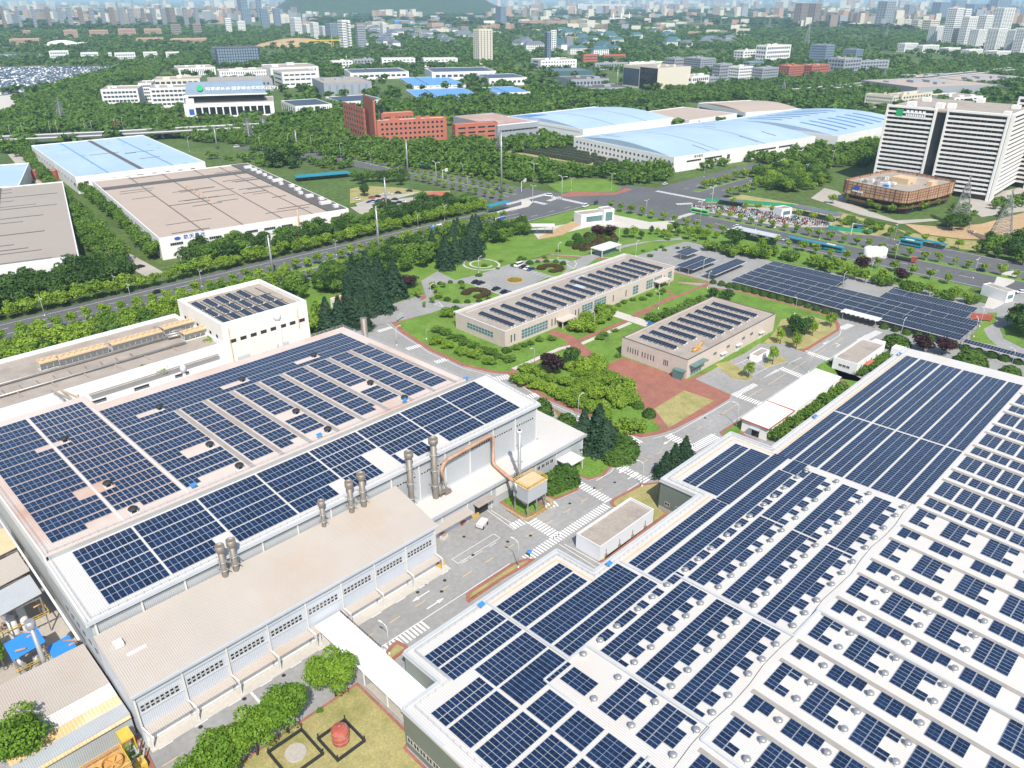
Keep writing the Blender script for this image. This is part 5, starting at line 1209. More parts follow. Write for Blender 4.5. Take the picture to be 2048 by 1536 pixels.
MB().box(w - 12, w - .6, 2, d - 1, 11, 11.5).build('service_roof', 'roof_dark', parent=t)
for k in range(14): q = random.Random(k); MB().box(w - 10 + q.uniform(0, 5), w - 7 + q.uniform(0, 5), 6 + k * 11, 9 + k * 11, 11.5, 13).build('roof_unit', 'trim_white', parent=t)
for k in range(7): MB().cyl(w * .42 + 1.5, 60 + k * 9, 11, 13, .4, n=8).build('vent_pipe', 'rust_pipe', parent=t)
MB().box(.6, w - .6, d * .8, d * .8 + 9, 11, 11.15).build('roof_patch', 'roof_dark', parent=t)
for k in range(10): inst(win_mesh(6.4, 1.5, 'glass_dark', 'trim_white', 6), 'window', t, (8 + k * 9.8, -.05, 6.6))
for k in range(16):
    for r in range(2): inst(win_mesh(7.2, 1.5, 'glass_dark', 'trim_white', 6), 'window', t, (-.05, d - 8 - k * 10.2, 3.4 + r * 4), -math.pi / 2)
sign(t, '航天晨光', 11.8, 9.3, 2.5, 'sign_blue', space=1.25)
em = MB().cyl(0, 0, 0, .15, 1.2, n=20).build('emblem', 'sign_blue', parent=t); em.location = (8.8, -.1, 10); em.rotation_euler = (R(90), 0, 0); em.scale = (1.3, .7, 1)
MB().cyl(w * .7, -2, 0, 16, .4, n=8).build('chimney', 'rust_pipe', parent=t)
t, w, d = hall('blue_roof_factory', 'white factory with pale blue roof and one dark stripe behind the tan-roofed one', (165.6,583.4), (252.6,573.5), (189.6,741), 11, roof='roof_blue')
seams(t, (.5,), wd=3.4); seams(t, (.25, .75), 'roof_blue_deep', 1.2); patches(t, 10, 5, 'roof_blue_deep', 2, 4, 'roof_vent'); patches(t, 4, 6)
for k in range(9): inst(win_mesh(3, 2, 'glass_dark', 'trim_white', 3), 'window', t, (6 + k * 9, -.05, 6))
for k in range(14): inst(win_mesh(5, 1.3, 'glass_dark', 'trim_white', 4), 'window', t, (-.05, d - 7 - k * 10.5, 5.6), -math.pi / 2)
t, w, d = hall('red_side_shed', 'low shed with red side wall and tan roof alongside the pale blue roof factory', (170.8,644.9), (175.2,649.5), (182.9,740.8), 6, 'red_paint', 'roof_brown'); 
t, w, d = hall('grey_tan_factory', 'white factory with grey-tan striped roof cut by the left picture edge', (75.6 - 60, 418), (104.9,393.3), (100, 590), 11, roof='roof_brown_grey')
patches(t, 22, 11, lmin=20, lmax=40); seams(t, (.3, .62), wd=1)
for k in range(6): inst(win_mesh(5.5, 1.4, 'trim_grey', 'trim_white', 5), 'window', t, (w - 10 - k * 11, -.05, 6))
em = MB().cyl(0, 0, 0, .15, .9, n=18).build('emblem', 'sign_blue', parent=t); em.location = (w - 6.5, -.1, 10); em.rotation_euler = (R(90), 0, 0)
t, w, d = hall('blue_edge_factory', 'white factory with bright blue roof at the far left edge', (60, 606), (130.8,580.8), (80, 690), 11, roof='roof_blue'); seams(t, (.6,), 'roof_blue_deep', 8)
t, w, d = hall('arched_blue_factory', 'white hall with long arched pale blue roof and rows of windows beside the storage field', (512.2,338), (684.3,308.1), (536.5,455.9), 11, roof='roof_blue', arch=5)
patches(t, 8, 21, lmin=14, lmax=22, axis=1); seams(t, (.3, .62), wd=.5)
for k in range(24):
    for r in range(2): inst(win_mesh(2.0, 1.7, 'glass_dark', 'wall_far_grey', 2), 'window', t, (-.05, 5 + k * (d - 10) / 23, 2.6 + r * 4.2), -math.pi / 2)
for k, L in ((14, 16), (34, 20), (95, 26), (125, 18)): inst(win_mesh(L, 1.5, 'glass_dark', 'trim_white', 8), 'window', t, (k + L / 2, -.05, 6.2))
for x in (62, 110): inst(win_mesh(3.4, 3.6, 'glass_dark', 'trim_white', 2, 1), 'window', t, (x, -.05, 4))
sign(t, '航天晨光', 22, 9.2, 2.0, 'frame_dark', space=1.5)
t, w, d = hall('curved_white_factory', 'white hall with silvery arched roof and a bright blue corner panel', (564.9,473.2), (689,459.8), (634.2,578.6), 12, roof='roof_blue', arch=4)
MB().face([(2, d - 34, roofz(t, d - 34) + .2), (26, d - 34, roofz(t, d - 34) + .2), (26, d - 3, roofz(t, d - 3) + .2), (2, d - 3, roofz(t, d - 3) + .2)]).build('blue_panel', 'blue_sheet', parent=t)
seams(t, (.35, .7), wd=.6); MB().box(-.1, -.02, 4, d - 4, 9.2, 10.2).build('band', 'trim_grey', parent=t); MB().box(-.1, -.02, 30, d - 8, 3, 4.6).build('window', 'glass_far', parent=t)
t, w, d = hall('striped_blue_factory', 'white hall whose blue arched roof carries deep blue comb-like strips', (691.7,291.7), (834.2,280.8), (735.3,413.4), 12, roof='roof_blue', arch=5)
for side in (0, 1):
    for k in range(7):
        x = 20 + k * (w - 30) / 7; y0, y1 = (d * .1, d * .4) if side else (d * .55, d * .85); mb = MB()
        for i in range(5): a, b = y0 + (y1 - y0) * i / 5, y0 + (y1 - y0) * (i + 1) / 5; mb.face([(x, a, roofz(t, a) + .3), (x + 3.2, a, roofz(t, a) + .3), (x + 3.2, b, roofz(t, b) + .3), (x, b, roofz(t, b) + .3)])
        mb.build('roof_strip', 'roof_blue_deep', parent=t)
for k in range(18): inst(win_mesh(2, 2.4, 'glass_dark', 'wall_far_grey', 2), 'window', t, (-.05, 5 + k * (d - 10) / 17, 3), -math.pi / 2)
t, w, d = hall('beige_flat_factory', 'low shed with plain beige roof behind the arched blue roofs', (702.6,450), (782.7,442.8), (746.7,518.7), 9, roof='roof_brown')
t, w, d = hall('beige_gable_factory', 'long shed with beige ridge roof and dark eaves line behind the striped blue roof', (789.1,436.4), (858.3,407.1), (841.7,511.1), 10, roof='roof_brown', arch=3); MB().box(-.1, -.02, 4, d - 4, 4, 6.5).build('window_band', 'glass_far', parent=t)
# brick campus with clock tower
def fb(name, label, x, y, rot, w, d, h, wall='wall_far_white', roof='roof_gravel', cat='building', nR=0, nL=0, rows=0, par=.8, gm='glass_far', fw=.6, fh=.5, z0=1.5, split=False, group=None, roofs=0, cap=None):
    t = thing(name, label, cat, (x, y, 0), R(rot), group); FOOT.append(((x, y), R(rot), w, d))
    shell(t, w, d, h, wall, roof, par, min(.4, w * .1), cap)
    if rows:
        mb = None if split else MB()
        if nR: windows(t, w, d, 'R', nR, rows, z0, h - .6, fw=fw, fh=fh, split=split, gm=gm, stuffmb=mb, fm='wall_far_grey')
        if nL: windows(t, w, d, 'L', nL, rows, z0, h - .6, fw=fw, fh=fh, split=split, gm=gm, stuffmb=mb, fm='wall_far_grey')
        if mb: mb.build('windows', gm, parent=t, kind='stuff')
    q = random.Random(int(x * 7 + y))
    for k in range(roofs): a, b, s = q.uniform(.1, .75) * w, q.uniform(.1, .75) * d, q.uniform(.06, .16); MB().box(a, a + w * s, b, b + d * s, h, h + q.uniform(1.5, 3.5)).build('roof_house', wall, parent=t)
    return t
fb('brick_tower', 'slim red brick tower with square openings at its top', 431.4, 608.7, -25, 1.6, 49.8, 36.6, 'red_brick', 'red_brick', 'tower')
t = bpy.data.objects['brick_tower']; wv = MB()
for k in range(2):
    for r in range(2): MB().box(2 + k * 4, 4.6 + k * 4, -.08, -.02, 26 + r * 4.5, 29 + r * 4.5).build('opening', 'glass_dark', parent=t)
fb('brick_block', 'red brick office wing with curved row of windows below the tower', 431.9, 605.6, -25, 65.5, 9.7, 19.2, 'red_brick', 'trim_white', 'building', 14, 1, 4, fw=.55, fh=.5, split=True, gm='glass_dark', roofs=4)
fb('brick_block', 'red brick wing left of the tower with stepped windows', 437.7, 633.6, -15, 1.4, 58.3, 26.9, 'red_brick', 'trim_white', 'building', 1, 8, 5, fw=.5, fh=.5, split=True, gm='glass_dark', roofs=1)
fb('brick_block', 'low red brick block behind the curved brick wing', 494.1, 683.8, -21, 34.4, 8.6, 12.9, 'red_brick', 'trim_white', 'building', 8, 1, 1)
fb('brick_block', 'red brick block with long window bands attached to the grey hall', 487.1, 561, -21, 42.5, 9.2, 14.7, 'red_brick', 'roof_gravel', 'building', 4, 1, 3, fw=.75, fh=.4, split=True, gm='glass_dark', cap='red_brick')
t, w, d = hall('rust_roof_hall', 'grey-blue hall with rusty reddish white roof attached to the brick campus', (524.3,543.3), (572.2,534.6), (502,629.7), 12, 'wall_far_grey', 'roof_reddish')
MB().box(.6, w - .6, .6, 6, 11.9, 12.3).build('roof_edge', 'wall_far_white', parent=t)
for k in range(9): inst(win_mesh(4.6, 1.6, 'glass_dark', 'wall_far_grey', 3), 'window', t, (5 + k * (w - 10) / 8, -.05, 6.5))
for k in range(3): inst(win_mesh(3, 3, 'glass_dark', 'wall_far_grey', 2), 'window', t, (w * .62 + k * 8, -.05, .6))
# ---------------------------------------------------------------- balcony towers
def balcony_tower(label, near, right, left, h, floors, splits, sign_on=False):
    o, rz, w, d = rect3(near, right, left); t = thing('balcony_tower', label, 'tower', o, rz); FOOT.append((o, rz, w, d))
    MB().box(.9, w - .9, .9, d - .9, 0, h - 1).build('glass_core', 'glass_dark', parent=t)
    fh = (h - 4) / floors
    segs = [(0, 'L', a * d, b * d) for a, b in splits] + [(1, 'R', .04 * w, .96 * w)]
    for f in range(floors):
        z = 3.6 + f * fh
        for _, s, a, b in segs:
            mb = MB()
            if s == 'L': mb.box(-.9, .95, d - b, d - a, z, z + fh * .42)
            else: mb.box(a, b, -.9, .95, z, z + fh * .42)
            mb.build('balcony', 'wall_far_white', parent=t)
        mb = MB()
        for _, s, a, b in segs:
            n = max(3, int((b - a) / 3.6))
            for k in range(n + 1):
                u = a + (b - a) * k / n
                if s == 'L': mb.box(.2, .9, d - u - .12, d - u + .12, z + fh * .42, z + fh)
                else: mb.box(u - .12, u + .12, .2, .9, z + fh * .42, z + fh)
        mb.build('fins', 'wall_far_tan', parent=t, kind='stuff')
    for _, s, a, b in segs:
        for u in (a, b):
            mb = MB()
            if s == 'L': mb.box(-1.4, 1, d - u - .6, d - u + .6, 0, h)
            else: mb.box(u - .6, u + .6, -1.4, 1, 0, h)
            mb.build('white_pier', 'wall_far_white', parent=t)
        mb = MB(); (mb.box(-1.4, 1, d - b - .6, d - a + .6, h - .01, h + 1.3) if s == 'L' else mb.box(a - .6, b + .6, -1.4, 1, h - .02, h + 1.29)); mb.build('roof_band', 'wall_far_white', parent=t)
    MB().box(1, w - 1, 1, d - 1, h - 1, h).build('roof', 'roof_gravel', parent=t)
    q = random.Random(3)
    for k in range(7): a, b = q.uniform(2, w - 8), q.uniform(2, d - 8); MB().box(a, a + q.uniform(3, 6), b, b + q.uniform(3, 6), h, h + q.uniform(1.5, 4)).build('roof_house', 'wall_far_white', parent=t)
    if sign_on:
        MB().box(-1.1, -.95, d * .9 - 4.5, d * .9, h - 5.2, h - .8).build('emblem', 'sign_green', parent=t)
        for r, (n_, zz, hh) in enumerate(((5, h - 2.9, 1.8), (9, h - 4.8, 1.3))):
            for k in range(n_): u = d * .9 - 6.5 - k * 13 / n_; MB().box(-1.08, -.94, u - 13 / n_ * .7, u, zz, zz + hh).build('sign_glyph', 'sign_white', parent=t)
    return t
balcony_tower('white balcony tower with dark window bands and a green sign at its top', (581.7,137.7), (655.3,140.1), (643.7,216.8), 53, 17, ((0.02, .42), (.52, .98)), True)
balcony_tower('second white balcony tower cut by the right picture edge', (640,113.1), (708.2,107.9), (666.8,149.3), 58, 18, ((0.02, .5), (.58, .98)))
# bronze pavilion
def rrect(w, d, r, n=5, wob=0):
    pts = []
    for cx, cy, a in ((w - r, r, -90), (w - r, d - r, 0), (r, d - r, 90), (r, r, 180)):
        for k in range(n + 1): q = R(a + 90 * k / n); pts.append((cx + r * math.cos(q), cy + r * math.sin(q)))
    return pts
o, rz, w, d = rect3((501.1,161.9), (559.5,151.8), (522.8,205.4)); t = thing('bronze_pavilion', 'low office with rounded corners wrapped in a bronze screen', 'office', o, rz); FOOT.append((o, rz, w, d))
def rprism(inset, z0, z1, m, name, wobble=0):
    pl = [(x + inset, y + inset) for x, y in rrect(w - 2 * inset, d - 2 * inset, 5)]; n = len(pl); mb = MB(); fine = []
    for i in range(n):
        a, b = pl[i], pl[(i + 1) % n]; k = max(1, int(math.hypot(b[0] - a[0], b[1] - a[1]) / 3))
        fine += [(a[0] + (b[0] - a[0]) * j / k, a[1] + (b[1] - a[1]) * j / k) for j in range(k)]
    i0 = len(fine); zb = [z0 + wobble * math.sin(.08 * (p[0] * 1.3 - p[1]) + 1) for p in fine]; zt = [z1 + wobble * .6 * math.sin(.07 * (p[0] - p[1] * 1.2)) for p in fine]
    mb.v = [(p[0], p[1], z) for p, z in zip(fine, zb)] + [(p[0], p[1], z) for p, z in zip(fine, zt)]
    for k in range(i0): j = (k + 1) % i0; mb.f.append((k, j, i0 + j, i0 + k)); mb.m.append(0)
    return mb, fine, i0
mb, fine, n = rprism(3, 0, 12.5, 'glass_dark', 'core'); mb.f.append(tuple(range(n, 2 * n))); mb.m.append(0); mb.build('core', 'glass_dark', parent=t)
for z in (3.4, 6.4):
    mb, fine, n = rprism(1, z, z + .9, 'bronze', 'fascia', .5); mb.f.append(tuple(range(n, 2 * n))); mb.m.append(0); mb.f.append(tuple(reversed(range(n)))); mb.m.append(0); mb.build('fascia', 'bronze', parent=t)
mb, fine, n = rprism(.5, 7.2, 14.6, 'glass_dark', 'screen', .5); mb.build('screen', 'rust_pipe', parent=t)
mb = MB()
for k, p in enumerate(fine):
    z0 = 7.2 + .5 * math.sin(.08 * (p[0] * 1.3 - p[1]) + 1); mb.bar((p[0], p[1], z0), (p[0], p[1], 14.8), .5 if k % 4 == 0 else .22)
for z in (9.5, 11, 12.6, 14.5):
    for a, b in zip(fine, fine[1:]): mb.bar((*a, z), (*b, z), .25)
mb.build('screen_fins', 'bronze', parent=t, kind='stuff')
mb, fine, n = rprism(.6, 12.4, 13, 'roof_gravel', 'roof'); mb.f.append(tuple(range(n, 2 * n))); mb.m.append(0); mb.build('roof', 'roof_gravel', parent=t)
MB().box(w * .45, w * .62, d * .35, d * .6, 13, 16.5).build('roof_house', 'hvac_tan', parent=t); MB().box(w * .6, w * .72, d * .12, d * .2, 13, 15.5).build('roof_house', 'hvac_tan', parent=t)
q = random.Random(9)
for k in range(24): a, b = q.uniform(.12, .55) * w, q.uniform(.3, .85) * d; MB().box(a, a + q.uniform(1, 3), b, b + q.uniform(1, 3), 13, 13.8 + q.uniform(.3, 1.6)).build('roof_unit', q.choice(('trim_white', 'trim_white', 'blue_sheet', 'galvanised')), parent=t)
MB().box(-.2, -.05, d - 14, d - 10, 10, 12.4).build('sign_board', 'sign_blue', parent=t)
for k in range(6): MB().box(-.2, -.05, d - 17 + k * 1.3, d - 16.1 + k * 1.3, 8.9, 9.7).build('sign_glyph', 'sign_white', parent=t)

# ================================================================ business park and city beyond
mat('solar_roof', (.05, .065, .09), .3, spec=.5, var=.15, scale=.05)
BP = 'business park buildings'
def rows_on_roof(t, w, d, h, n, m='solar_cells_dark'):
    mb = MB()
    for k in range(n): y = d * (.08 + .86 * k / n); mb.face([(w * .05, y, h + .2), (w * .95, y, h + .2), (w * .95, y + d * .86 / n * .68, h + .9), (w * .05, y + d * .86 / n * .68, h + .9)])
    mb.build('solar_rows', 'solar_roof', parent=t, kind='stuff')
fb('white_flats', 'white ribbed office block with stepped terraces beside the trees, leftmost of its pair', 345.8, 1039.1, -29, 40.8, 45, 21.2, nL=2, nR=9, rows=4, fw=.8, fh=.5, roofs=2)
fb('white_flats', 'white ribbed office block with stepped terraces, right one of the pair', 390.9, 1007.6, -29, 43.1, 45, 21.8, nL=3, nR=8, rows=4, fw=.8, fh=.5, roofs=2)
fb('white_flats', 'narrow white office block between the terraced pair', 403.2, 1072.6, -29, 15.6, 40, 22.1, nL=1, nR=6, rows=5, fw=.8, fh=.5, roofs=1)
fb('white_flats', 'cream low block behind the terraced pair', 441, 1120.5, -29, 59.7, 45, 21.1, 'wall_far_cream', nL=2, nR=8, rows=3, fw=.7, roofs=3)
t = fb('sign_hall', 'hall with sloping dark glass roof carrying white lettering and green leaf emblem', 372.7, 875.3, -29, 93.9, 55, 16.4, 'wall_far_white', 'roof_gravel', 'hall', nR=12, rows=1, fw=.8, fh=.6, z0=1, par=.4, gm='glass_dark')
x, y, rot, w, d, h = 372.7, 875.3, -29, 93.9, 55, 16.4
MB().box(w * .05, w * .9, 14, 34, h, h + 8).build('upper_storey', 'glass_dark', parent=t)
i = MB(); i.face([(w * .02, 11, h + 8), (w * .93, 11, h + 8), (w * .9, 30, h + 20), (w * .04, 30, h + 20)]); i.face([(w * .04, 30, h + 20), (w * .9, 30, h + 20), (w * .9, 46, h + 12), (w * .04, 46, h + 12)]); i.build('sloping_roof', 'wall_far_blue', parent=t)
MB().box(w * .01, w * .94, 10.6, 11.2, h + 7, h + 8.4).build('roof_edge', 'wall_far_white', parent=t)
s = sign(t, '知享成长谷·国家综合实验区(江宁)', w * .25, h + 12.2, 5.2, 'sign_white', y=16.2); s.rotation_euler = (R(40), 0, 0)
lf = MB().cyl(0, 0, 0, .4, 4, n=16).build('leaf_emblem', 'sign_green', parent=t); lf.location = (w * .19, 17.5, h + 14.4); lf.rotation_euler = (R(40), 0, 0); lf.scale = (.8, 1.1, 1)
MB().box(w * .03, w * .12, -.6, .2, 1.5, h + 6).build('sign_pylon', 'wall_far_white', parent=t); MB().box(w * .05, w * .105, -.75, -.6, 5.5, 11.5).build('sign_board', 'sign_blue', parent=t)
fb('glass_slab', 'wide dark glass office slab with white frame above the tree line', 734.7, 1539.4, -17, 84.2, 50.5, 32.7, 'glass_far', 'roof_dark', nR=16, nL=6, rows=6, gm='wall_far_blue', fw=.7, fh=.75, cap='wall_far_white')
fb('fin_hall', 'white hall with tall dark slots at the far left of the business park', 599.3, 1402.8, -17, 60.4, 60, 11.7, nR=18, nL=7, rows=1, fw=.35, fh=.8, z0=0, roofs=3)
fb('fin_hall', 'long white two-storey hall in front of the dark glass slab', 615.9, 1286.7, -21, 79, 40, 12.9, nR=20, nL=8, rows=2, fw=.4, fh=.6, roofs=3)
fb('fin_hall', 'grey-blue hall with a line of square windows behind the lettering', 514.3, 1114.9, -25, 87.4, 60, 15, 'wall_far_grey', nR=14, nL=2, rows=1, fw=.55, fh=.35, z0=6, roofs=2)
fb('fin_hall', 'white hall with long side wing at the middle of the business park', 623.7, 1102.5, -17, 52.6, 60, 21.2, nR=6, nL=1, rows=3, fw=.8, fh=.35)
fb('fin_hall', 'white hall with slotted facade next to the dirt mound', 671.9, 1222.5, -19, 77.8, 80, 18, nR=14, nL=4, rows=1, fw=.35, fh=.8, z0=0, roofs=2)
t = fb('steel_hall', 'large blue-grey windowless hall at the centre of the business park', 598.1, 952.1, -21, 64.9, 80, 17.6, 'wall_far_grey', 'roof_gravel', nL=7, nR=6, rows=1, fw=.3, fh=.75, gm='wall_far_blue', z0=2, roofs=4)
t = fb('array_hall', 'white low hall with rows of solar panels, slotted front, left of the brick tower', 474.2, 817.8, -15, 42.3, 60, 10.4, nR=16, nL=6, rows=1, fw=.35, fh=.75, z0=0, gm='glass_dark'); rows_on_roof(t, *(474.2, 817.8, -15, 42.3, 60, 10.4)[3:6], 9)
t = fb('array_hall', 'low hall with solar rows just behind the brick tower', 552.6, 845.9, -15, 55.2, 60, 6.3, nR=14, nL=4, rows=1, fw=.35, fh=.7, z0=0); rows_on_roof(t, *(552.6, 845.9, -15, 55.2, 60, 6.3)[3:6], 9)
t = fb('array_hall', 'flat hall with tight solar rows above the steel hall', 765.7, 1136.9, -27, 96.3, 80, 9.8, nR=10, rows=1, fw=.7, fh=.4); rows_on_roof(t, *(765.7, 1136.9, -27, 96.3, 80, 9.8)[3:6], 9)
t = fb('array_hall', 'flat hall with tight solar rows below the tall beige tower', 855.9, 1038.5, -31, 106.2, 85, 11.6, nR=10, rows=1, fw=.7, fh=.4); rows_on_roof(t, *(855.9, 1038.5, -31, 106.2, 85, 11.6)[3:6], 9)
t = fb('array_hall', 'small flat hall with solar rows beside the bright blue roofs', 856, 905.1, -27, 60.6, 70, 10.4, nR=8, rows=1, fw=.6, fh=.4); rows_on_roof(t, *(856, 905.1, -27, 60.6, 70, 10.4)[3:6], 7)
for (lb, a) in (('nearer of the two bright blue shed roofs joined by a white gutter', (662.7, 833.6, -29, 83.8, 105, 3.5)), ('farther of the two bright blue shed roofs joined by a white gutter', (749.8, 952.8, -29, 78.1, 140, 4)), ('single bright blue shed roof at the end of the park road', (748, 774.8, -27, 45.7, 75, 7.8))):
    t = fb('blue_shed', lb, *a, 'wall_far_white', 'roof_blue_deep', 'shed', nR=8, nL=2, rows=1, fw=.6, fh=.4, par=.3)
    q = random.Random(len(lb))
    for k in range(10): MB().box(a[3] * .3, a[3] * .31, a[4] * (.08 + .09 * k), a[4] * (.11 + .09 * k), a[5], a[5] + 1.2).build('roof_vent', 'roof_dark', parent=t)
fb('white_office', 'low white block with ribbon windows, left of the pair above the solar rows', 952.7, 1304, -31, 63.7, 26, 15.1, nR=8, rows=3, fw=.6, fh=.4); fb('white_office', 'low white block with ribbon windows, right of the pair above the solar rows', 1017, 1257, -31, 66, 26, 14.3, nR=8, rows=3, fw=.6, fh=.4)
fb('white_office', 'cluster of low white offices right of the crane', 874.2, 1354.4, -21, 39.3, 19.6, 12, nR=6, nL=1, rows=2, roofs=2); fb('white_office', 'pale offices behind the cluster right of the crane', 914.3, 1342.5, -21, 40.2, 13.8, 13.6, 'wall_far_grey', nR=6, rows=2, roofs=2)
fb('beige_tower', 'tall slab tower with beige side and white front, windows in two columns', 1133.3, 1224.8, -7, 32.8, 20.6, 62.2, 'wall_far_cream', 'roof_gravel', 'tower', nR=4, nL=3, rows=17, fw=.35, fh=.55, par=2)
fb('glass_tower', 'tall dark glass tower with pale ribs right of the beige tower', 1228.8, 1129.4, -21, 8.4, 14, 58.5, 'wall_far_blue', 'roof_gravel', 'tower', nR=2, nL=9, rows=18, fw=.7, fh=.7, par=2); fb('white_tower_fin', 'white slab tower pressed against the dark glass tower', 1501.5, 1368.4, -15, 14.8, 3.1, 49.6, 'wall_far_white', 'roof_gravel', 'tower', nR=2, rows=10)
fb('white_tower_fin', 'small white tower right of the dark glass tower', 1642.9, 1441.8, -15, 19.7, 15.3, 29.1, 'wall_far_grey', 'roof_gravel', 'tower', nR=4, nL=2, rows=9)
fb('white_office', 'white office block with square windows at the park crossroads', 1102.9, 1029.4, -25, 71.2, 50, 18.1, nR=12, nL=1, rows=3, fw=.5, fh=.4, roofs=3)
fb('teal_shed', 'shed with teal walls and dark roof below the white office block', 1036.3, 934.4, -29, 67.9, 60, 8.6, 'roof_teal', 'roof_slate', 'shed'); fb('dark_shed', 'black-roofed workshop cluster, upper piece, near the white mast', 925, 801.2, -27, 60.8, 55, 11.1, 'wall_far_grey', 'roof_dark', 'workshop', roofs=3, nR=10, rows=1); fb('dark_shed', 'black-roofed workshop cluster, lower piece, near the white mast', 885.2, 734.8, -27, 63.5, 50, 6.3, 'wall_far_grey', 'roof_dark', 'workshop', roofs=3, nR=8, rows=1)
fb('black_white_block', 'big box building half black cladding, half cream cladding', 981.7, 688.2, -13, 63.1, 76.9, 29.6, 'wall_far_cream', 'roof_gravel', roofs=5); t = bpy.data.objects['black_white_block']; x, y, rot, w, d, h = 981.7, 688.2, -13, 63.1, 76.9, 29.6; MB().box(-.15, -.02, .5, d * .5, 0, h).build('black_cladding', 'glass_dark', parent=t); MB().box(-.15, -.02, d * .52, d * .99, 3, h * .9).build('glass_front', 'glass_far', parent=t)
fb('red_office', 'dark red office with window bands, left one', 1280, 1078.2, -25, 30.2, 9.8, 17.6, 'red_brick', 'roof_slate', nR=8, rows=3, fw=.7); fb('red_office', 'dark red office with window bands, wider right one', 1365.9, 1096, -29, 48.9, 7.6, 13.1, 'red_brick', 'roof_slate', nR=10, rows=2, fw=.7)
fb('white_office', 'grey office row left of the black and cream box', 1189.7, 973.7, -27, 65.7, 9.5, 11.6, 'wall_far_grey', nR=12, rows=2, roofs=3); fb('white_office', 'pale office row above the black and cream box', 1255.5, 945.5, -27, 73.1, 7.3, 11, 'wall_far_white', nR=12, rows=2, roofs=3)
# technology park on the right
for lb, a, wl, nr, nl, rw in (
 ('slatted office with pale horizontal bands at the left of the technology park', (1264.7, 798.1, -13, 35.3, 44, 24.1), 'wall_far_grey', 6, 8, 6), ('grey perforated cube building, first of the row of three', (1164.2, 698.1, -10, 27.5, 15.7, 25.2), 'wall_far_grey', 6, 4, 5),
 ('grey perforated cube building, second of the row of three', (1151.4, 657, -10, 32.1, 21.1, 23.8), 'wall_far_white', 7, 5, 5), ('grey perforated cube building, third of the row of three', (1177.3, 631.2, -10, 37.9, 20.5, 22.1), 'wall_far_grey', 7, 5, 5),
 ('red brick office in the technology park, left one', (1285.5, 642.1, -10, 37.8, 23.2, 19.3), 'red_brick', 7, 4, 5), ('red brick office in the technology park, right one', (1323.2, 621.4, -10, 47.5, 21.8, 19.2), 'red_brick', 7, 4, 4),
 ('blue-grey office tower with banded floors in the technology park', (1633.6, 743.3, -5, 29.4, 36.1, 34.7), 'wall_far_blue', 5, 8, 7), ('smaller blue banded office at the right of the technology park', (1785.4, 746.1, -7, 27.2, 29.9, 20.2), 'wall_far_blue', 4, 6, 5),
 ('large white research building with long windows behind the cubes', (1548.4, 828.6, -11, 75.3, 26.1, 33.2), 'wall_far_white', 12, 4, 4), ('white wing left of the large research building', (1537, 872, -11, 73.5, 24.9, 22.5), 'wall_far_white', 8, 3, 4),
 ('grey block with glass corner right of the red brick offices', (1409.5, 606.2, -10, 49.9, 32.7, 25.5), 'wall_far_grey', 6, 5, 4), ('long grey wing ending in dark glass at the technology park edge', (1481.9, 615.1, -21, 78.7, 8, 18.4), 'wall_far_grey', 10, 1, 3),
 ('pale low hall with slotted windows at the technology park corner', (1040.6, 668.6, -7, 38.7, 27.9, 16.4), 'wall_far_white', 8, 4, 2), ('low pale annexe beside the slotted corner hall', (1102.1, 676.9, -10, 21, 15.6, 10.9), 'wall_far_grey', 5, 2, 2),
 ('low teal and white laboratory in front of the perforated cubes', (1397.2, 776.9, -11, 37.9, 16.2, 13.2), 'wall_far_blue', 6, 2, 3), ('grey box office at the far left of the technology park', (1253.1, 843.9, -11, 25.5, 26, 22.6), 'wall_far_grey', 5, 4, 4)):
    fb('research_block', lb, *a, wl, 'roof_gravel', nR=nr, nL=nl, rows=rw, fw=.65, fh=.5, roofs=3)
fb('cream_hotel', 'cream building with rows of square windows behind the balcony tower', 1011.7, 368.7, -5, 12.8, 34.8, 14.5, 'wall_far_cream', 'roof_gravel', nL=12, nR=2, rows=3, fw=.5, fh=.5, roofs=4, split=False); fb('cream_hotel', 'cream wing stepping up beside the square-windowed cream building', 1027.1, 364.6, -11, 65.8, 19.1, 14.6, 'wall_far_cream', 'roof_gravel', nL=5, nR=10, rows=3, fw=.5, fh=.5, roofs=4)
for lb, a in (('long tan flat-roofed plant farthest left behind the balcony towers', (1246, 446.7, -29, 111.7, 50, 5.8)), ('tan flat-roofed plant with grey walls behind the balcony towers', (1182.4, 402, -27, 139.5, 110, 9.9)), ('tan plant roof with pipework farthest behind the balcony towers', (1353.1, 408, -27, 162.3, 120, 6))):
    fb('tan_plant', lb, *a, 'wall_far_grey', 'roof_brown', 'factory', roofs=6)
fb('white_office', 'white low block between the cream hotel and the tan plant', 1108.1, 330.5, -21, 51.7, 40, 8, nR=6, rows=2, roofs=3)
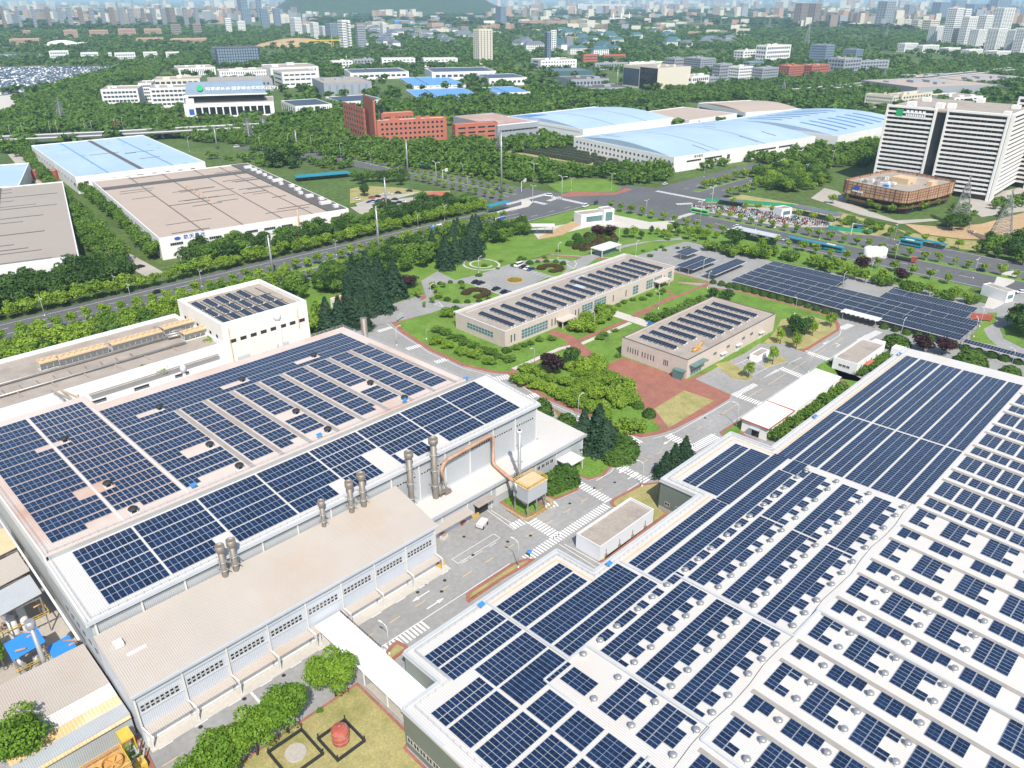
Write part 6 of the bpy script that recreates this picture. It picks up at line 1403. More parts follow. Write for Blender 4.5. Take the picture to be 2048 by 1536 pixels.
# residential and office towers on the skyline
SK = 'skyline towers'
def tower(label, a, wall, name='apartment_tower', rows=14, nR=4, nL=3, roofs=1): return fb(name, label, *a, wall, 'roof_gravel', 'tower', nR=nR, nL=nL, rows=rows, fw=.72, fh=.45, par=1.5, group=SK, roofs=roofs)
ordn = 'first second third fourth fifth sixth seventh eighth ninth tenth eleventh twelfth thirteenth fourteenth fifteenth sixteenth seventeenth eighteenth'.split()
SKY = [(928.3, 3674.4, -5, 9.8, 14, 91.3), (995.4, 3724.7, -5, 10.1, 14, 88.8), (1053.2, 3740.2, -5, 9.8, 14, 88.3), (1135.2, 3838.3, -5, 10.9, 14, 84.6), (1215.2, 3952.2, -5, 15.4, 14, 81.2), (1242.7, 3924.7, -5, 15.5, 14, 81.2), (1297.4, 3957.7, -5, 18.6, 14, 78.6), (1332.8, 3922.3, -5, 16, 14, 78.6), (1367.2, 3888, -5, 15.4, 14, 79.9), (1370, 3797.4, -5, 19.4, 14, 81.9), (1398.5, 3768.8, -5, 18.8, 14, 80.6), (1451.7, 3803.4, -5, 21.4, 14, 77.3), (1535.2, 3872.8, -5, 12.6, 14, 76), (1567.8, 3840.2, -5, 15.7, 14, 77.4), (1616.7, 3855, -5, 19, 14, 74.1), (1624.8, 3783.2, -5, 22.7, 56.8, 78.8), (1620.7, 3634.4, -5, 16.3, 14, 81.3), (1655, 3600.1, -5, 15.7, 14, 79.9)]
for i, a in enumerate(SKY): tower('grey-tan apartment tower, %s from the left picture edge in the skyline row' % ordn[i], a, 'wall_far_tan' if i % 3 == 0 else 'wall_far_grey')
for i, a in enumerate([(1944, 3727.7, -11, 38.8, 23.3, 73.9), (2412.7, 4627.3, -11, 36.9, 83.8, 115.9), (1730.1, 3164.6, -11, 28.3, 17, 79), (2476.1, 4563.9, -11, 27.2, 16.3, 117.7), (1825.2, 3229.6, -11, 27.2, 16.3, 78.9)]):
    tower(('front left slab of the dark office tower group beside the hill', 'rear left tower of the dark office group beside the hill', 'broad dark office tower in the middle of the group beside the hill', 'rear right tower of the dark office group beside the hill', 'right slab of the dark office tower group beside the hill')[i], a, 'wall_far_blue', 'office_tower')
for i, a in enumerate([(1455.6, 2928.7, -15, 19.5, 14, 52), (1500.9, 2925.4, -15, 26, 15.6, 41.7)]): tower(('white hospital slab below the dark office towers', 'shorter white hospital wing below the dark office towers')[i], a, 'wall_far_white', 'hospital_block', 8, 8, 6)
for i, a in enumerate([(1559.9, 2625.4, -10, 23.1, 50.8, 56.2), (1602, 2621.7, -13, 19.9, 52, 33.9), (1482.9, 2385.6, -13, 17.2, 36.6, 46.6), (1516.5, 2384.9, -13, 15.7, 40.9, 35.4), (1495.9, 2308.6, -13, 29.7, 50.1, 45.4), (1218.1, 1825.3, -11, 21.1, 27.8, 67.3), (1197.1, 1766.7, -11, 5.5, 14, 66.4), (1204.3, 1740.3, -15, 20.5, 14, 58.5), (1712.4, 2326.1, -13, 12.5, 24.5, 42.9)]):
    tower(('white tower standing alone at the left of the clinic group', 'low white block of the clinic group', 'taller white block of the clinic group', 'short white block of the clinic group', 'teal glass block of the clinic group', 'tall white clinic tower with red cap', 'left half of the white twin office block above the crane', 'right half of the white twin office block above the crane', 'small white tower right of the twin office block')[i], a, ('wall_far_white', 'wall_far_white', 'wall_far_white', 'wall_far_white', 'wall_far_blue', 'wall_far_white', 'wall_far_white', 'wall_far_grey', 'wall_far_white')[i], 'clinic_block', 11, 6, 4)
tower('lone dark chequered tower on the horizon right of the hill', (2799.2, 2872.5, -13, 30.3, 50.2, 81), 'wall_far_blue', 'office_tower', 16)
for i, a in enumerate([(3794.2, 1877.5, -7, 48.7, 39.7, 95.4), (3839.7, 1832, -7, 43.8, 41, 93.9)]): tower(('left of the paired tan apartment slabs right of the pylons', 'right of the paired tan apartment slabs right of the pylons')[i], a, 'wall_far_tan', rows=16)
for i, a in enumerate([(4171.7, 1946.8, -7, 38.5, 19.4, 60.9), (4196.2, 1922.2, -7, 38.8, 14.4, 53.2), (4220.8, 1897.7, -7, 39.1, 14.3, 50.1), (4301.5, 1898.2, -7, 43.2, 14.4, 50.7), (4328.2, 1871.5, -7, 35.5, 15.3, 49.1), (4351.9, 1847.9, -7, 39.1, 15.2, 47.6), (4378, 1821.8, -7, 36.2, 17, 47.6), (4401, 1798.8, -7, 34.8, 14, 46)]): tower('tan apartment block, %s of the low skyline row right of the paired slabs' % ordn[i], a, 'wall_far_tan', rows=10)
for i, a in enumerate([(4000.4, 1569.5, -11, 69.2, 49.8, 102.8), (5150.1, 1889.9, -9, 61.3, 36.6, 82.3), (5277, 1763, -11, 103.9, 55.1, 94.7), (7620.7, 2431, -11, 158.7, 55.1, 99.1), (6988.1, 2094.8, -13, 221.8, 79.1, 74.8), (7106, 1976.9, -13, 188.9, 64.4, 126.1), (6050.2, 1561.5, -11, 130.2, 62.5, 67.7)]):
    tower(('broad grey office tower right of the tan apartment row', 'slim grey office tower behind the striped slabs', 'dark blue glass tower left of the white residential cluster', 'dark blue tower peeking behind the white residential cluster', 'wide dark glass block behind the white residential cluster', 'tallest dark glass tower at the top right edge', 'dark glass tower at the far right edge')[i], a, ('wall_far_grey', 'wall_far_grey', 'wall_far_blue', 'wall_far_blue', 'wall_far_blue', 'wall_far_blue', 'wall_far_blue')[i], 'office_tower', 15)
for i, a in enumerate([(3733.6, 1376.9, -15, 40, 49.4, 36.2), (3576.2, 1267.4, -15, 43.9, 32.2, 38.7), (3348.9, 1142, -15, 53.7, 35.2, 43.5)]): tower('cream striped slab, %s of three below the office towers' % ordn[i], a, 'wall_far_cream', 'striped_slab', 6, 6, 4)
for i, a in enumerate([(2508.4, 837, -11, 40.9, 21.6, 47.9), (2451.5, 775.5, -11, 32.5, 25.8, 93.8), (2587.6, 795.1, -11, 28, 17.3, 90.4), (2434.9, 735.9, -11, 42.8, 19.4, 74.1), (2375.4, 688.5, -11, 33.6, 23.9, 46.1), (2555.3, 729.9, -11, 36.1, 23.6, 75.8), (2258.6, 611.3, -11, 40.4, 26.6, 52.6), (3451.2, 933.1, -11, 76.4, 41.9, 85.5), (2216.8, 564.9, -11, 29.5, 17.5, 51.8), (2166.4, 532.1, -11, 47.3, 20.7, 56.6)]):
    tower('white residential tower, %s of the tight cluster at the right edge' % ordn[i], a, 'wall_far_white', 'white_tower', 18, 4, 4)
for i, a in enumerate([(2138.7, 777.4, -15, 49.8, 21.3, 18.1), (2135.8, 734.1, -15, 63.4, 18.3, 15.2), (2113.3, 668.3, -15, 46.2, 23.8, 12.9), (2053.4, 605.3, -15, 51.7, 19.4, 14.1), (2008.8, 537, -15, 50.9, 30.3, 15.2)]): tower('pale low row house block, %s in front of the white residential cluster' % ordn[i], a, 'wall_far_white', 'row_block', 5, 10, 4, 0)
for i, a in enumerate([(866, 3226.3, -15, 23, 14, 18.6), (935.4, 3033.4, -21, 40.6, 24.4, 22.7), (982.5, 2935.5, -21, 55.8, 33.5, 22.9), (1073.1, 2930.2, -21, 52.5, 31.5, 25), (1159.4, 2933, -21, 54.2, 32.5, 22.8), (1225.5, 2866.9, -15, 31, 18.6, 37.1), (1279.2, 2813.2, -15, 25.7, 15.4, 38.7), (952.4, 2481.1, -27, 73.2, 43.9, 13.5), (1006.6, 2376, -27, 98.4, 59, 13.3), (684.2, 2698.4, -25, 75.4, 45.2, 13.3)]):
    tower('low pinkish housing row, %s from the left below the skyline towers' % ordn[i], a, 'wall_far_pink' if i not in (5, 6) else 'wall_far_tan', 'housing_row', 5, 12, 4, 2)
for i, a in enumerate([(551.7, 1910.2, -21, 35.6, 21.3, 19.7), (604, 1885.3, -21, 33.2, 19.9, 15.3), (659.8, 1886, -21, 6.7, 14, 12.9), (640.2, 1795, -21, 38.8, 23.3, 16.9), (717.3, 1843, -21, 27.7, 16.6, 13.6), (769.2, 1850.8, -21, 28.3, 17, 11.1)]):
    fb('lakeside_villa', 'white lakeside office with blue-grey glass, %s from the left' % ordn[i], *a, 'wall_far_white', 'wall_far_grey', 'building', nR=8, nL=2, rows=3, fw=.8, fh=.6, gm='wall_far_blue')
for i, (x, y, rx, hh) in enumerate((((751.5,2475.5)[0], (751.5,2475.5)[1], 46, 17), ((801.2,2460.4)[0], (801.2,2460.4)[1], 30, 11))):
    t = thing('white_dome', ('larger white shallow dome by the lake', 'smaller white shallow dome by the lake')[i], 'dome', (x, y, 0)); MB().lathe(0, 0, [(rx * math.cos(R(a)), hh * math.sin(R(a))) for a in range(0, 88, 8)], 30).build('shell', 'wall_far_white', parent=t); MB().cyl(0, 0, 0, 4, rx * 1.02, n=30).build('base_ring', 'red_brick', parent=t)
# low campus housing with slate roofs, in the middle distance
TW = 'small slate-roofed campus houses'
def villas(px_list, lab, wall='wall_far_white', roof='roof_slate'):
    for k, (p, w, d, h, rz) in enumerate(px_list):
        t = thing('campus_house', lab, 'house', p, rz, TW); FOOT.append((p, rz, w, d))
        MB().box(0, w, 0, d, 0, h).build('wall', wall, parent=t); r = MB()
        r.face([(-1, -1, h), (w + 1, -1, h), (w * .85, d / 2, h + d * .32), (w * .15, d / 2, h + d * .32)]); r.face([(w + 1, d + 1, h), (-1, d + 1, h), (w * .15, d / 2, h + d * .32), (w * .85, d / 2, h + d * .32)])
        r.face([(-1, d + 1, h), (-1, -1, h), (w * .15, d / 2, h + d * .32)]); r.face([(w + 1, -1, h), (w + 1, d + 1, h), (w * .85, d / 2, h + d * .32)]); r.build('roof', roof, parent=t)
        mb = MB(); windows(t, w, d, 'R', max(3, int(w / 5)), max(1, int(h / 4)), 1, h - 1, fw=.6, fh=.5, stuffmb=mb); mb.build('windows', 'glass_far', parent=t, kind='stuff')
q = random.Random(44)
def scat(poly, n, wr, dr, hr, rz0):
    out = []; xs = [p[0] for p in poly]; ys = [p[1] for p in poly]; tries = 0
    while len(out) < n and tries < n * 60:
        tries += 1; p = (q.uniform(min(xs), max(xs)), q.uniform(min(ys), max(ys)))
        if inside(p, poly) and all(math.hypot(p[0] - o[0][0], p[1] - o[0][1]) > wr[1] * 1.15 for o in out): out.append((p, q.uniform(*wr), q.uniform(*dr), q.uniform(*hr), rz0 + q.choice((0, math.pi / 2)) + q.uniform(-.08, .08)))
    return out
villas(scat([(1227.3,1736.5), (1340.6,1723.3), (1549.7,1990.2), (1518.6,1826.9), (1607.5,1775.1), (2084.1,2300.2), (2081.4,2521.3), (1914.5,2688.2), (1588.7,2247.5)], 30, (40, 62), (18, 24), (11, 17), R(-20)), 'white campus building with slate hip roof left of the beige tower')
villas(scat([(1509.7,1360.2), (1460.9,1237.5), (1607,1218.1), (1864.5,1420.7), (2540.5,2062.3), (2419.9,2182.8), (1865.2,1674.7)], 30, (34, 52), (16, 22), (8, 14), R(-20)), 'white house with teal-slate hip roof right of the dark glass tower', roof='roof_teal')
villas(scat([(1940.8,1467.1), (1769.5,1194.3), (2886.7,1956.9), (2765.8,2077.8)], 8, (34, 50), (16, 22), (8, 14), R(-20)), 'white house with teal hip roof beyond the red offices', roof='roof_teal')
villas(scat([(1767.8,1196), (2145.5,1262.4), (2413.8,1422.4), (2031.5,1376.4)], 9, (34, 50), (16, 22), (8, 12), R(-20)), 'small white house with slate roof in the trees before the technology park')
villas(scat([(1456.8,1459.4), (1493.9,1422.3), (1778.8,1693.9), (1772,1767.9)], 4, (40, 60), (18, 24), (14, 18), R(-20)), 'blue-grey slate roofed hall between the two tall towers')
fb('brick_terrace', 'long low red terrace on the far plain left of the white church', 2816.1, 2753.8, -35, 98.6, 21.6, 23.6, 'wall_far_pink', 'roof_slate', nR=14, rows=3); fb('brick_terrace', 'second low red terrace on the far plain', 2895.5, 2674.4, -35, 105.6, 15, 22.2, 'wall_far_pink', 'roof_slate', nR=14, rows=3)
fb('blue_warehouse', 'far warehouse with bright blue front below the hill', 2475.3, 3266.4, -35, 74.6, 126.1, 19.2, 'blue_sheet', 'roof_blue', 'warehouse'); fb('blue_warehouse', 'far warehouse with red and blue stripe below the hill', 2410.3, 3061.4, -35, 146.3, 26.9, 14.1, 'roof_blue_deep', 'wall_far_white', 'warehouse'); fb('white_warehouse', 'far white warehouse row left of the lone dark tower', 2776.1, 2965.5, -35, 57.7, 11.5, 20.7, 'wall_far_white', 'wall_far_white', 'warehouse')
t = fb('white_church', 'ornate white building with small spires on the far plain', 3597.7, 2859.2, -33, 89.5, 28.9, 22.3, 'wall_far_white', 'roof_slate', 'building', nR=10, rows=2)
for k in range(3): MB().cyl(25 + k * 45, 15, 0, 48, 7, 1, n=8).build('spire', 'wall_far_white', parent=t)
for i, a in enumerate([(6353.4, 6079.3, -35, 170.1, 90.6, 50.3), (6204.8, 5319, -35, 134.1, 65.8, 61.2), (6296.6, 5227.2, -35, 134.5, 30.8, 64.1), (6548, 5263.8, -35, 198.9, 29.8, 59.7), (6372.5, 6749.6, -35, 206.1, 128.7, 33.2)]): tower('pale far housing slab group, %s on the right horizon' % ordn[i], a, 'wall_far_pink' if i in (0, 4) else 'wall_far_white', 'far_slab', 8, 12, 1, 3)
# the hazy town on the horizon: far too many blocks to count
TOWN = MB(); q = random.Random(5)
def town(x0, x1, y0, y1, n, hmax, wmax):
    for k in range(n):
        u = q.uniform(x0, x1); v = q.uniform(y0, y1); X, Y = unp(u, v); s = q.uniform(.35, 1); a = R(q.choice((-10, 20, 35))); TOWN.obox((X, Y), math.cos(a), math.sin(a), wmax * s / 2, wmax * q.uniform(.3, .8) / 2, 0, hmax * q.uniform(.25, 1) ** 1.5 + 6, q.choice((0, 0, 1, 2, 3)))
def unp(deg, dist): a = R(45 - deg); return dist * math.cos(a), dist * math.sin(a)
town(-34, 36, 5200, 9000, 520, 60, 60); town(-34, 36, 9000, 16000, 420, 90, 110); town(-34, -14, 4600, 6500, 200, 55, 50); town(18, 36, 3800, 6500, 160, 60, 50); town(-14, 16, 3000, 5000, 120, 22, 60); town(-20, 30, 16000, 30000, 260, 110, 200)
o = TOWN.build('distant_town', ['wall_far_cream', 'wall_far_grey', 'wall_far_pink', 'wall_far_tan'], kind='stuff'); o['label'] = 'hazy distant town spread along the horizon'; o['category'] = 'town'
# hill, lake, car field, mound
mb = MB(); NX, NY = 60, 14; q = random.Random(2)
hp = lambda u: 60 + 330 * math.exp(-((u - .28) / .16) ** 2) + 220 * math.exp(-((u - .5) / .17) ** 2) + 60 * math.exp(-((u - .75) / .12) ** 2) + 10 * math.sin(u * 31) + 6 * math.sin(u * 77)
for j in range(NY + 1):
    for i in range(NX + 1):
        u = i / NX; dg = -16.5 + 17.5 * u; dist = 6300 + 2600 * j / NY; X, Y = unp(dg, dist); e = math.sin(math.pi * j / NY) ** .8 * min(1, 6 * u, 6 * (1 - u)); mb.v.append((X, Y, max(0, hp(u) * e + q.uniform(-4, 4) * e) - 2))
for j in range(NY):
    for i in range(NX): k = j * (NX + 1) + i; mb.f.append((k, k + 1, k + NX + 2, k + NX + 1)); mb.m.append(0); mb.sm.add(len(mb.f) - 1)
mat('hill_wood', (.028, .06, .02), .95, var=.35, scale=.02, fine=.35); structure('hill', mb, 'hill_wood')
mat('lake_water', (.10, .16, .13), .08, spec=.5, var=.1, scale=.01); sheet('lake', [(414.2,2284.2), (544.8,2254.1), (627.8,2197.3), (574.6,2007.8), (511.7,1998.5), (490.3,2041.1), (375.4,2086.6)], .1, 'lake_water')
sheet('car_field', [(382.9,1845.7), (436.7,1831.5), (536.9,1760.6), (615.2,1658.8), (533.4,1539), (393.3,1343.2), (337.1,1292), (297.5,1286.9), (264.4,1319.9)], .06, 'concrete_pale'); sheet('lower_car_field', [(259.2,1296.6), (337.1,1292), (289.2,1186.5), (248.2,1028.2), (230.9,1026.5), (197.6,1023.2)], .06, 'concrete_pale')
mb = MB(); q = random.Random(8); pl = [(380.8,1836.6), (433.2,1817.9), (532.7,1747.2), (608.5,1654), (533.9,1548.3), (394.8,1355.6), (340.5,1304.1), (302.3,1305.7), (268.8,1339.2)]
ca = R(-30); ux, uy = math.cos(ca), math.sin(ca); cx0, cy0 = pl[4]
for i in range(-90, 150):
    for j in range(-60, 90):
        X = cx0 + ux * i * 5.6 - uy * j * 9; Y = cy0 + uy * i * 5.6 + ux * j * 9
        if inside((X, Y), pl) and q.random() < .9: mb.obox((X, Y), -uy, ux, 2.6, 1.1, .1, 1.5, q.choice((0, 0, 0, 1, 1, 2)))
mat('car_dark', (.03, .05, .09), .25, spec=.6); o = mb.build('car_storage', ['car_dark', 'wall_far_blue', 'sign_white'], kind='stuff'); o['label'] = 'vast field of parked new cars beside the lake'; o['category'] = 'parked cars'
mb = MB(); c = (1260.5,2122.2); mb.lathe(c[0], c[1], [(120, 0), (80, 9), (40, 15), (10, 17)], 20); structure('dirt_mound', mb, 'earth')
# tower cranes
def crane(label, p, h, rz):
    t = thing('tower_crane', label, 'crane', p, rz); mb = MB(); s = 2.2
    for a in range(4): x, y = (s if a in (0, 3) else -s), (s if a < 2 else -s); mb.bar((x, y, 0), (x, y, h), .9)
    for k in range(int(h / 6)): mb.bar((-s, -s, k * 6), (s, s, k * 6 + 6), .5); mb.bar((s, -s, k * 6), (-s, s, k * 6 + 6), .5)
    mb.build('mast', 'yellow_paint', parent=t); MB().box(-22, 60, -1.2, 1.2, h, h + 2.2).build('jib', 'yellow_paint', parent=t); MB().bar((0, 0, h), (0, 0, h + 12), 1.2).build('apex', 'yellow_paint', parent=t); MB().box(-22, -16, -2, 2, h - 3, h).build('counterweight', 'concrete', parent=t)
crane('yellow tower crane beside the dirt mound and clinic tower', (1147.5,1768.6), 25.7, R(150)); crane('orange tower crane among the slate-roofed campus', (1655.4,2056.7), 25.6, R(60)); crane('small yellow crane right of the little white tower', (1865.7,1606.9), 15, R(200))

# ================================================================ vegetation
leafmat('leaf_mid', (.06, .135, .016), (.17, .29, .04)); leafmat('leaf_lime', (.12, .23, .02), (.30, .43, .045)); leafmat('leaf_dark', (.03, .078, .013), (.085, .165, .03)); leafmat('leaf_conifer', (.022, .062, .03), (.06, .115, .055))
leafmat('leaf_purple', (.022, .010, .012), (.06, .022, .024), .12); leafmat('leaf_hedge', (.04, .10, .014), (.10, .19, .026)); leafmat('leaf_brown', (.07, .05, .02), (.13, .10, .035)); leafmat('leaf_near', (.09, .20, .016), (.24, .38, .035))
def crown_arrays(kind, nq, leaf, seed):
    """unit-height foliage: quads spread through lobes of the crown. returns verts (n,4,3) and tones (n)"""
    g = np.random.default_rng(seed); V = []; T = []
    if kind in ('round', 'loose'):
        L = 26 if kind == 'round' else 15
        c = g.normal(size=(L, 3)); c /= np.linalg.norm(c, axis=1)[:, None]; c *= (g.random(L)[:, None] ** .4) * np.array([.30, .30, .25]); c[:, 2] += .60
        r = g.uniform(.12, .21, L) * (1 if kind == 'round' else .85); lt = g.random(L)
        k = g.integers(0, L, nq); d = g.normal(size=(nq, 3)); d /= np.linalg.norm(d, axis=1)[:, None]
        d[:, 2] = np.where((d[:, 2] < -.3) & (g.random(nq) < .6), -d[:, 2], d[:, 2])
        p = c[k] + d * (r[k] * g.uniform(.72, 1.05, nq))[:, None]; tone = lt[k] * .6 + g.random(nq) * .4
    elif kind == 'cone':
        h = g.random(nq) ** 1.35; a = g.random(nq) * 2 * np.pi; tier = np.floor(h * 9) / 9; f = h * 9 - np.floor(h * 9)
        rad = (1 - tier) * .30 * (1 - .45 * f) * g.uniform(.55, 1.05, nq) * (1 + .18 * np.sin(a * 5 + tier * 20)); d = np.stack([np.cos(a), np.sin(a), np.full(nq, .5)], 1)
        p = np.stack([np.cos(a) * rad, np.sin(a) * rad, .05 + .95 * h], 1); tone = g.random(nq) * .6 + f * .4
    elif kind == 'ball':
        d = g.normal(size=(nq, 3)); d /= np.linalg.norm(d, axis=1)[:, None]; d[:, 2] = np.abs(d[:, 2]) ; p = d * (np.array([.5, .5, .95]) * g.uniform(.84, 1.0, nq)[:, None]); p *= (1 + .06 * np.sin(d[:, :1] * 9) * np.cos(d[:, 1:2] * 8)); tone = g.random(nq)
    elif kind == 'spread':
        L = 22; c = g.normal(size=(L, 3)); c /= np.linalg.norm(c, axis=1)[:, None]; c *= (g.random(L)[:, None] ** .4) * np.array([.5, .5, .3]); c[:, 2] = np.abs(c[:, 2]) + .3
        r = g.uniform(.14, .26, L); lt = g.random(L); k = g.integers(0, L, nq); d = g.normal(size=(nq, 3)); d /= np.linalg.norm(d, axis=1)[:, None]
        p = c[k] + d * (r[k] * g.uniform(.7, 1.05, nq))[:, None]; p[:, 2] = np.maximum(p[:, 2], .04); tone = lt[k] * .6 + g.random(nq) * .4
    n = d + g.normal(size=(nq, 3)) * .55; n /= np.linalg.norm(n, axis=1)[:, None]
    u = np.cross(n, g.normal(size=(nq, 3))); u /= np.linalg.norm(u, axis=1)[:, None]; v = np.cross(n, u); s = (leaf * g.uniform(.6, 1.25, nq))[:, None]
    q = np.stack([p - u * s - v * s * .7, p + u * s - v * s * .5, p + u * s * .8 + v * s * .8, p - u * s * .9 + v * s * .6], 1)
    return q, tone
def quads_mesh(name, Q, T, m):
    n = len(Q); me = bpy.data.meshes.new(name); me.vertices.add(n * 4); me.vertices.foreach_set('co', np.ascontiguousarray(Q, 'f').ravel()); me.loops.add(n * 4); me.loops.foreach_set('vertex_index', np.arange(n * 4, dtype='i'))
    me.polygons.add(n); me.polygons.foreach_set('loop_start', np.arange(0, n * 4, 4, dtype='i')); me.update(calc_edges=True); me.materials.append(MATS[m])
    at = me.attributes.new('tone', 'FLOAT', 'FACE'); at.data.foreach_set('value', np.ascontiguousarray(T, 'f')); return me
def trunk_mesh(name, h, r, branches, seed):
    g = random.Random(seed); mb = MB(); mb.tube([(0, 0, 0), (g.uniform(-.01, .01), g.uniform(-.01, .01), h * .5), (g.uniform(-.02, .02), g.uniform(-.02, .02), h)], [r * 1.25, r, r * .5], 7)
    for k in range(branches):
        a = g.uniform(0, 6.28); z = h * g.uniform(.55, .95); L = g.uniform(.14, .26); mb.tube([(0, 0, z), (L * .5 * math.cos(a), L * .5 * math.sin(a), z + L * .55), (L * math.cos(a), L * math.sin(a), z + L * .95)], [r * .5, r * .35, r * .15], 5)
    return mb.mesh(name, 'bark')
PROTO = {}
def proto(kind, shape, nq, leaf, m, trunk=True, variants=3, tr=.018):
    PROTO[kind] = [(quads_mesh('crown', *crown_arrays(shape, nq, leaf, 100 * len(PROTO) + k), m), trunk_mesh('trunk', .62 if shape != 'cone' else .9, tr, 7 if shape != 'cone' else 0, k) if trunk else None) for k in range(variants)]
proto('near_tree', 'round', 7000, .018, 'leaf_near', variants=4)
proto('broad', 'round', 1500, .034, 'leaf_mid', variants=4); proto('lime', 'round', 1300, .034, 'leaf_lime', variants=4); proto('dark', 'round', 1300, .036, 'leaf_dark', variants=4)
proto('street', 'loose', 700, .042, 'leaf_lime', variants=4); proto('conifer', 'cone', 3200, .024, 'leaf_conifer', variants=3); proto('purple', 'round', 1800, .034, 'leaf_purple', variants=2)
proto('shrub', 'spread', 1100, .055, 'leaf_mid', False, 4); proto('garden', 'spread', 2200, .04, 'leaf_lime', False, 4); proto('ball', 'ball', 900, .055, 'leaf_hedge', False, 3); proto('brown_ball', 'ball', 700, .06, 'leaf_brown', False, 2)
TREES = []
def nth(i): return ordn[i] if i < len(ordn) else '%d%s' % (i + 1, {1: 'st', 2: 'nd', 3: 'rd'}.get((i + 1) % 10 if (i + 1) // 10 != 1 else 0, 'th'))
def tree(kind, name, label, p, h, spread=1.0, group=None, cat='tree', z=0):
    cm, tm = rnd.choice(PROTO[kind]); t = thing(name, label, cat, (p[0], p[1], z), rnd.uniform(0, 6.28), group)
    s = h * spread; inst(cm, 'crown', t, (0, 0, 0), 0, (s, s, h * rnd.uniform(.92, 1.06)))
    if tm: inst(tm, 'trunk', t, (0, 0, 0), 0, (h, h, h))
    TREES.append(p); return t
def rowt(kind, name, label, pts, step, h, spread=1, jit=.6, group=None, cat='tree', z=0):
    ps = sorted(along(pts, step, jit), key=lambda p: (p[0] - p[1]) / (p[0] + p[1]))
    for i, p in enumerate(ps): tree(kind, name, label + (', %s from the left' % nth(i) if i < 60 else ''), p, h * rnd.uniform(.85, 1.15), spread * rnd.uniform(.9, 1.15), group or label, cat, z)
def fill(kind, name, label, poly, step, h, spread=1, cat='tree', z=0, keep=1.0, group=None, cap=400):
    xs = [p[0] for p in poly]; ys = [p[1] for p in poly]; n = 0; y = min(ys)
    while y < max(ys):
        x = min(xs)
        while x < max(xs):
            p = (x + rnd.uniform(-.4, .4) * step, y + rnd.uniform(-.4, .4) * step); x += step
            if inside(p, poly) and rnd.random() < keep and n < cap:
                k = kind if isinstance(kind, str) else rnd.choice(kind); tree(k, name, label, p, h * rnd.uniform(.72, 1.25), spread * rnd.uniform(.9, 1.2), group or label, cat, z); n += 1
        y += step * .9
# --- close to the camera
tree('near_tree', 'round_tree', 'round bright green tree standing alone beside the white covered walkway', (51,98.8), 11.5, 1.02)
tree('near_tree', 'round_tree', 'green tree touching the road, right one of the clump by the tank lawn', (40.1,98), 11, 1.0)
tree('near_tree', 'round_tree', 'green tree in the middle of the clump by the tank lawn', (33.9,97.6), 11, 1.0)
tree('near_tree', 'round_tree', 'green tree at the left of the clump by the tank lawn', (27.5,97.6), 11, 1.05)
tree('near_tree', 'round_tree', 'small green tree at the very bottom edge beside the road', (22.9,97.7), 9, 1.0)
tree('near_tree', 'round_tree', 'big green tree in the bottom left corner beside the cooling tower', (4.7,123.3), 13, 1.05)
tree('near_tree', 'round_tree', 'green tree cut by the left edge beside the tan shed', (5.2,151.5), 10, 1.05)
tree('shrub', 'small_bush', 'tiny bush on the dry grass under the right tree of the clump', (46.7,97.7), 1.2, 1, cat='bush')
# --- conifers and hedge balls by the road junction
for i, (p, h) in enumerate((((154.5, 124.6), 14), ((157.2, 121.2), 15), ((159.4, 124.4), 12), ((156.2, 117.8), 12), ((160.2, 119.4), 9.5))):
    tree('conifer', 'deodar_cedar', 'blue-green cedar, %s of the tight group at the road junction' % ordn[i], p, h, 1.25, 'cedars at the road junction')
for i, (p, r) in enumerate((((158.5, 112.6), 4.2), ((161.5, 114.6), 4.6), ((155.4, 113.2), 3.6), ((163.4, 118), 3.8))): tree('ball', 'clipped_bush', 'dark clipped bush, %s at the foot of the cedars' % ordn[i], p, r, 2.0, 'clipped bushes under the cedars', 'bush', .12)
for i, (p, r) in enumerate((((131.3,117.4), 4.4), ((137.2,116.5), 5.2), ((133.5,116.7), 4))): tree('ball', 'clipped_bush', 'large dark clipped bush, %s on the lawn beside the dust filter' % ordn[i], p, r, 1.75, 'clipped bushes beside the dust filter', 'bush', .12)
tree('ball', 'clipped_bush', 'dark clipped bush at the end corner of the solar factory', (160.7,147), 6, 1.2, cat='bush'); tree('ball', 'clipped_bush', 'dark clipped bush behind the pale annex roof corner', (160.2,136.2), 5.5, 1.3, cat='bush')
for i, p in enumerate(((170.1,99.5), (163.5,98.7), (158.9,98.5))): tree('conifer', 'deodar_cedar', 'dark cedar, %s of three at the corner of the white-roofed factory' % ordn[i], p, 8.5, 1.5, 'cedars at the white-roofed factory corner')
# --- garden between the halls
fill('garden', 'garden_shrub', 'lush bright green shrub in the garden before the stone workshop', [(194.5,165.4), (200.8,164.4), (203,156.8), (197.5,149.4), (198,139.1), (190.1,133.1), (184.1,130.4), (176.1,134.1), (175.7,143.1), (182,150.4), (184.6,159.8)], 5.2, 5.2, 1.15, 'bush', .12)
rowt('garden', 'hedge_bush', 'round green bush in the front hedge row along the cross road', [(172.5,167.5), (174.7,160), (175.1,150.3), (173.6,136.6), (172.7,131.3)], 6, 4, 1.6, .5, cat='bush', z=.12); rowt('garden', 'hedge_bush', 'green bush in the second hedge row behind the front one', [(180.9,172.4), (181.4,164.2), (181.3,155.8), (180.5,147.2)], 5.5, 3.6, 1.5, .5, cat='bush', z=.12)
tree('garden', 'garden_tree', 'round lime green tree at the corner of the junction garden', (172.4,120.6), 6.5, 1.35, cat='tree'); tree('garden', 'garden_tree', 'green shrub tree on the brick plaza edge', (190,137.7), 8, 1.2); tree('ball', 'clipped_bush', 'small round bush beside the square dry lawn', (184.2,122.2), 3.2, 1.4, cat='bush'); tree('ball', 'clipped_bush', 'low round bush above the square dry lawn', (186.6,128.2), 2.6, 1.6, cat='bush')
